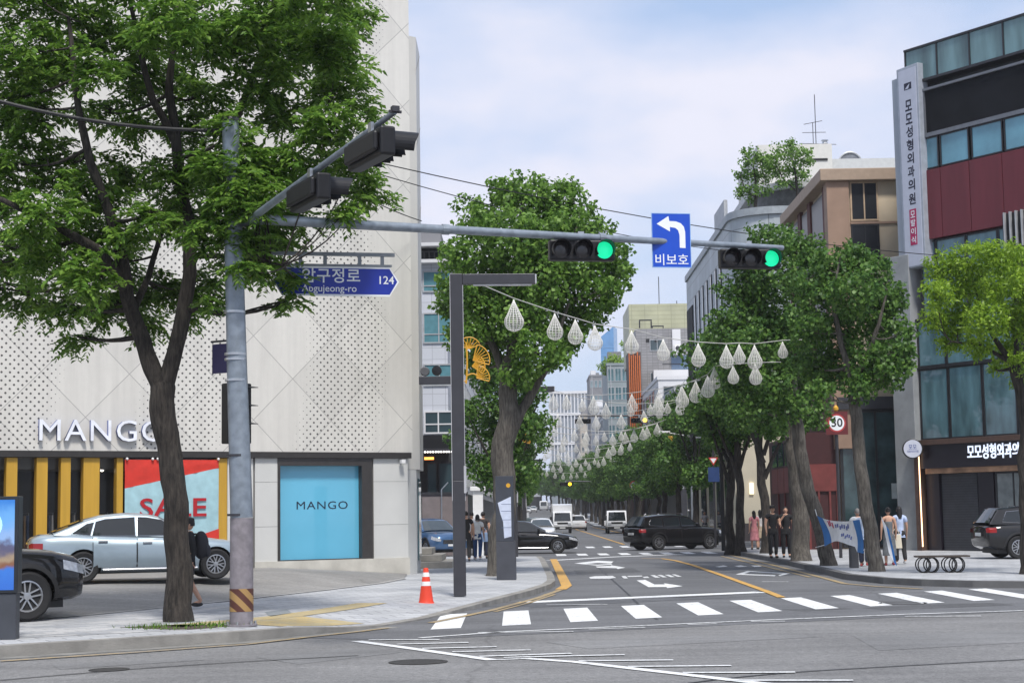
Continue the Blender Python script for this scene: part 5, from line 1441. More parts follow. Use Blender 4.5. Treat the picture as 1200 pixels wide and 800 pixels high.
mb = MB(); mb.box(CS(1091, 560), s2, -.3, .25, z7 - .2, z7 - .003); mb.build('shop_soffit', mat('copper_soffit', (.34, .2, .12), .4, .2, var=.5, scale=2), cb_)  # soffit strip in a mottled copper tone
mb = MB(); mb.box(x1_ + .03, x1_ + .75, -.1, .3, 0, z7 - .22); mb.build('black_door_frame', BLACKB, cb_)
window(cb_, x1_ + .8, x1_ + 2.4, .1, z7 - .22, -.02, gm=mat('frosted_shop_glass', (.16, .18, .18), .25, var=.3, scale=2), bars=(('v', .5),), name='shop_window')
window(cb_, x1_ + 2.45, s2, .1, z7 - .22, -.02, bars=(('v', .33), ('v', .66)), name='shop_window')
me_w = mat('lit_sign_lettering', (.8, .85, 1), .4, emit=(.75, .85, 1), estr=.55)
sx_ = (CS(1143, 528) + CS(1213, 528)) / 2; zs_ = CZ(1165, 528.5)
fit_text('모모성형외과의원', CS(1213, 528) - CS(1143, 528), CZ(1165, 519.5) - CZ(1165, 537), me_w, fa, (sx_, -.45, zs_), bold=.012)
# tall vertical sign box
zt_, zb_ = CZ(1060, 80), CZ(1060, 311)
vsn = thing('vertical_sign', 'tall narrow white sign box with black Korean letters and a crimson panel', 'sign', (*CO, 0), 0)
pA, pB = at(1055, 200, 64.0), at(1080, 200, 62.9)
vang = math.atan2(pB.y - pA.y, pB.x - pA.x); vsn.location = (pA.x, pA.y, 0); vsn.rotation_euler = (0, 0, vang)
vw = math.hypot(pB.x - pA.x, pB.y - pA.y)
ztop = at(1064, 79, 63.6).z; zbot = at(1068, 314, 63.6).z
SIGNW = mat('sign_box_white', (.52, .54, .62), .4, var=.04)
mb = MB(); mb.box(0, vw, 0, .5, zbot, ztop); mb.build('sign_box', mat('sign_box_grey', (.36, .39, .44), .45, .2), vsn, bevel=.02)
mb = MB(); mb.box(-.42, -.02, .1, .5, zbot - .1, ztop - .3); mb.build('side_box', mat('side_box_grey', (.33, .36, .4), .5, .2, var=.1, scale=.6), vsn, bevel=.02)
mb = MB(); mb.box(.12, vw - .1, -.02, -.002, zbot + .06, ztop - .12); face = mb.build('sign_face', SIGNW, vsn)
vm = vw / 2 + .04; kv = 63.4 / FPX
def vz(py): return at(1071, py, 63.4).z
INK = mat('sign_ink', (.01, .01, .03), .5)
for ch, py in zip('모모성형외과의원', (123.5, 139, 154.5, 170, 185.5, 201, 216.5, 233)):
    fit_text(ch, 12 * kv, 13.5 * kv, INK, face, (vm, -.023, vz(py)), ex=.001, bold=.028)
mb = MB(); mb.box(vm - 6 * kv, vm + 6 * kv, -.027, -.0205, vz(287), vz(245)); cr = mb.build('crimson_panel', mat('crimson_sign', (.42, .01, .09), .45), face)
for ch, py in zip('모발이식', (251, 261, 271, 281)): fit_text(ch, 8 * kv, 8.2 * kv, SW, cr, (vm, -.030, vz(py)), ex=.001, bold=.015)
mb = MB(); mb.box(vm - 6.5 * kv, vm + 6.5 * kv, -.024, -.0205, vz(105), vz(97)); em_ = mb.build('emblem', INK, face)
mb = MB(); mb.extrude([(vm - 5 * kv, -.027, vz(104)), (vm + 1 * kv, -.027, vz(104)), (vm + 3.5 * kv, -.027, vz(98.5)), (vm - 1 * kv, -.027, vz(101))], (0, .002, 0)); mb.build('emblem_mark', SIGNW, em_)
for py in (120, 280):
    mb = MB(); mb.box(.2, .5, .5, 1.6, vz(py), vz(py) + .12); mb.build('bracket', STEELF, vsn)
# round sign
rp_ = at(1069.5, 525.5, 63.0); rs_ = thing('round_sign', 'round white shop sign with two blue Korean letters on the concrete column', 'sign', tuple(rp_), R(-8)); kr = 63 / FPX
mb = MB(); mb.lathe([(11.5 * kr, -.2), (11.5 * kr, 0), (11 * kr, .01)], 28, (0, 0, 0), AX); mb.build('drum', BLACK, rs_, smooth=40)
mb = MB(); mb.lathe([(10.4 * kr, 0), (10.4 * kr, .004), (0, .004)], 28, (0, -.012, 0), AX); mb.build('sign_face', SIGNW, rs_)
BL_ = mat('letter_blue', (.02, .05, .25), .5)
fit_text('모모', 9 * kr, 5 * kr, BL_, rs_, (0, -.02, 2.2 * kr), ex=.001, bold=.004); fit_text('성형외과의원', 13 * kr, 2.6 * kr, BL_, rs_, (0, -.02, -3 * kr), ex=.001)
mb = MB(); mb.box(-.05, .05, .2, .8, -.05, .05); mb.build('bracket', BLACK, rs_)
# ---- brown corner building
BX, BY = 12.75, 67.6
bz = lambda py, px=985, Y=67.6: at(px, py, Y).z
bt_ = thing('brick_building', 'brown and beige building with a tan cornice beside the tall vertical sign', 'building', (BX, BY, 0), 0)
btop = bz(199)
BRICK = pavers('dark_red_brick', ((.14, .045, .035), (.09, .03, .025)), .3, .09, 0, (.06, .04, .035), .01)
TINT = mat('tinted_glass', (.018, .02, .024), .3, spec=.25, var=.3, scale=.8)
BEIGE = mat('beige_render', (.52, .43, .31), .8, var=.1, scale=1); TAN = mat('tan_stone', (.30, .20, .145), .75, var=.12, scale=1.5)
bw_ = 5.0
mb = MB(); mb.box(.05, bw_, .1, 10.4, 0, btop - .25); mb.build('wall', BEIGE, bt_)
X_ = lambda px, Y=67.6, py=300: at(px, py, Y).x - BX
mb = MB(); mb.box(-.18, X_(997), -.12, .6, 4.2, btop - .5); mb.build('corner_pier', TAN, bt_, bevel=.02)
mb = MB(); mb.box(-.45, bw_, -.3, 10.6, btop - .5, btop); mb.build('cornice', mat('tan_cornice', (.36, .27, .2), .7, var=.08), bt_, bevel=.03)
za, zb2 = bz(259), bz(213); window(bt_, X_(999), X_(1032), za, zb2, .1, fm=mat('beige_frame', (.45, .33, .22), .6), gm=TINT, bars=(('v', .5),), fw=.07)
window(bt_, X_(999), X_(1032), bz(305), bz(263), .1, gm=TINT, bars=(('v', .5),))
mb = MB(); mb.box(X_(998), bw_, .03, .097, bz(262.5), bz(260)); mb.build('string_course', TAN, bt_)
# street side (faces -x): brick piers, dark bays
def side_box(mb, y0, y1, z0, z1, proud, back=.1): mb.box(-proud, back, y0, y1, z0, z1)
for y in (.62, 4.4, 7.0, 9.7):
    mb = MB(); side_box(mb, y, y + .75, 4.2, btop - .503, .1); mb.build('brick_pier', BRICK, bt_)
for y0, y1 in ((1.4, 4.35), (5.2, 6.95), (7.8, 9.65)):
    mb = MB(); mb.box(-.03, .1, y0, y1, 8.0 if y0 < 2 else 9.5, btop - .7); w_ = mb.build('window', STEELF, bt_); mb = MB(); mb.box(-.05, -.033, y0 + .1, y1 - .1, 8.2 if y0 < 2 else 9.7, btop - .8); mb.build('pane', TINT, w_)
    mb = MB(); mb.box(-.06, .1, y0, y1, 4.2, 7.9 if y0 < 2 else 9.4); mb.build('brick_panel', BRICK, bt_)
# red ground floor on the street side, stepped out towards the pavement
RPN = mat('oxblood_panel', (.16, .035, .032), .6, var=.2, scale=2); RPD = mat('dark_oxblood', (.05, .012, .013), .6)
rx = lambda px, Y: at(px, 600, Y).x - BX
mb = MB(); mb.box(-1.35, -.06, .3, 10.4, 0, 4.9); mb.build('shop_annex', RPD, bt_)
for k, y0 in enumerate((.3, 2.1, 3.9, 5.7, 7.5)):
    mb = MB(); mb.box(-1.43, -1.353, y0, y0 + 1.72, 2.5, 3.6); mb.build('red_panel', RPN, bt_)
    mb = MB(); mb.box(-1.42, -1.353, y0 + .05, y0 + .22, .1, 2.49); mb.build('red_post', RPN, bt_)
    mb = MB(); mb.box(-1.40, -1.353, y0 + .3, y0 + 1.6, 3.7, 4.7); mb.build('upper_window', GLASS, bt_)
mb = MB(); mb.box(-1.37, -.05, .21, .297, 2.5, 3.6); mb.build('red_panel', RPN, bt_)
for x_ in (-1.3, -.9, -.45, -.15):
    mb = MB(); mb.box(x_, x_ + .08, .22, .297, .1, 2.49); mb.build('red_post', RPN, bt_)
# glass shop front of the brown building, facing the camera
gz = bz(480)
window(bt_, .02, bw_ - .05, .2, gz, .08, bars=(('v', .3), ('v', .55), ('v', .8)), gm=mat('dark_green_shop_glass', (.04, .07, .075), .06, spec=.8, var=.6, scale=1.2), name='shop_window', fw=.12)
mb = MB(); mb.box(-.05, bw_, -.25, .09, gz + .003, gz + .5); mb.build('shop_fascia', DKGREY, bt_)
mb = MB(); mb.box(X_(1034), X_(1050), -.04, -.0, bz(585), bz(567)); mb.build('white_shop_sign', mat('shop_sign_white', (.5, .55, .55), .5), bt_)
# ---- white building behind it with the roof garden
wb = thing('tiled_building', 'pale tiled building with a rounded roof garden corner behind the right street trees', 'building', (11.35, 88, 0), 0)
gx, gy = 11.35, 88.0
tt = at(880, 240, 88).z
PT = pavers('pale_blue_grey_tiles', ((.36, .40, .42), (.31, .35, .37)), 1.6, .8, 0, (.2, .22, .23), .03)
def tile_side(nm='pale_grey_tiles', c1=(.40, .44, .46), c2=(.35, .39, .41), cm=(.2, .22, .23), bw=2.0, rh=1.0, ms=.025):
    m, nt, b, vec = node_mat(nm, .5)
    sp = nd(nt, 'ShaderNodeSeparateXYZ'); nt.links.new(vec, sp.inputs[0])
    cb = nd(nt, 'ShaderNodeCombineXYZ'); nt.links.new(math_n(nt, 'ADD', sp.outputs[0], sp.outputs[1]), cb.inputs[0]); nt.links.new(sp.outputs[2], cb.inputs[1])
    br = nd(nt, 'ShaderNodeTexBrick'); nt.links.new(cb.outputs[0], br.inputs['Vector']); br.offset = 0
    for k, v in (('Scale', 1), ('Brick Width', bw), ('Row Height', rh), ('Mortar Size', ms)): br.inputs[k].default_value = v
    br.inputs['Color1'].default_value = (*c1, 1); br.inputs['Color2'].default_value = (*c2, 1); br.inputs['Mortar'].default_value = (*cm, 1)
    n = noise_n(nt, vec, .5, 4); nt.links.new(mixc(nt, 1.0, br.outputs['Color'], rng(nt, n, .3, .7, .85, 1.12), 'MULTIPLY'), b.inputs['Base Color'])
    return m
TS = tile_side()
rc = 2.6
arc = [(rc - rc * math.cos(a), rc - rc * math.sin(a)) for a in [R(90 * i / 10) for i in range(11)]]
foot = [(0, 26.5), (0, rc)] + arc[1:] + [(12, 0), (12, 26.5)]
mb = MB(); mb.prism(foot, 5.7, tt - .5); mb.build('wall', TS, wb)
mb = MB(); mb.prism([(x - .12 if x < 11 else x, y - .12 if y < 29 else y) for x, y in foot], tt - .497, tt - .1); mb.build('roof_edge', mat('roof_edge_grey', (.3, .33, .35), .5), wb)
CREAM = mat('cream_stone', (.52, .47, .36), .75, var=.07, scale=1.2)
mb = MB(); mb.box(-.35, 12, -.3, 26.5, 0, 5.69); mb.build('cream_base', CREAM, wb)
for k, y in enumerate((1.5, 5.5, 9.5, 14, 19, 23)):
    mb = MB(); mb.box(-.40, -.353, y, y + 2.6, .6, 3.6); w_ = mb.build('shop_window', STEELF, wb); mb = MB(); mb.box(-.42, -.403, y + .08, y + 2.52, .7, 3.5); mb.build('pane', GLASS, w_)
mb = MB(); q = at(881, 572, 87.6); mb.box(q.x - gx - .12, q.x - gx + .1, -.4, -.303, q.z - .3, q.z + .3); mb.build('wall_lamp', mat('warm_wall_lamp', (.8, .7, .5), .4, emit=(1, .85, .6), estr=.9), wb)
mb = MB(); q = at(866, 600, 87.6); mb.box(-.42, 1.6, -.36, -.303, .0, 1.1); mb.build('dark_base', mat('dark_stone', (.06, .05, .05), .7), wb)
mb = MB(); mb.box(-.08, .02, 22.2, 26, 6.2, tt - 2.6); mb.build('dark_recess', DARK, wb)
for k in range(7):                                        # slit windows of the street side
    y = 6 + 2.4 * k
    mb = MB(); mb.box(-.06, .02, y, y + .5, 7.2, tt - 2.2); w_ = mb.build('slit_window', STEELF, wb); mb = MB(); mb.box(-.075, -.063, y + .06, y + .44, 7.3, tt - 2.3); mb.build('pane', GLASS, w_)
# set-back upper floor, curved, white
mb = MB(); mb.prism([(2.0 + 3.2 - 3.2 * math.cos(a), 3.0 + 3.2 - 3.2 * math.sin(a)) for a in [R(90 * i / 8) for i in range(9)]] + [(12, 3), (12, 16), (2, 16)], tt - .45, tt + 1.5); mb.build('upper_floor', mat('dark_roof_floor', (.10, .10, .1), .6, var=.3), wb)
mb = MB(); mb.prism([(1.6 + 3.6 - 3.6 * math.cos(a), 2.7 + 3.6 - 3.6 * math.sin(a)) for a in [R(90 * i / 8) for i in range(9)]] + [(12, 2.7), (12, 16.4), (1.6, 16.4)], tt + 1.503, tt + 1.9); mb.build('upper_roof', mat('pale_roof', (.5, .5, .5), .7), wb)
mb = MB(); mb.box(-.1, .1, 3.2, 8, tt - .09, tt + .9); mb.build('side_parapet', mat('pale_parapet', (.45, .46, .48), .7), wb)
# ---- white rooftop block further back, with dish, vent and aerial
rb_ = thing('rooftop_block', 'plain cream building whose top rises behind the roof garden', 'building', (16.5, 105.5, 0), 0)
rt = at(945, 169, 105.5).z; mb = MB(); mb.box(-1.2, 3.6, 0, 10, 0, rt); mb.build('wall', mat('cream_render', (.58, .57, .53), .8, var=.06), rb_); mb = MB(); mb.box(3.603, 9, .5, 10, 0, at(1000, 184, 105.5).z); mb.build('low_wall', mat('pale_grey_render', (.5, .51, .5), .8, var=.06), rb_)
mb = MB(); mb.box(2.2, 3.3, -.06, 0, at(980, 188, 105.5).z, at(980, 185.5, 105.5).z); mb.build('vent_slot', DARK, rb_)
q = at(1007, 182, 105); dsh = thing('satellite_dish', 'grey satellite dish on the cream roof', 'satellite dish', (q.x, 108, at(1000, 184, 105.5).z), 0)
mb = MB(); kd = 106 / FPX; mb.extrude([(15 * kd * math.cos(a) * (1 if 1 else 1), 0, max(-.0, 16 * kd * math.sin(a))) for a in [R(180 * i / 18) for i in range(19)]], (0, .12, 0)); mb.build('reflector', mat('dish_grey', (.16, .17, .19), .7, var=.3), dsh); mb = MB(); mb.tube([(14.6 * kd * math.cos(R(180 * i / 18)), -.03, 15.6 * kd * math.sin(R(180 * i / 18))) for i in range(19)], .06, 6); mb.build('rim', ALU, dsh)
q = at(970, 169, 106); vt = thing('roof_vent', 'small capped roof vent on the cream building', 'roof vent', (q.x, 107, rt), 0); mb = MB(); mb.lathe([(.16, 0), (.16, .3), (.22, .32), (.16, .45), (.16, .5), (.24, .52), (.24, .58), (0, .6)], 12); mb.build('vent_body', STEEL, vt)
q = at(958, 169, 106); an = thing('tv_aerial', 'thin rooftop aerial with three cross rods', 'aerial', (q.x, 106.5, rt), 0); ka = 106.5 / FPX
mb = MB(); mb.tube([(0, 0, 0), (0, 0, 64 * ka)], .028, 6); mb.build('mast', DKGREY, an); mb = MB(); mb.tube([(-.18, 0, 0), (-.18, 0, 30 * ka)], .025, 6); mb.build('mast', DKGREY, an)
for z, l0, l1, dz in ((30, -14, 8, 2), (18, -16, 12, 0), (4, -20, 24, -1)):
    mb = MB(); mb.tube([(l0 * ka, 0, (z - dz) * ka), (l1 * ka, 0, (z + dz) * ka)], .022, 5); mb.build('cross_rod', DKGREY, an)
# roof garden trees
for i, (lim, lum, lab) in enumerate((
    ([([(935, 240), (934, 222), (932, 205), (930, 190)], [.1, .08, .06, .03]), ([(934, 225), (918, 210), (910, 195)], [.05, .04, .02])], [(905, 185, 13), (920, 178, 13), (935, 180, 13), (946, 190, 9), (910, 200, 12), (928, 198, 14), (942, 205, 9), (915, 215, 9), (948, 180, 6), (900, 195, 10), (925, 168, 7), (932, 215, 9)], 'right bushy tree in the roof garden on the pale tiled building'),
    ([([(885, 246), (886, 230), (885, 210), (883, 195)], [.1, .08, .06, .03]), ([(886, 232), (872, 220), (868, 205)], [.05, .04, .02])], [(875, 190, 10), (885, 182, 11), (895, 190, 11), (868, 205, 9), (882, 205, 12), (895, 208, 11), (872, 222, 9), (886, 222, 10), (898, 224, 8), (866, 228, 6), (880, 235, 7), (874, 178, 6)], 'left bushy tree in the roof garden on the pale tiled building'))):
    px0, py0 = lim[0][0][0]; b = at(px0, py0, 89.6 if i else 90.0); b.z = tt - .1
    tree('roof_garden_tree', lab, b, px_limbs(b, b.y, lim), px_lumps(b, b.y, lum, .8, 40 + i), LEAF_GINKGO, BARK, 'plain', 750, .15, .12, gap=.3, sc=1.6, group='trees in the roof garden', flare=1.1, twigs=2)
# ---- generic facades for the rest of the street
def far_building(label, x0, x1, y0, depth, h, wall, rows, cols, gm=GLASS, side=None, base=3.6, basem=None, fm=ALU, ww=.6, wh=.55, side_cols=0, roof=True, name='office_building', zbase=None):
    """box building; front faces -y, windows also on the street side ('l' faces -x, 'r' faces +x)"""
    z = zg(y0) if zbase is None else zbase
    t = thing(name, label, 'building', (x0, y0, z), 0)
    w = x1 - x0
    mb = MB(); mb.box(0, w, 0, depth, base, h); mb.build('wall', wall, t)
    mb = MB(); mb.box(.02, w - .02, .02, depth, 0, base - .003); mb.build('ground_floor', basem or DKGREY, t)
    if roof:
        mb = MB(); mb.box(-.1, w + .1, -.1, depth, h + .003, h + .35); mb.build('parapet', wall, t)
    fh = (h - base) / rows
    rb = random.Random(int(abs(x0) * 10 + y0))
    if roof:
        for _ in range(rb.randint(2, 4)):
            bx, by, bw2, bh2 = rb.uniform(.3, max(.4, w - 3)), rb.uniform(.5, max(.6, depth * .5)), rb.uniform(.9, 2.4), rb.uniform(.7, 2.2)
            mb = MB(); mb.box(bx, min(w - .1, bx + bw2), by, by + rb.uniform(1, 2.5), h + .36, h + .36 + bh2); mb.build('roof_box', rb.choice([ALU, LGREY, MIDG, WHW]), t)
        mb = MB(); px_ = rb.uniform(.2, w - .3); mb.box(px_, px_ + .12, -.13, -.01, base, h); mb.build('drain_pipe', ALU, t)
    proto = None
    for r in range(rows):
        for c in range(cols):
            cw = w / cols; a = c * cw + cw * (1 - ww) / 2; z0 = base + r * fh + fh * (1 - wh) / 2
            if proto is None:
                proto = window(t, -cw * ww / 2, cw * ww / 2, -fh * wh / 2, fh * wh / 2, 0, fm=fm, gm=gm, fw=.07, bars=(('v', .5),)); o = proto
            else: o = copy_tree(proto, t)
            o.location = (a + cw * ww / 2, -.003, z0 + fh * wh / 2)
    if side and side_cols:
        cw = depth / side_cols; sx = -.003 if side == 'l' else w + .003; proto = None
        for r in range(rows):
            for c in range(side_cols):
                if proto is None:
                    proto = window(t, -cw * ww / 2, cw * ww / 2, -fh * wh / 2, fh * wh / 2, 0, fm=fm, gm=gm, fw=.07, bars=(('v', .5),)); o = proto
                else: o = copy_tree(proto, t)
                o.rotation_euler = (0, 0, R(-90) if side == 'l' else R(90))
                o.location = (sx, (c + .5) * cw, base + (r + .5) * fh)
    return t
PALE = mat('pale_grey_wall', (.42, .43, .45), .8, var=.1, scale=.4); LGREY = mat('light_concrete', (.33, .33, .34), .85, var=.15, scale=.4); WHW = mat('white_wall', (.62, .62, .63), .7, var=.06, scale=.4)
BGL = mat('blue_tower_glass', (.10, .26, .5), .15, spec=.8, var=.15, scale=.2); YLW = tile_side('yellow_green_panels', (.43, .43, .28), (.40, .40, .27), (.3, .3, .2), 1.5, .5, .03); GTILE = tile_side('grey_brick_tiles', (.27, .265, .27), (.22, .215, .22), (.17, .17, .17), .6, .3, .03)
MIDG = mat('mid_grey_wall', (.2, .2, .21), .8, var=.12, scale=.4); ORG = mat('orange_fins', (.5, .13, .03), .6)
# dark framed block right after the tiled building
# grey concrete building with balconies and a yellow-green upper storey
Y4 = 181.0; xa = at(745, 400, Y4).x; xb = at(813, 400, Y4).x; z4_ = at(770, 385, Y4).z
gb = far_building('grey concrete building with balconies and a yellow green block on top', xa, xb + 3, Y4, 18, z4_, GTILE, 5, 2, side=None, ww=.35, wh=.35, roof=False)
x5 = at(737, 370, Y4 + 6).x - xa; mb = MB(); mb.box(x5, xb + 4 - xa, 6, 17.5, z4_ + .003 if False else at(740, 425, Y4 + 6).z, at(770, 356, Y4 + 6).z); mb.build('upper_block', YLW, gb)
kq4 = Y4 / FPX
g4 = lambda px, py: (at(px, py, Y4).x - xa, at(px, py, Y4).z)
def front_box(name, px0, py0, px1, py1, y0, y1, m):
    a, b = g4(px0, py1), g4(px1, py0); mb = MB(); mb.box(a[0], b[0], y0, y1, a[1], b[1]); return mb.build(name, m, gb)
front_box('balcony_slab', 765, 434, 813, 446, -1.4, 0, WHW); front_box('balcony_recess', 787, 416, 812, 433, -.05, .0, mat('blue_grey_recess', (.12, .18, .27), .6)); front_box('dark_opening', 776, 447, 800, 455, -.05, .0, DARK)
front_box('balcony_rail', 775, 427, 800, 428.5, -1.38, -1.33, STEELF); front_box('pale_strip', 788, 386, 797, 412, -.3, .0, WHW); front_box('ledge', 787, 412.5, 800, 416, -.8, .0, WHW)
ac = front_box('air_conditioner', 790, 405, 797, 412, -.7, -.303, WHITE); a_ = g4(793.5, 408.5); mb = MB(); mb.lathe([(.25, 0), (.25, .02), (0, .02)], 16, (a_[0], -.703, a_[1]), AX); mb.build('fan_grille', DKGREY, ac)
front_box('small_window', 757, 397, 761, 401, -.04, 0, DARK); front_box('small_window', 767, 397, 771, 401, -.04, 0, DARK)
for px0, px1, z_ in ((749, 764, 374), (764, 778, 381)):
    front_box('roof_frame', px0, z_, px1, z_ + 1.6, .2, .35, STEELF); front_box('roof_frame', px0, z_ + 1.7, px0 + 1.3, 384, .2, .35, STEELF); front_box('roof_frame', px1 - 1.3, z_ + 1.7, px1, 384, .2, .35, STEELF)
mb = MB(); p = at(775, 356, Y4 + 6); mb.tube([(p.x - xa, 9, p.z), (p.x - xa, 9, p.z + 38 * kq4)], .05, 5); mb.build('lightning_rod', STEELF, gb)
mb = MB(); p = at(796, 356, Y4 + 6); mb.tube([(p.x - xa, 9, p.z), (p.x - xa, 9, p.z + 8 * kq4)], .05, 5); mb.build('lightning_rod', STEELF, gb)
# orange finned facade and the grey-green tower next to it
Y5 = 236.0; xa = at(712, 450, Y5).x; xb = at(737, 450, Y5).x; zt5 = at(724, 428, Y5).z
og = far_building('slim grey and glass building with a planted roof beyond the concrete building', xa, xb, Y5, 16, zt5 - zg(Y5), mat('grey_green_wall', (.25, .29, .3), .6, var=.15, scale=.3), 7, 3, gm=GLASSB, ww=.9, wh=.7)
YO = 175.5; xo = at(737.5, 450, YO).x; of = thing('finned_building', 'narrow facade of bright orange vertical fins in the middle of the street view', 'building', (xo, YO, 0), 0)
ow = at(752, 450, YO).x - xo; oh = at(745, 412, YO).z
mb = MB(); mb.box(0, ow, .3, 4.8, 0, oh); mb.build('wall', mat('dark_brown_wall', (.08, .05, .045), .7), of)
for k in range(6):
    a = ow * k / 6; mb = MB(); mb.box(a, a + ow / 6 * .5, 0, .297, 3.5, oh - (.4 if k % 2 else 0)); mb.build('orange_fin', ORG, of)
b = at(718, 428, Y5 + 3); lum = [(712, 425, 7), (720, 421, 8), (728, 424, 7), (706, 430, 6), (716, 430, 8), (725, 430, 6), (710, 437, 4), (734, 410, 5), (731, 403, 4)]
b.z = zt5
tree('roof_garden_tree', 'rounded bright green bush on the roof in the middle distance', b, [([(0, 0, 0), (0, 0, .4), (.1, 0, .8), (0, 0, 1.2)], [.1, .08, .06, .03])], px_lumps(b, Y5 + 3, lum, .8, 77), LEAF_LIME, BARK, 'plain', 260, .26, .22, gap=.3, sc=1.2, twigs=1, cat='bush')
# blue glass tower far off
Y6 = 560; xa, xb = at(704.5, 430, Y6).x, at(720, 430, Y6).x; h6 = at(712, 388, Y6).z
tw_ = thing('glass_tower', 'tall blue glass tower far away behind the street', 'building', (xa, Y6, 0), R(-12)); mb = MB(); mb.hexa([(0, 0, 0), (xb - xa, 0, 0), (xb - xa, 8, 0), (0, 8, 0)], [(0, 0, h6 - 2), (xb - xa, 0, h6 + 1.5), (xb - xa, 8, h6 + 1.5), (0, 8, h6 - 2)]); mb.build('wall', BGL, tw_)
for k in range(22):
    z = 8 + k * 2.6
    if z < h6 - 4: mb = MB(); mb.box(.0, xb - xa, -.08, 0, z, z + .22); mb.build('floor_band', mat('tower_band', (.16, .33, .55), .4), tw_)
# white ribbed block closing the street
Y7 = 455; xa, xb = at(645, 500, Y7).x, at(690, 500, Y7).x; h7 = at(668, 459, Y7).z - zg(Y7)
wt = thing('ribbed_building', 'pale office block with vertical ribs closing the far end of the street', 'building', (xa, Y7, zg(Y7)), 0)
mb = MB(); mb.box(0, xb - xa, 0, 16, 0, h7); mb.build('wall', mat('hazy_grey_glass', (.24, .27, .31), .3, var=.2, scale=.15), wt)
n = 11
for k in range(n + 1):
    a = (xb - xa) * k / n; mb = MB(); mb.box(a - .16, a + .16, -.35, -.003, 4, h7 - .5); mb.build('rib', WHW, wt)
for z in (h7 - .48, h7 - 6.5, h7 - 14.5, h7 - 21.5): mb = MB(); mb.box(-.4, xb - xa + .4, -.45, 0.2, z, z + .7); mb.build('floor_band', WHW, wt)
# grey blocks between
def fb(px0, px1, pytop, Y, **k): return (at(px0, 500, Y).x, at(px1, 500, Y).x, Y, k.pop('d', 14), at((px0 + px1) / 2, pytop, Y).z - zg(Y))
far_building('grey stepped office block left of the slim planted building', *fb(692, 712, 441, 330), MIDG, 8, 4, gm=GLASSB, ww=.7, wh=.5)
far_building('beige low block with plain walls far down the street on the right', *fb(680, 697, 487, 360), mat('far_beige_wall', (.42, .38, .33), .8, var=.1, scale=.3), 6, 3, ww=.5, wh=.4)
far_building('pale grey block far down the street behind the row of trees', *fb(697, 716, 478, 290), PALE, 6, 4, ww=.6, wh=.5)
far_building('low grey shop block on the right behind the row of trees', 12.2, 24, 134.5, 18, 11.5, PALE, 3, 4, side='l', side_cols=5, ww=.7)
far_building('white shop block on the right with dark windows behind the row of trees', 12.4, 24, 154, 25, 14, WHW, 4, 4, side='l', side_cols=6, ww=.7)
far_building('concrete block on the right after the concrete building with balconies', 16.5, 28, 200.5, 28, 15, LGREY, 4, 4, side='l', side_cols=7, ww=.7)
far_building('long grey block on the right far down the road', 12.6, 26, 256, 30, 17, PALE, 5, 4, side='l', side_cols=7, ww=.7)
far_building('last grey block on the right before the bend of the road', 12.8, 26, 375, 60, 20, LGREY, 5, 4, side='l', side_cols=9, ww=.7)
far_building('long pale block on the left far down the road', -18, -5.0, 92, 40, 13, PALE, 4, 5, side='r', side_cols=9, ww=.7)
far_building('white block on the left far down the road', -18, -5.2, 134, 50, 16, WHW, 5, 5, side='r', side_cols=9, ww=.7)
far_building('grey block on the left far down the road', -18, -5.2, 186, 70, 18, LGREY, 5, 5, side='r', side_cols=12, ww=.7)
far_building('pale distant block on the left where the road rises', -20, -5.4, 262, 150, 15, WHW, 4, 5, side='r', side_cols=14, ww=.7)
far_building('broad low pale building where the far road ends', -12, 4.2, 470, 20, 13, WHW, 3, 9, ww=.7, wh=.4)
# ---- pale tiled restaurant building in the gap beside the store
LY = 71.5; lx0 = -14.0; lx1 = -3.35
lt = thing('restaurant_building', 'white tiled building with a dark restaurant front in the gap beside the store', 'building', (lx0, LY, 0), 0)
lz = lambda py: at(515, py, LY).z; lX = lambda px: at(px, 450, LY).x - lx0
ltop = lz(276)
WT = pavers('white_wall_tiles', ((.52, .54, .58), (.49, .51, .55)), 1.15, 1.0, 0, (.33, .34, .36), .02)
def vert_tiles():
    m, nt, b, vec = node_mat('white_square_tiles', .5)
    sp = nd(nt, 'ShaderNodeSeparateXYZ'); nt.links.new(vec, sp.inputs[0]); cb = nd(nt, 'ShaderNodeCombineXYZ'); nt.links.new(math_n(nt, 'ADD', sp.outputs[0], sp.outputs[1]), cb.inputs[0]); nt.links.new(sp.outputs[2], cb.inputs[1])
    br = nd(nt, 'ShaderNodeTexBrick'); nt.links.new(cb.outputs[0], br.inputs['Vector']); br.offset = 0
    for k, v in (('Scale', 1), ('Brick Width', .56), ('Row Height', .5), ('Mortar Size', .012)): br.inputs[k].default_value = v
    br.inputs['Color1'].default_value = (.55, .57, .62, 1); br.inputs['Color2'].default_value = (.52, .54, .58, 1); br.inputs['Mortar'].default_value = (.36, .37, .4, 1)
    nt.links.new(br.outputs['Color'], b.inputs['Base Color']); return m
VT = vert_tiles()
mb = MB(); mb.box(0, lx1 - lx0, .1, 13, lz(510), ltop - 1.2); mb.build('wall', VT, lt)
mb = MB(); mb.box(-.1, lx1 - lx0 + .2, -.5, 13, lz(290), lz(286)); mb.build('roof_slab', WHW, lt); mb = MB(); mb.box(.3, lx1 - lx0 - .3, 1.2, 12, lz(284.5) + .003, ltop + .4); mb.build('penthouse', MIDG, lt)
mb = MB(); mb.box(-.1, lx1 - lx0 + .1, -.4, .09, lz(309), lz(305)); mb.build('balcony_edge', WHW, lt)
mb = MB(); mb.box(.0, lx1 - lx0 - .05, .02, .097, lz(304), lz(291)); mb.build('dark_recess', DARK, lt)
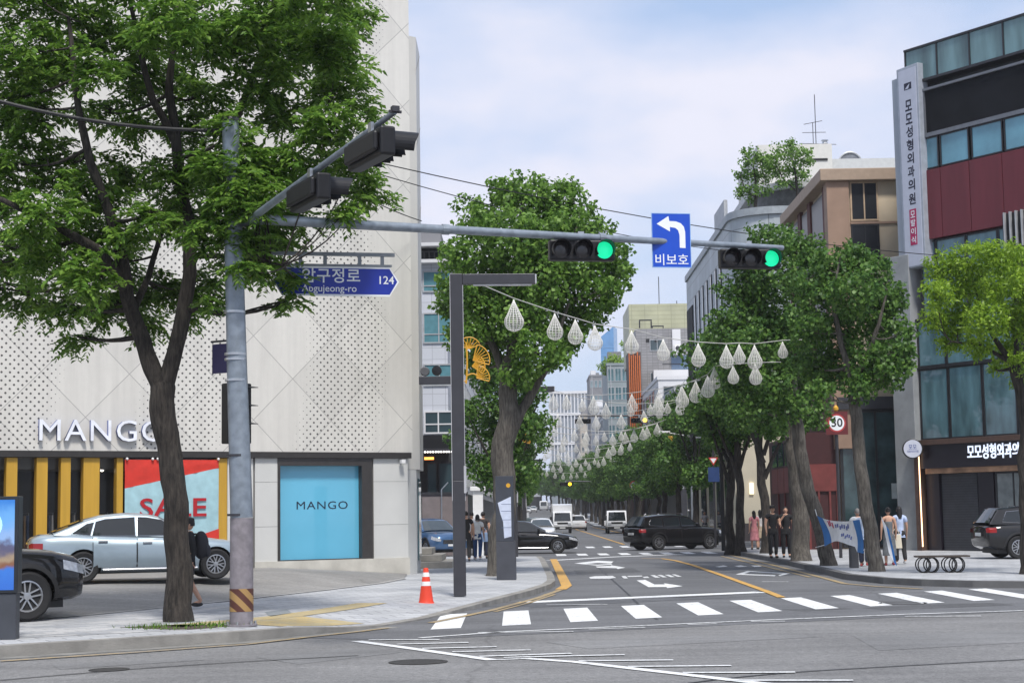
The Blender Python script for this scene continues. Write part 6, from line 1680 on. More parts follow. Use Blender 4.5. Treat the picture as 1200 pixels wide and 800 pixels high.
for px in (499, 505, 511, 517, 523, 529):
    mb = MB(); mb.box(lX(px) - .02, lX(px) + .02, -.36, -.32, lz(304.5), lz(296)); mb.build('rail_post', STEELF, lt)
mb = MB(); mb.box(0, lx1 - lx0, -.36, -.32, lz(296.5), lz(295.5)); mb.build('rail', STEELF, lt)
for y0, y1, gm_ in ((320, 310, GLASSB), (350, 316, GLASSB)):
    pass
x = lX(530)
k = 0
while x > 1.2 and k < 6:
    a = x - 1.25
    window(lt, a, x, lz(342), lz(317), .1, fm=ALU, gm=mat('teal_window', (.10, .24, .28), .1, spec=.8), bars=(('h', .3),), fw=.06)
    window(lt, a, x, lz(402), lz(366), .1, fm=ALU, gm=mat('teal_window', (.10, .24, .28), .1), bars=(('v', .55), ('h', .3)), fw=.06)
    window(lt, a, x, lz(452), lz(426), .1, fm=ALU, gm=mat('teal_window', (.10, .24, .28), .1), bars=(('v', .55),), fw=.06)
    window(lt, a, x, lz(508), lz(481), .1, fm=WHW, gm=GLASS, bars=(('v', .5), ('h', .42)), fw=.07)
    x -= 2.1; k += 1
mb = MB(); mb.box(0, lx1 - lx0, -.02, .09, lz(526), lz(509.5)); mb.build('dark_fascia', BLACK, lt)
mb = MB(); mb.box(0, lx1 - lx0, .4, 13, 0, lz(510) - .003); mb.build('ground_floor', mat('dark_restaurant', (.022, .02, .02), .6, var=.6, scale=1.3), lt)
mb = MB(); mb.box(0, lx1 - lx0, -.7, .35, lz(531), lz(526) - .003); mb.build('awning', DKGREY, lt)
BULB = mat('lit_bulb', (1, .95, .9), .4, emit=(1, .95, .88), estr=2.0); NEON = mat('orange_neon', (1, .4, .1), .4, emit=(1, .32, .06), estr=2.5)
for i in range(12):
    mb = MB(); mb.ball((lX(498.5) + i * .115, -.74, lz(530)), .04, 6, 5); mb.build('bulb', BULB, lt)
mb = MB(); mb.box(lX(497), lX(508), -.4, -.36, lz(538.5), lz(535.5)); mb.build('neon_sign', NEON, lt)
window(lt, lX(498), lX(511), lz(585), lz(541), .38, gm=GLASS, name='restaurant_window'); window(lt, lX(512), lX(530), lz(585), lz(541), .38, gm=GLASS, name='restaurant_window')
mb = MB(); mb.box(lX(496), lX(548), -1.6, -1.45, .0, lz(580)); mb.build('low_wall', mat('pinkish_low_wall', (.2, .17, .17), .8, var=.1), lt); mb = MB(); mb.box(lX(496), lX(548), -1.65, -1.4, lz(580) + .003, lz(577)); mb.build('wall_cap', DKGREY, lt)
mb = MB(); mb.tube([(lX(518), -1.7, .1), (lX(518.5), -1.7, lz(574)), (lX(526), -1.7, lz(566))], .03, 6); mb.build('handrail', STEEL, lt)
# black two-line sign stack in front of the restaurant
q = at(573, 562, 68.5); t = thing('shop_sign', 'black two line coffee shop sign board left of the ginkgo trunk', 'sign', (q.x, q.y, .15), 0); k8 = 68.5 / FPX
mb = MB(); mb.box(-9 * k8, -8 * k8, 0, .06, 0, q.z + 1.6); mb.build('post', STEELF, t)
mb = MB(); mb.box(-8 * k8, 8 * k8, 0, .08, q.z - .15 - 1 * k8, q.z - .15 + 17 * k8); sbd = mb.build('sign_board', BLACK, t)
mb = MB(); mb.box(-8 * k8, 8 * k8, 0, .08, q.z - .15 - 14 * k8, q.z - .15 - 2.4 * k8); mb.build('lower_board', mat('dark_board', (.03, .03, .032), .5), t); mb = MB(); mb.box(-8 * k8, 8 * k8, -.003, .08, q.z - .15 - 2.3 * k8, q.z - .15 - 1.1 * k8); mb.build('pale_divider', WHW, t)
fit_text('MINOS', 12 * k8, 4 * k8, SW, sbd, (0, -.004, q.z - .15 + 10.5 * k8), ex=.002); fit_text('COFFEE', 12 * k8, 4 * k8, SW, sbd, (0, -.004, q.z - .15 + 4 * k8), ex=.002)
# ------------------------------------------------------------------ vehicles
RIM = mat('alloy_rim', (.42, .43, .45), .3, .8); RIMD = mat('dark_rim', (.12, .12, .125), .35, .7)
CGLASS = mat('car_glass', (.014, .018, .021), .03, spec=.8, var=.1); CGLASSL = mat('car_windscreen', (.05, .065, .075), .03, spec=.9, var=.2, scale=1.2)
HEADL = mat('headlamp_glass', (.45, .47, .5), .08, .2, spec=.9, var=.3, scale=14); TAILL = mat('tail_lamp_red', (.25, .012, .012), .15, spec=.7)
PLATE = mat('number_plate_white', (.65, .66, .66), .5); CHROME = mat('chrome_trim', (.6, .6, .62), .15, 1.0); PLAST = mat('black_plastic', (.016, .016, .017), .55)
def paint(name, c, metal=.0, rough=.28):
    return mat(name, c, rough if sum(c) > .1 else .5, metal, var=.03, coat=1.0, spec=.5 if sum(c) > .1 else .1)
RING = [(0.0, 0.0), (.80, 0.0), (.93, .07), (.985, .25), (1.0, .45), (.985, .68), (.955, .85), (.90, .95), (.80, 1.0)]
def interp(st, x):
    if x <= st[0][0]: return st[0]
    for a, b in zip(st[:-1], st[1:]):
        if x <= b[0]:
            t = (x - a[0]) / (b[0] - a[0]); return tuple(p + (q - p) * t for p, q in zip(a, b))
    return st[-1]
def body_y(st, x, z):
    _, zb, zt, w = interp(st, x); t = max(0, min(1, (z - zb) / max(.01, zt - zb)))
    for a, b in zip(RING[1:-1], RING[2:]):
        if t <= b[1]:
            return w * (a[0] + (b[0] - a[0]) * (t - a[1]) / max(1e-4, b[1] - a[1]))
    return w * .8
def apply_mods(o):
    dg = bpy.context.evaluated_depsgraph_get()
    me = bpy.data.meshes.new_from_object(o.evaluated_get(dg)); o.modifiers.clear(); o.data = me
def make_car(label, cat, name, pm, st, gh, side_wins, axles, wr, roofw, beltw, doors, lights, group=None, roof_m=None, rimm=None, cladding=False, grille=True, rails=False, spokes=5, plate=True, chrome=False):
    """st: body stations (x, z_bottom, z_top, half width); gh: greenhouse outline (x, z) from front to rear"""
    t = thing(name, label, cat, (0, 0, 0), 0, group)
    mb = MB(); n = len(RING)
    xs = []
    for a, b in zip(st[:-1], st[1:]):
        k = max(1, int((b[0] - a[0]) / .18)); xs += [a[0] + (b[0] - a[0]) * i / k for i in range(k)]
    xs.append(st[-1][0])
    rows = []
    for x in xs:
        _, zb, zt, w = interp(st, x)
        half = [(w * r, zb + (zt - zb) * q) for r, q in RING] + [(w * .45, zt + .028), (0, zt + .036)]
        full = [(-y, z) for y, z in half[::-1]][:-1] + half[:-1]     # from top centre round the left side, bottom, right side
        ring = [( -y, z) for y, z in half[::-1]] + half[1:-1]
        rows.append([(x, y, z) for y, z in ring])
    m = len(rows[0])
    for r in rows: mb.v += r
    for i in range(len(rows) - 1):
        for k in range(m):
            k2 = (k + 1) % m
            mb.f.append([i * m + k, i * m + k2, (i + 1) * m + k2, (i + 1) * m + k]); mb.mi.append(0)
    mb.f.append([k for k in range(m)][::-1]); mb.mi.append(0)
    mb.f.append([(len(rows) - 1) * m + k for k in range(m)]); mb.mi.append(0)
    body = mb.build('body', pm, t)
    me = body.data
    import bmesh as bm_
    b = bm_.new(); b.from_mesh(me); bm_.ops.recalc_face_normals(b, faces=b.faces); b.to_mesh(me); b.free()
    cuts = []
    for ax in axles:
        c = MB(); c.tube([(ax, -1.4, wr * 1.0), (ax, 1.4, wr * 1.0)], wr + .055, 28); co = c.build('wheel_well_cut', PLAST)
        cm = co.data; b = bm_.new(); b.from_mesh(cm); bm_.ops.recalc_face_normals(b, faces=b.faces); b.to_mesh(cm); b.free()
        md = body.modifiers.new('cut', 'BOOLEAN'); md.operation = 'DIFFERENCE'; md.object = co; md.solver = 'EXACT'; cuts.append(co)
    apply_mods(body)
    for co in cuts: bpy.data.objects.remove(co)
    body.data.polygons.foreach_set('use_smooth', [True] * len(body.data.polygons)); body.data.set_sharp_from_angle(angle=R(38))
    # underside
    mb = MB(); mb.box(st[0][0] + .35, st[-1][0] - .35, -.72, .72, .18, .42); mb.build('underbody', PLAST, t)
    for ax in axles:
        zt_w = min(interp(st, ax - wr)[2], interp(st, ax + wr)[2]) - .07
        mb = MB(); mb.box(ax - wr - .10, ax + wr + .10, -.62, .62, .425, zt_w); mb.build('wheel_well', PLAST, t)
    # greenhouse
    zb_ = min(p[1] for p in gh); zt_ = max(p[1] for p in gh)
    def gy(z): return beltw + (roofw - beltw) * max(0, min(1, (z - zb_) / (zt_ - zb_)))
    mb = MB(); rows = []
    out = gh
    for x, z in out:
        y = gy(z); rows.append([(x, -y, z), (x, -y + .09, z + .035), (x, -y * .5, z + .055), (x, 0, z + .06), (x, y * .5, z + .055), (x, y - .09, z + .035), (x, y, z)])
    for r in rows: mb.v += r
    for i in range(len(rows) - 1):
        for k in range(6):
            mb.f.append([i * 7 + k, (i + 1) * 7 + k, (i + 1) * 7 + k + 1, i * 7 + k + 1]); mb.mi.append(0)
    for s in (0, 6):
        mb.f.append([i * 7 + s for i in range(len(rows))]); mb.mi.append(0)
    roof = mb.build('roof', roof_m or pm, t, smooth=35)
    b = bm_.new(); b.from_mesh(roof.data); bm_.ops.recalc_face_normals(b, faces=b.faces); b.to_mesh(roof.data); b.free()
    def glass_strip(name, p0, p1, m_, inset=.10):
        (xa, za), (xb, zb2) = p0, p1; d = Vector((xb - xa, zb2 - za)); nrm = Vector((-d.y, d.x)).normalized()
        if nrm.y < 0: nrm = -nrm
        mb = MB(); o = .008
        a = Vector((xa, za)) + d * .05; c = Vector((xb, zb2)) - d * .04
        q = []
        for p in (a, c):
            y = gy(p.y)
            q.append([(p.x + nrm.x * (o + h), yy, p.y + nrm.y * (o + h)) for yy, h in ((-y + inset, .036), (-y * .5, .056), (0, .061), (y * .5, .056), (y - inset, .036))])
        for k in range(4): mb.poly([q[0][k], q[0][k + 1], q[1][k + 1], q[1][k]])
        return mb.build(name, m_, t, smooth=True)
    glass_strip('windscreen', gh[0], gh[1], CGLASSL); glass_strip('rear_window', gh[-2], gh[-1], CGLASS)
    for poly in side_wins:
        for s in (-1, 1):
            mb = MB(); mb.extrude([(x, s * (gy(z) + .002), z) for x, z in poly], (0, s * .006, 0)); w_ = mb.build('side_window', CGLASS, t)
            if chrome:
                e = MB(); e.tube([(x, s * (gy(z) + .008), z) for x, z in poly + poly[:1]], .0065, 5, False); e.build('chrome_trim', CHROME, w_)
    # doors: thin skins that leave open seams, each with a handle
    for (xa, xb, za, zb2) in doors:
        for s in (-1, 1):
            mb = MB()
            def fn(u, v):
                x = xa + (xb - xa) * u; z = za + (zb2 - za) * v
                return (x, s * (body_y(st, x, z) + .007), z)
            mb.grid(fn, 6, 6)
            d_ = mb.build('door', pm, t, smooth=True)
            e = MB(); y0 = body_y(st, xa, (za + zb2) / 2)
            for xx in (xa - .012, xb + .012):
                pts = [(xx, s * (body_y(st, xx, za + (zb2 - za) * q / 5) + .003), za + (zb2 - za) * q / 5) for q in range(6)]
                e.tube(pts, .007, 4, False)
            h = MB(); xh = xa + .12; zh = zb2 - .09; yh = body_y(st, xh, zh); h.obox((xh + .08, s * (yh + .03), zh), (.2, .025, .03)); h.build('handle', CHROME if chrome else pm, d_, bevel=.006)
            e.build('door_seam', PLAST, d_)
    # wheels
    for ax in axles:
        for s in (-1, 1):
            yw = interp(st, ax)[3] - .13
            mb = MB(); A_ = Matrix.Rotation(R(90) * -s, 3, 'X')
            mb.lathe([(wr * .66, -.10), (wr * .9, -.115), (wr, -.085), (wr, .085), (wr * .9, .115), (wr * .66, .10), (wr * .62, .06)], 26, (ax, s * yw, wr), A_)
            w_ = mb.build('wheel', RUBBER, t, smooth=40)
            mb = MB(); mb.lathe([(wr * .64, .02), (wr * .64, .09), (wr * .58, .095), (wr * .55, .05)], 26, (ax, s * yw, wr), A_)
            for k in range(spokes):
                q = k / spokes * 6.283 + .3; cx, cz = math.cos(q), math.sin(q); tx, tz = -cz, cx
                for dd in (-1, 1):
                    w0, w1 = wr * .07, wr * .055; o0, o1 = dd * wr * .07, dd * wr * .13
                    P = lambda r, o, ww, yy: [(ax + cx * r + tx * (o + ww), s * (yw + yy), wr + cz * r + tz * (o + ww))]
                    pts = P(wr * .1, o0, -w0 / 2, .075) + P(wr * .58, o1, -w1 / 2, .085) + P(wr * .58, o1, w1 / 2, .085) + P(wr * .1, o0, w0 / 2, .075)
                    mb.extrude(pts, (0, -s * .03, 0))
            mb.lathe([(wr * .16, .05), (wr * .15, .092), (0, .095)], 14, (ax, s * yw, wr), A_)
            mb.build('rim', rimm or RIM, w_)
            mb = MB(); mb.lathe([(wr * .56, .0), (wr * .56, .02), (0, .02)], 20, (ax, s * yw, wr), A_); mb.build('brake_disc', DKGREY, w_)
            if cladding:
                mb = MB(); n_ = 14; pr = []
                for i in range(n_ + 1):
                    q = R(-8 + 196 * i / n_)
                    for rr in (wr + .05, wr + .12):
                        x, z = ax + rr * math.cos(q), wr + rr * math.sin(q); pr.append((x, s * (body_y(st, x, max(z, .25)) + .012), z))
                o = len(mb.v); mb.v += pr
                for i in range(n_): mb.f.append([o + 2 * i, o + 2 * i + 1, o + 2 * i + 3, o + 2 * i + 2]); mb.mi.append(0)
                mb.build('arch_cladding', PLAST, t)
    # sills, mirrors, lamps, plates
    for s in (-1, 1):
        xa, xb = axles[0] + wr + .08, axles[1] - wr - .08
        mb = MB(); mb.tube([(xa, s * (body_y(st, xa, .3) + .004), .27), (0, s * (body_y(st, 0, .3) + .006), .27), (xb, s * (body_y(st, xb, .3) + .004), .27)], .022, 6); mb.build('sill_trim', CHROME if not cladding else PLAST, t)
        xm = gh[0][0] - .32; zm = gh[0][1] + .06
        mb = MB(); mb.obox((xm, s * (beltw + .12), zm + .06), (.1, .24, .14)); o = mb.build('wing_mirror', pm, t, bevel=.04)
        for (kind, xx, z0, z1, ya, yb) in lights:
            # lamp cluster wrapping the corner of the body
            sgn = 1 if kind == 'head' else -1; xe = st[-1][0] if sgn > 0 else st[0][0]; ln = ya
            def lf(u, v):
                x = xe - sgn * ln * u; z = z0 + (z1 - z0) * v - (.0 if sgn < 0 else -.10 * u)
                z = min(z, interp(st, x)[2] - .03); y = body_y(st, x, z)
                k = 1.0
                return (x + sgn * .012 * (1 - u), s * (y + .008) * k, z)
            mb = MB(); mb.grid(lf, 7, 3)
            if s < 0: mb.f = [f[::-1] for f in mb.f]
            mb.build('headlight' if kind == 'head' else 'tail_light', HEADL if kind == 'head' else TAILL, t)
    xf, xr = st[-1][0], st[0][0]
    if grille:
        mb = MB(); mb.box(xf - .03, xf + .012, -.48, .48, st[-1][1] + .10, st[-1][1] + .28); gr = mb.build('grille', PLAST, t, bevel=.01)
        for k in range(3):
            mb = MB(); z = st[-1][1] + .135 + .05 * k; mb.box(xf + .013, xf + .022, -.44, .44, z, z + .012); mb.build('grille_bar', CHROME, gr)
    if plate:
        mb = MB(); mb.box(xf + .023, xf + .03, -.25, .25, st[-1][1] - .0, st[-1][1] + .09); mb.build('number_plate', PLATE, t)
        mb = MB(); mb.box(xr - .03, xr - .012, -.25, .25, st[0][1] + .18, st[0][1] + .29); mb.build('number_plate', PLATE, t)
    if rails:
        for s in (-1, 1):
            mb = MB(); x0, x1 = gh[-3][0] + .1, gh[2][0] - .1; yy = s * (roofw - .03); zz = zt_ + .075
            mb.tube([(x0 - .1, yy, zz - .06), (x0, yy, zz), (x1, yy, zz), (x1 + .1, yy, zz - .07)], .016, 6); mb.build('roof_rail', CHROME, t)
    return t
def sedan_st(L=4.87, W=1.86):
    h, w = L / 2, W / 2
    return [(-h, .42, .86, w * .62), (-h + .06, .30, .95, w * .80), (-h + .25, .24, 1.02, w * .92), (-1.6, .22, 1.045, w * .985), (-.9, .21, 1.0, w), (0, .20, .97, w), (.8, .20, .95, w), (1.3, .20, .90, w * .985), (h - .65, .20, .84, w * .95), (h - .25, .21, .755, w * .85), (h - .07, .25, .68, w * .70), (h, .34, .60, w * .52)]
SED_GH = [(1.02, .945), (.30, 1.36), (.05, 1.415), (-.45, 1.44), (-.95, 1.395), (-1.25, 1.31), (-1.95, 1.03)]
SED_WIN = [[(.90, .985), (.37, 1.325), (.04, 1.385), (-.165, 1.395), (-.165, .985)], [(-.215, .985), (-.215, 1.395), (-.85, 1.362), (-1.05, 1.31), (-1.14, 1.0)], [(-1.18, 1.01), (-1.09, 1.295), (-1.25, 1.26), (-1.58, 1.05)]]
SED_DOORS = [(-.17, .98, .32, .93), (-1.12, -.21, .32, .97)]
SED_L = [('head', 0, .52, .63, .38, 0), ('tail', 0, .70, .86, .26, 0)]
def sedan(label, pm, name='sedan', cat='car', **k):
    return make_car(label, cat, name, pm, sedan_st(), SED_GH, SED_WIN, (-1.33, 1.54), .335, .56, .80, SED_DOORS, SED_L, **k)
def suv_st(L=4.8, W=1.93):
    h, w = L / 2, W / 2
    return [(-h, .55, 1.0, w * .80), (-h + .06, .40, 1.05, w * .90), (-h + .3, .30, 1.10, w * .97), (-1.3, .28, 1.12, w), (0, .27, 1.09, w), (.9, .27, 1.08, w), (1.3, .27, 1.06, w * .985), (h - .55, .27, 1.02, w * .96), (h - .2, .30, .95, w * .88), (h - .05, .34, .86, w * .76), (h, .45, .76, w * .62)]
SUV_GH = [(1.02, 1.07), (.35, 1.53), (.1, 1.59), (-.6, 1.64), (-1.3, 1.62), (-1.95, 1.56), (-2.3, 1.10)]
SUV_WIN = [[(.88, 1.13), (.40, 1.46), (.05, 1.53), (-.1, 1.535), (-.1, 1.13)], [(-.2, 1.13), (-.2, 1.545), (-1.05, 1.545), (-1.05, 1.13)], [(-1.15, 1.13), (-1.15, 1.54), (-1.72, 1.5), (-1.9, 1.18)]]
SUV_DOORS = [(-.15, .98, .38, 1.05), (-1.08, -.19, .38, 1.08)]
SUV_L = [('head', 0, .66, .80, .40, 0), ('tail', 0, .84, 1.0, .28, 0)]
def suv(label, pm, **k):
    return make_car(label, 'car', k.pop('name', 'crossover'), pm, suv_st(), SUV_GH, SUV_WIN, (-1.42, 1.45), .37, .64, .86, SUV_DOORS, SUV_L, cladding=True, **k)
SILVER = paint('silver_car_paint', (.29, .36, .41), .4, .36); BLK = paint('black_car_paint', (.008, .008, .009)); WHT = paint('white_car_paint', (.70, .71, .73)); BLU = paint('blue_car_paint', (.05, .12, .25), .4); GRYP = paint('grey_car_paint', (.16, .17, .18), .4)
def put(o, x, y, z, deg, s=1.0):
    o.location = (x, y, z); o.rotation_euler = (0, 0, R(deg)); o.scale = (s, s, s); return o
def lot_z(x, y):
    best = None
    g_ = Vector((x - MC[0], y - MC[1])); d = -g_.x * math.sin(MA) + g_.y * math.cos(MA); s = g_.x * MU[0] + g_.y * MU[1]
    zt = .16 + .26 * min(1, max(0, -s / 4.0)); tot = 8.0
    return .156 + (zt - .156) * max(0, min(1, 1 - (-d) / tot))
# silver sedan on the lot, nose to the right
c = sedan('silver four door sedan parked in front of the yellow finned shop front', SILVER, chrome=True, spokes=7)
pA, pB = at(92, 650, 36.0), at(246, 650, 37.0)
dx, dy = pB.x - pA.x, pB.y - pA.y; aa = math.atan2(dy, dx); sc = math.hypot(dx, dy) / 2.87 * .99
mid_ = (pA + pB) / 2
put(c, mid_.x - .1 * math.cos(aa), mid_.y - .1 * math.sin(aa), 0.462, math.degrees(aa), sc)
# black crossover at the left edge, nose to the right and slightly towards the camera
c = suv('shiny black crossover at the left edge with its nose by the display kiosk', BLK, chrome=True)
pA = gnd(31, 727, .17); ha = R(33); put(c, pA.x - 1.57 * math.cos(ha) - .93 * math.sin(ha), pA.y - 1.57 * math.sin(ha) + .93 * math.cos(ha), .165, 33, 1.08)
# black sedan and black crossover crossing the street
c = sedan('black sedan emerging behind the map pillar on the cross street', BLK); k9 = 74.5
q = at(677, 648, k9); put(c, q.x - 2.43, k9 + .4, .0, 0)
c = suv('black crossover with silver roof rails crossing at the far zebra', BLK, rails=True, chrome=True)
q = at(793, 640, 78.5); put(c, q.x - .1, 78.5, 0, 27, .98)
# black crossover at the right edge
c = suv('black crossover parked by the clinic shop front at the right edge', BLK, chrome=True, spokes=6)
q = gnd(1168, 655, .15); put(c, q.x + 1.42 * .97 + .62, q.y + .9, .15, 4, .97)
# blue car parked beside the restaurant
c = suv('blue parked car with its nose to the street in front of the restaurant', BLU, name='parked_car')
q = at(512, 640, 66); put(c, q.x - .35, 67.5, .15, -62, .9)
# oncoming white sedan, further cars
c = sedan('white oncoming sedan in front of the white box truck', WHT); q = at(634, 622, 104); put(c, q.x, 106, 0, -88)
c = sedan('grey oncoming sedan behind the white sedan and left of the box truck', GRYP); q = at(619, 617, 122); put(c, q.x + .3, 124, 0, -90)
c = suv('white and dark crossover driving away right of the box truck', WHT); q = at(690, 614, 165); put(c, 7.3 if False else q.x - .9, 170, 0, 88, .95)
# box truck and pickup (cab-over light trucks)
def light_truck(label, name, box, x, y, deg):
    t = thing(name, label, 'truck', (x, y, zg(y)), R(deg)); w = .84
    mb = MB(); mb.v = []; prof = [(1.55, .42), (2.42, .42), (2.48, .75), (2.44, 1.08), (2.12, 1.86), (1.95, 1.94), (1.05, 1.94), (1.0, .5)]
    mb.extrude([(px, -w, pz) for px, pz in prof], (0, 2 * w, 0)); mb.build('cab', WHT, t, bevel=.05)
    mb = MB(); mb.extrude([(2.452, -w + .1, 1.10), (2.452, w - .1, 1.10), (2.15, w - .16, 1.82), (2.15, -w + .16, 1.82)], (.012, 0, .005)); mb.build('windscreen', CGLASS, t)
    for s in (-1, 1):
        mb = MB(); mb.extrude([(1.25, s * (w + .001), 1.12), (2.3, s * (w + .001), 1.12), (2.08, s * (w + .001), 1.78), (1.25, s * (w + .001), 1.78)], (0, s * .008, 0)); mb.build('side_window', CGLASS, t)
        mb = MB(); mb.box(2.45, 2.50, s * .62 - .15, s * .62 + .15, .72, .92); mb.build('headlight', HEADL, t, bevel=.01)
        mb = MB(); mb.obox((2.3, s * (w + .18), 1.35), (.08, .2, .3)); mb.build('wing_mirror', PLAST, t, bevel=.03)
        for ax in (1.75, -1.1):
            mb = MB(); mb.lathe([(.2, -.1), (.3, -.1), (.31, .08), (.2, .1)], 18, (ax, s * .72, .31), AX if s < 0 else Matrix.Rotation(R(-90), 3, 'X')); w_ = mb.build('wheel', RUBBER, t)
            mb = MB(); mb.lathe([(.2, .0), (.2, .09), (.1, .1), (0, .06)], 16, (ax, s * .72, .31), AX if s < 0 else Matrix.Rotation(R(-90), 3, 'X')); mb.build('rim', RIM, w_)
    mb = MB(); mb.box(2.40, 2.52, -w + .02, w - .02, .36, .60); mb.build('bumper', PLAST, t, bevel=.03)
    mb = MB(); mb.box(2.505, 2.53, -.25, .25, .44, .55); mb.build('number_plate', PLATE, t)
    mb = MB(); mb.box(2.44, 2.475, -.5, .5, .78, .98); mb.build('grille', PLAST, t)
    mb = MB(); mb.box(-2.3, 1.2, -.4, .4, .4, .6); mb.build('chassis', PLAST, t)
    if box:
        mb = MB(); mb.box(-2.4, .98, -.93, .93, .66, 2.62); mb.build('cargo_box', mat('truck_box_white', (.66, .68, .70), .5, var=.05), t, bevel=.03); mb = MB(); mb.extrude([(.99, -.85, 1.95), (.99, .85, 1.95), (.99, .80, 2.6), (.99, -.80, 2.6)], (.5, 0, -.08)); mb.build('wind_deflector', WHT, t)
    else:
        mb = MB(); mb.box(-2.4, .97, -.86, .86, .64, .70); bd = mb.build('load_bed', GRYP, t)
        for y0, y1 in ((-.86, -.82), (.82, .86)): mb = MB(); mb.box(-2.4, .97, y0, y1, .703, 1.08); mb.build('side_board', GRYP, t)
        mb = MB(); mb.box(-2.4, -2.36, -.815, .815, .703, 1.08); mb.build('tail_board', GRYP, t)
    return t
q = at(659, 624, 150); light_truck('white box truck coming down the road with a tall cargo box', 'box_truck', True, q.x, 151, -90)
q = at(723, 626, 142); light_truck('white pickup truck waiting under the right row of trees', 'pickup_truck', False, q.x, 144, -90)
# vehicles far up the rise
q = at(637, 596, 430); 
vt_ = thing('minibus', 'white minibus small and far where the road rises', 'minibus', (q.x, 430, zg(430)), R(-90))
mb = MB(); mb.extrude([(-2.6, -1, .4), (2.4, -1, .4), (2.6, -1, 1.2), (2.0, -1, 2.5), (-2.6, -1, 2.5)], (0, 2, 0)); mb.build('body', WHT, vt_, bevel=.08); mb = MB(); mb.extrude([(2.60, -.85, 1.25), (2.60, .85, 1.25), (2.12, .8, 2.3), (2.12, -.8, 2.3)], (.02, 0, .01)); mb.build('windscreen', CGLASS, vt_)
for ax in (-1.6, 1.7):
    for s in (-1, 1): mb = MB(); mb.lathe([(.1, -.1), (.36, -.1), (.36, .1), (.1, .1)], 14, (ax, s * .92, .36), AX); mb.build('wheel', RUBBER, vt_)
far_c = sedan('white sedan tiny and far where the road rises', WHT); put(far_c, at(625, 597, 400).x, 400, zg(400), -90)
dup(far_c, 'second white sedan tiny and far, beside the minibus', (at(618, 597, 380).x, 380, zg(380)), R(-90))
dup(far_c, 'third white sedan tiny and far right of the minibus', (at(648, 596, 440).x, 440, zg(440)), R(90))
# ------------------------------------------------------------------ people
SKIN = mat('skin', (.50, .29, .20), .55, var=.06, scale=20); HAIRB = mat('black_hair', (.012, .010, .010), .5, var=.3, scale=30); HAIRG = mat('grey_hair', (.18, .17, .16), .6); EYE = mat('eye_dark', (.02, .015, .012), .3)
def skin_mesh(nodes, edges, m, sub=1):
    """nodes: name -> (point, (rx, ry)); grows one smooth surface round the joints"""
    names = list(nodes); idx = {n: i for i, n in enumerate(names)}
    me = bpy.data.meshes.new('figure'); me.from_pydata([tuple(nodes[n][0]) for n in names], [(idx[a], idx[b]) for a, b in edges], [])
    o = bpy.data.objects.new('figure', me); COL.objects.link(o)
    sk = o.modifiers.new('skin', 'SKIN'); sk.use_smooth_shade = True
    for i, n in enumerate(names):
        r = nodes[n][1]; me.skin_vertices[0].data[i].radius = r if hasattr(r, '__len__') else (r, r)
        me.skin_vertices[0].data[i].use_root = (i == 0)
    sb = o.modifiers.new('sub', 'SUBSURF'); sb.levels = sub; sb.render_levels = sub
    apply_mods(o); out = o.data; bpy.data.objects.remove(o)
    out.materials.clear(); out.materials.append(m); out.polygons.foreach_set('use_smooth', [True] * len(out.polygons))
    return out
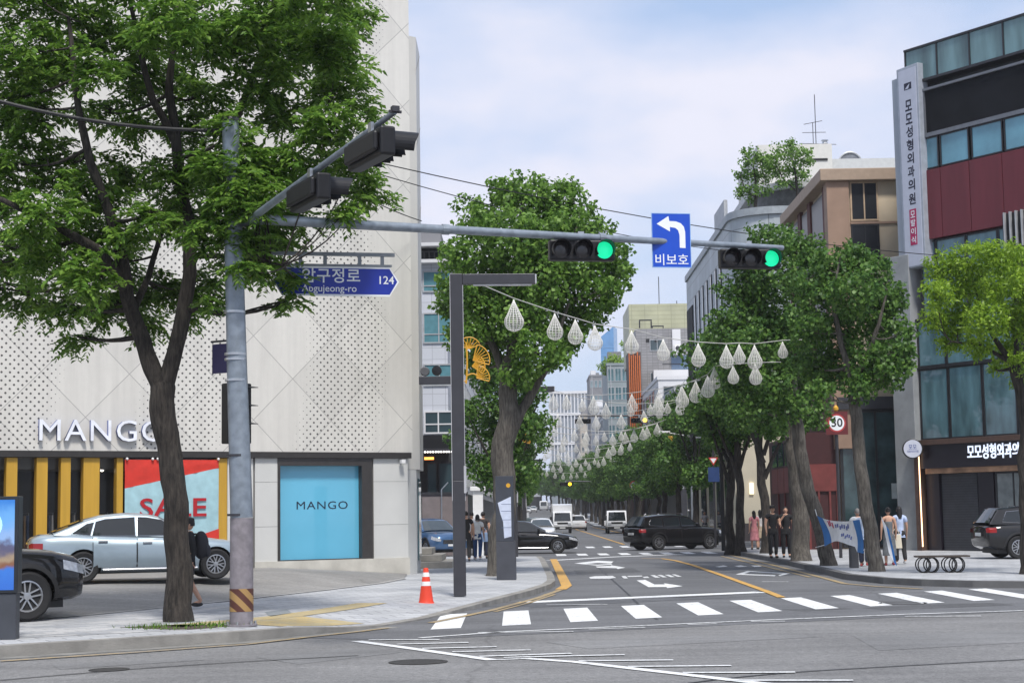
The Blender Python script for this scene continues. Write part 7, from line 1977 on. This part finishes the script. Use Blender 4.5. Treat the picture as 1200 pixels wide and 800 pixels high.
def person(label, loc, rz, h=1.7, top=(.02, .02, .02), bottom=(.02, .02, .02), hair='short', pose='stand', female=False, skirt=None, sleeves='short', shorts=False, shoes=(.03, .03, .03), hat=False, arm_l='down', arm_r='down', name='person', stride=.0, top_name=None, group=None, hairm=None, back=False):
    t = thing(name, label, 'person', loc, rz, group)
    k = h / 1.72
    V = lambda x, y, z: Vector((x * k, y * k, z * k))
    sh = .165 if female else .195; hp = .095
    st = stride
    j = {'pelvis': (V(0, 0, .93), (.125 * k, .095 * k)), 'waist': (V(0, .005, 1.08), ((.105 if female else .125) * k, .085 * k)), 'chest': (V(0, 0, 1.27), ((.125 if female else .15) * k, .10 * k)), 'neckb': (V(0, 0, 1.42), (.075 * k, .065 * k)), 'neck': (V(0, -.01, 1.49), .052 * k)}
    ed = [('pelvis', 'waist'), ('waist', 'chest'), ('chest', 'neckb'), ('neckb', 'neck')]
    hands = []
    for s, a, side in ((-1, arm_l, 'l'), (1, arm_r, 'r')):
        shp = V(s * sh, .01, 1.385)
        if a == 'down': el, wr_ = V(s * (sh + .055), .02 + s * st * .12, 1.12), V(s * (sh + .06), -.06 + s * st * .2, .88)
        elif a == 'face': el, wr_ = V(s * (sh + .06), -.12, 1.16), V(s * .07, -.24, 1.42)
        elif a == 'hold': el, wr_ = V(s * (sh + .05), -.02, 1.13), V(s * (sh - .02), -.24, 1.06)
        elif a == 'strap': el, wr_ = V(s * (sh + .08), -.02, 1.16), V(s * .12, -.16, 1.33)
        else: el, wr_ = V(s * (sh + .055), .02, 1.12), V(s * (sh + .02), -.06, .88)
        j['sh' + side] = (shp, (.062 if female else .072) * k); j['el' + side] = (el, (.040 if female else .047) * k); j['wr' + side] = (wr_, .029 * k)
        d = (wr_ - el).normalized(); hd = wr_ + d * .085 * k
        j['hd' + side] = (hd, (.036 * k, .022 * k))
        ed += [('neckb', 'sh' + side), ('sh' + side, 'el' + side), ('el' + side, 'wr' + side), ('wr' + side, 'hd' + side)]
        hands.append((s, wr_, hd, d))
        f = s * st
        hipp = V(s * hp, 0, .88); kn = V(s * (hp + .005), -.03 - f * .14 - abs(f) * .05, .50 + (.01 if f < 0 else 0)); ank = V(s * (hp + .005), .03 - f * .26 + (.12 * abs(f) if f < 0 else 0), .10 + (.07 * abs(f) if f < 0 else 0))
        toe = ank + V(0, -.15, -.055)
        j['hip' + side] = (hipp, .098 * k); j['kn' + side] = (kn, .062 * k); j['an' + side] = (ank, .042 * k); j['to' + side] = (toe, (.04 * k, .03 * k))
        ed += [('pelvis', 'hip' + side), ('hip' + side, 'kn' + side), ('kn' + side, 'an' + side), ('an' + side, 'to' + side)]
    body = skin_mesh(j, ed, SKIN, 1)
    bmv = MB()
    # head with jaw, nose, ears; fingers that curl from each palm
    hc = V(0, -.015, 1.605)
    def headpt(u, v):
        th = u * 2 * math.pi; ph = v * math.pi; x = math.sin(ph) * math.sin(th); y = -math.sin(ph) * math.cos(th); z = -math.cos(ph)
        wx = .074 * (1 - .22 * max(0, -z)); wy = .092 * (1 - .10 * max(0, -z)); p = Vector((x * wx, y * wy, z * .112))
        front = max(0, -y) ** 8
        p.y -= .020 * front * math.exp(-((z + .12) / .16) ** 2) ; p.y += .008 * max(0, -y) ** 3 * math.exp(-((z - .12) / .12) ** 2); p.y -= .006 * front * math.exp(-((z + .52) / .1) ** 2)
        return hc + p * k
    bmv.grid(lambda u, v: headpt(u, v), 20, 14)
    for s in (-1, 1): bmv.ball(hc + V(s * .076, .01, -.005), .024 * k, 8, 6, (.4, .7, 1.2))
    for s, w_, hd, d in hands:
        side = Vector((0, 1, 0)) if abs(d.y) < .8 else Vector((0, 0, 1))
        side = (side - d * side.dot(d)).normalized(); inn = d.cross(side).normalized() * s
        for i, ln in enumerate((.070, .082, .078, .062)):
            b = hd + side * (-.026 + .0175 * i) * k * -1 - d * .01 * k; m1 = b + (d * .55 * ln + inn * .006) * k; m2 = m1 + (d * .45 * ln - inn * .022 * -1) * k
            bmv.tube([b, m1, m2], [.0088 * k, .008 * k, .006 * k], 6)
        b = w_ + (hd - w_) * .35 + side * .028 * k; bmv.tube([b, b + (side * .03 + d * .03) * k, b + (side * .034 + d * .062) * k], [.011 * k, .0098 * k, .007 * k], 6)
    hm = bmv.mesh('head', SKIN, True)
    # one mesh: body surface plus head and fingers
    vs = [tuple(v.co) for v in body.vertices]; fs = [list(p.vertices) for p in body.polygons]; o = len(vs)
    vs += [tuple(v.co) for v in hm.vertices]; fs += [[i + o for i in p.vertices] for p in hm.polygons]
    me = bpy.data.meshes.new('body'); me.from_pydata(vs, [], fs); me.materials.append(SKIN); me.polygons.foreach_set('use_smooth', [True] * len(me.polygons)); me.update()
    link(bpy.data.objects.new('body', me), t)
    mb = MB()
    for s in (-1, 1): mb.ball(hc + V(s * .031, -.083, .012), .0105 * k, 8, 6, (1.3, .6, .8))
    mb.build('eyes', EYE, t, smooth=True); mb = MB(); mb.ball(hc + V(0, -.082, -.055), .016 * k, 8, 6, (1.4, .5, .4)); mb.build('mouth', mat('lips', (.36, .14, .12), .5), t, smooth=True)
    # clothes: wider skins over the same joints
    def grow(keys, edges, col, nm, g, ends=()):
        jj = {}
        for q in keys:
            p, r = j[q] if isinstance(q, str) else q[1]; r = r if hasattr(r, '__len__') else (r, r); jj[q if isinstance(q, str) else q[0]] = (p, tuple(x + g * k for x in r))
        for nme, p, r in ends: jj[nme] = (p, r)
        mm = mat('cloth_' + nm, col, .85, var=.12, scale=9); link(bpy.data.objects.new(nm.split('__')[0], skin_mesh(jj, edges, mm)), t)
    cid = '_'.join('%02d' % int(c * 99) for c in top); bid = '_'.join('%02d' % int(c * 99) for c in bottom)
    tk = ['pelvis', 'waist', 'chest', 'neckb', 'shl', 'shr']; te = [('hem', 'pelvis'), ('pelvis', 'waist'), ('waist', 'chest'), ('chest', 'neckb'), ('neckb', 'shl'), ('neckb', 'shr')]; en = [('hem', V(0, 0, .84), (.148 * k, .118 * k))]
    for side in 'lr':
        a, b = j['sh' + side][0], j['el' + side][0]
        if sleeves == 'short': en.append(('sl' + side, a.lerp(b, .55), (.062 * k, .062 * k))); te.append(('sh' + side, 'sl' + side))
        elif sleeves == 'long': en += [('sl' + side, b, (.055 * k, .055 * k)), ('sw' + side, j['wr' + side][0], (.042 * k, .042 * k))]; te += [('sh' + side, 'sl' + side), ('sl' + side, 'sw' + side)]
    if sleeves == 'none':
        tk = ['pelvis', 'waist', 'chest']; te = [('hem', 'pelvis'), ('pelvis', 'waist'), ('waist', 'chest'), ('chest', 'bust')]; en = [('hem', V(0, 0, .86), (.14 * k, .11 * k)), ('bust', V(0, 0, 1.33), (.135 * k, .105 * k))]
    grow(tk, te, top, 'shirt__' + cid, .018, en)
    if skirt:
        mb = MB(); z1 = 1.04 * k; z0 = skirt * k; fl = .21 if skirt < .5 else .19
        prof = [(.13, z1), (.155, .95 * k), (.18, .75 * k), (fl, z0)]
        n = 18; o = 0
        for r, z in prof:
            for i in range(n): q = i / n * 6.283; mb.v.append((r * k * math.cos(q) * (1 + .05 * math.sin(5 * q)), r * k * .72 * math.sin(q) * (1 + .05 * math.sin(5 * q)), z))
        for i in range(3):
            for q in range(n): mb.f.append([i * n + q, i * n + (q + 1) % n, (i + 1) * n + (q + 1) % n, (i + 1) * n + q][::-1]); mb.mi.append(0)
        mb.build('skirt', mat('cloth_skirt_' + bid, bottom, .85, var=.3, scale=7), t, smooth=True)
    else:
        bk_ = ['pelvis', 'hipl', 'hipr']; be = [('belt', 'pelvis'), ('pelvis', 'hipl'), ('pelvis', 'hipr')]; en = [('belt', V(0, 0, 1.05), (.128 * k, .098 * k))]
        for side in 'lr':
            if shorts: en.append(('kk' + side, j['hip' + side][0].lerp(j['kn' + side][0], .8), (.088 * k, .088 * k))); be.append(('hip' + side, 'kk' + side))
            else: en += [('kk' + side, j['kn' + side][0], (.080 * k, .080 * k)), ('aa' + side, j['an' + side][0] + V(0, 0, -.01), (.066 * k, .066 * k))]; be += [('hip' + side, 'kk' + side), ('kk' + side, 'aa' + side)]
        grow(bk_, be, bottom, ('shorts__' if shorts else 'trousers__') + bid, .014, en)
    for side in 'lr':
        a, b = j['an' + side][0], j['to' + side][0]; mb = MB(); mb.ball((a.x, (a.y + b.y) / 2 - .0, a.z - .055 * k), .06 * k, 10, 8, (.75, 2.0, .75)); mb.build('shoe', mat('shoe_%02d' % int(shoes[0] * 99), shoes, .6), t, smooth=True)
    # hair
    mb = MB(); hmv = hairm or HAIRB
    def hairpt(u, v, lo):
        th = u * 2 * math.pi; ph = lo + (math.pi - lo) * v
        x = math.sin(ph) * math.sin(th); y = -math.sin(ph) * math.cos(th); z = -math.cos(ph)
        return hc + Vector((x * .083, y * .10 + .012, z * .12 + .008)) * k
    def cap(u, v):
        th = u * 2 * math.pi; front = max(0, math.cos(th)); lo = math.pi * (.40 + .28 * front); return hairpt(u, v, lo)
    mb.grid(cap, 20, 8)
    if hair == 'long':
        mb.grid(lambda u, v: hc + Vector(((u - .5) * .155, .068 + .045 * math.sin(u * math.pi) + .02 * v, .03 - .28 * v)) * k, 8, 6); mb.grid(lambda u, v: hc + Vector(((u - .5) * .155, .03 + .01 * math.sin(u * math.pi), .03 - .27 * v)) * k, 8, 6)
    if hair == 'bob':
        mb.grid(lambda u, v: hc + Vector((.086 * math.sin((u - .5) * 4), .012 + .1 * math.cos((u - .5) * 4), .02 - .13 * v)) * k, 10, 4)
    if hair == 'bun': mb.ball(hc + V(0, .075, .075), .048 * k, 10, 8)
    mb.build('hair', hmv, t, smooth=True)
    if hat:
        mb = MB(); mb.lathe([(.094 * k, 0), (.10 * k, .03 * k), (.09 * k, .08 * k), (.05 * k, .105 * k), (0, .11 * k)], 18, hc + V(0, .01, .035)); mb.extrude([hc + V(.075 * math.cos(q), -.07 - .10 * math.sin(q), .045) for q in [math.pi * i / 10 for i in range(11)]], (0, 0, .012)); mb.build('cap', HAIRB, t, smooth=40)
    return t
def bag(parent_label, loc, rz, m, w=.28, h=.34, d=.10, strap=True, name='handbag', lab=None, cat='bag'):
    t = thing(name, lab, cat, loc, rz); mb = MB(); mb.hexa([(-w / 2, -d / 2, 0), (w / 2, -d / 2, 0), (w / 2, d / 2, 0), (-w / 2, d / 2, 0)], [(-w * .44, -d * .3, h), (w * .44, -d * .3, h), (w * .44, d * .3, h), (-w * .44, d * .3, h)]); mb.build('bag_body', m, t, bevel=.02)
    mb = MB(); mb.tube(bez((-w * .3, 0, h), (0, 0, h + .34), (w * .3, 0, h), 8), .012, 6); mb.build('strap', m, t); return t
PI_ = math.pi
# walker half hidden by the near tree, seen from the side, with a backpack
q = gnd(233, 713, .155); pz = .155
p_ = person('person with a black backpack, dark top and shorts behind the large tree trunk', (q.x - .17, q.y, pz), R(-78), 1.62, (.012, .012, .014), (.012, .012, .014), 'short', shorts=True, hat=True, stride=.5, shoes=(.03, .03, .03), sleeves='long')
bpk = thing('backpack', 'black backpack worn by the person behind the large tree trunk', 'backpack', (q.x - .17, q.y, pz), R(-78))
mb = MB(); mb.ball((0, .20, 1.14), .2, 14, 10, (.82, .72, 1.28)); mb.build('pack_body', mat('backpack_black', (.018, .018, .024), .7, var=.2), bpk, smooth=True)
mb = MB(); mb.ball((0, .31, 1.04), .12, 12, 8, (.9, .6, 1.0)); mb.build('front_pocket', mat('backpack_grey', (.03, .03, .038), .7), bpk, smooth=True)
for s in (-1, 1): mb = MB(); mb.tube(bez((s * .1, .12, 1.34), (s * .12, -.2, 1.36), (s * .12, -.1, 1.05), 8), .02, 6); mb.build('strap', BLACK, bpk)
# group walking away on the left pavement (backs to the camera)
Yp = 60.5
def pp(px, Y, z=.15): a = at(px, 650, Y); return (a.x, Y, z)
person('man in black seen from behind at the left of the walking group', pp(546.5, 57.5), PI_, 1.74, (.012, .012, .013), (.018, .018, .02), stride=.4)
person('person in a white shirt and dark trousers walking away behind the square lamp post', pp(553, 60.5), PI_ + .1, 1.73, (.8, .8, .8), (.03, .03, .035), sleeves='short', stride=-.35, shoes=(.6, .6, .6))
person('woman with bobbed black hair, white blouse and blue jeans walking away', pp(560, 59.3), PI_ - .1, 1.62, (.82, .82, .81), (.035, .08, .2), hair='bob', female=True, stride=.4, shoes=(.65, .65, .65))
person('person in dark clothes with a pale bag walking close to the ginkgo trunk', pp(566.5, 61.5), PI_ - .2, 1.72, (.04, .035, .035), (.03, .035, .06), hair='short', stride=-.3)
bag('', (pp(567.5, 60.9)[0], 60.9, .78), .3, mat('pale_blue_bag', (.3, .42, .62), .7), lab='pale blue bag carried by the dark clothed person near the ginkgo trunk')
# two people in black on the right pavement
person('stocky person in black with a cap standing under the right trees', pp(906.5, 56.5), R(15), 1.76, (.010, .010, .012), (.012, .012, .014), hat=True, arm_l='down', arm_r='hold')
person('person in black facing the street with one hand raised to the mouth', pp(922, 57), R(-5), 1.72, (.014, .011, .014), (.010, .010, .012), hair='short', arm_l='face')
# two far walkers
person('woman in a pink dress walking on the far right pavement by the cream wall', pp(884.8, 69), PI_ + .1, 1.6, (.55, .22, .24), (.5, .2, .22), hair='long', female=True, skirt=.42, sleeves='short', stride=.3)
person('person in a white top and beige skirt beside the woman in pink', pp(892, 69.5), PI_, 1.63, (.62, .60, .58), (.42, .34, .24), hair='long', female=True, skirt=.5)
# woman behind the far crossover
person('person in a pale top standing beyond the black crossover near the white pole', pp(827, 99), 0, 1.62, (.45, .42, .42), (.03, .03, .04), hair='long', female=True, arm_l='hold', arm_r='hold')
# three women and a man near the banner, seen from behind
person('woman with a bun in a long grey patterned dress with bare shoulders', pp(1042.5, 47.3), PI_, 1.64, (.12, .13, .14), (.12, .13, .14), hair='bun', female=True, skirt=.3, sleeves='none', shoes=(.25, .03, .04), stride=.2)
person('woman with long black hair, pale blue blouse and black trousers walking away', pp(1055.5, 48.2), PI_, 1.66, (.42, .50, .68), (.012, .012, .015), hair='long', female=True, sleeves='short', stride=.35, shoes=(.5, .5, .5))
bag('', (pp(1049.8, 47.7)[0], 47.6, .62), .2, mat('cream_tote', (.58, .53, .42), .8), w=.34, h=.4, lab='cream tote bag held between the two women walking away', name='tote_bag')
person('person in a pale blue top and dark skirt behind the right end of the banner', pp(1012.5, 47), PI_ - .3, 1.6, (.40, .48, .60), (.02, .025, .05), hair='short', female=True, stride=.4, shoes=(.4, .05, .05), hairm=HAIRB)
person('grey haired person in a pale shirt behind the blue and white banner', pp(1006.5, 48), PI_, 1.62, (.5, .52, .55), (.05, .05, .06), hair='short', hairm=HAIRG)
# ------------------------------------------------------------------ raindrop lanterns on strings across the street
WIRE = mat('lantern_wire', (.80, .79, .74), .45, .0, var=.05)
def drop_mesh(nm, nr, thick):
    mb = MB(); prof = []
    R0 = .30; zc0 = -.70; sa = R0 / .70; zt0 = zc0 + R0 * sa
    for i in range(nr + 1):
        z = -i / nr
        r = (-z) * math.tan(math.asin(sa)) * (.93 + .07 * (-z)) if z > zt0 else math.sqrt(max(0, R0 * R0 - (z - zc0) ** 2))
        prof.append((max(r, .012), z))
    prof[0] = (.012, 0); prof[-1] = (.03, -1)
    for k in range(15):
        q = k / 15 * 6.283; mb.tube([(r * math.cos(q), r * math.sin(q), z) for r, z in prof], thick, 4, False)
    for r, z in prof[1:-1]:
        if r > .04: mb.tube([(r * math.cos(i / 14 * 6.283), r * math.sin(i / 14 * 6.283), z) for i in range(15)], thick, 4, False)
    return mb.mesh(nm, WIRE, True)
DROP = [drop_mesh('wire_lantern', 17, .0085), drop_mesh('wire_lantern', 13, .0075)]
def lantern(label, p, s, far, group='wire raindrop lanterns strung across the street'):
    o = bpy.data.objects.new('wire_lantern', DROP[far]); COL.objects.link(o); o.location = p; o.scale = (s, s, s); o.rotation_euler = (0, 0, random.uniform(0, 6))
    return tag(o, label, 'lantern', group)
ordw = 'first second third fourth fifth sixth seventh eighth ninth tenth eleventh twelfth'.split()
row1 = [(602, 351, 38), (650, 367, 32), (674, 374, 30), (697, 381, 30), (740, 387, 28), (777, 397, 26), (818, 402, 28), (851, 404, 28), (866, 403, 24), (884, 404, 29), (917, 400, 20)]
spts = [at(563, 333, 36.4)]
for i, (px, py, hp_) in enumerate(row1):
    Y = 37.5 + (px - 602) / 315 * 7.5
    p = at(px, py, Y); spts.append(p + Vector((0, 0, .03))); lantern('%s wire raindrop lantern from the nearest grey street lamp' % ordw[i], p, hp_ * Y / FPX, 0)
spts.append(at(940, 398, 45.6))
mb = MB(); mb.tube(spts, .012, 5); tag(mb.build('lantern_string', mat('pale_cord', (.5, .49, .46), .6)), 'pale cord carrying the nearest row of wire raindrop lanterns', 'cord')
row2 = [(771, 463, 24, 58), (799, 452, 26, 55), (815, 446, 26, 53), (829, 440, 26, 51), (837, 430, 26, 48.5), (859, 428, 22, 46.5), (885, 426, 25, 45.2)]
s2 = [at(735, 470, 64)]
for px, py, hp_, Y in row2:
    q = at(px, py, Y); s2.append(q + Vector((0, 0, .03))); lantern('wire raindrop lantern in the lower cluster before the right street trees', q, hp_ * Y / FPX, 0)
s2.append(at(915, 424, 44.6)); mb = MB(); mb.tube(s2, .01, 4); tag(mb.build('lantern_string', mat('pale_cord', (.5, .49, .46), .6)), 'cord of the lower lantern cluster before the right street trees', 'cord')
rr = random.Random(5)
def string(a, b, n, sag, label, cl, size):
    a, b = Vector(a), Vector(b); pts = []
    for i in range(17):
        u = i / 16; p = a.lerp(b, u); p.z -= sag * 4 * u * (1 - u); pts.append(p)
    mb = MB(); mb.tube(pts, .012 if a.y < 90 else .02, 4); tag(mb.build('lantern_string', mat('pale_cord', (.5, .49, .46), .6)), cl, 'cord')
    for i in range(n):
        u = (i + .6 + rr.uniform(-.25, .25)) / (n + .2); p = a.lerp(b, u); p.z -= sag * 4 * u * (1 - u) + .03
        lantern(label, p, size * rr.uniform(.8, 1.15), 1)
words = ['second', 'third', 'fourth', 'fifth', 'sixth', 'seventh', 'eighth', 'ninth', 'tenth', 'eleventh', 'twelfth']
ys = [(66, 53), (66, 76), (82, 74), (90, 100), (108, 98), (112, 124), (135, 125), (140, 155), (172, 160), (190, 210)]
for i, (ya, yb) in enumerate(ys):
    w = words[i]; zl = 7.0 if i else 6.7
    string((.2, ya, zl + (.4 if ya > 100 else 0)), (8.6, yb, zl + .3), 9 if i else 6, .75, 'wire raindrop lantern on the %s cord from the camera' % w, '%s cord of wire raindrop lanterns crossing the street' % w, .62 if ya < 90 else .7)
# ------------------------------------------------------------------ the summer haze that pales the far end of the street
hz = MB(); hz.box(-420, 420, -60, 640, -1.2, 75)
m = bpy.data.materials.new('haze_air'); m.use_nodes = True
nt = m.node_tree; nt.nodes.remove(nt.nodes['Principled BSDF'])
pv = nt.nodes.new('ShaderNodeVolumePrincipled'); pv.inputs['Color'].default_value = (.93, .95, 1, 1); pv.inputs['Density'].default_value = .00022; pv.inputs['Anisotropy'].default_value = .2
nt.links.new(pv.outputs['Volume'], nt.nodes['Material Output'].inputs['Volume'])
struct('haze', hz, m, kind='stuff')
SC.cycles.volume_bounces = 1
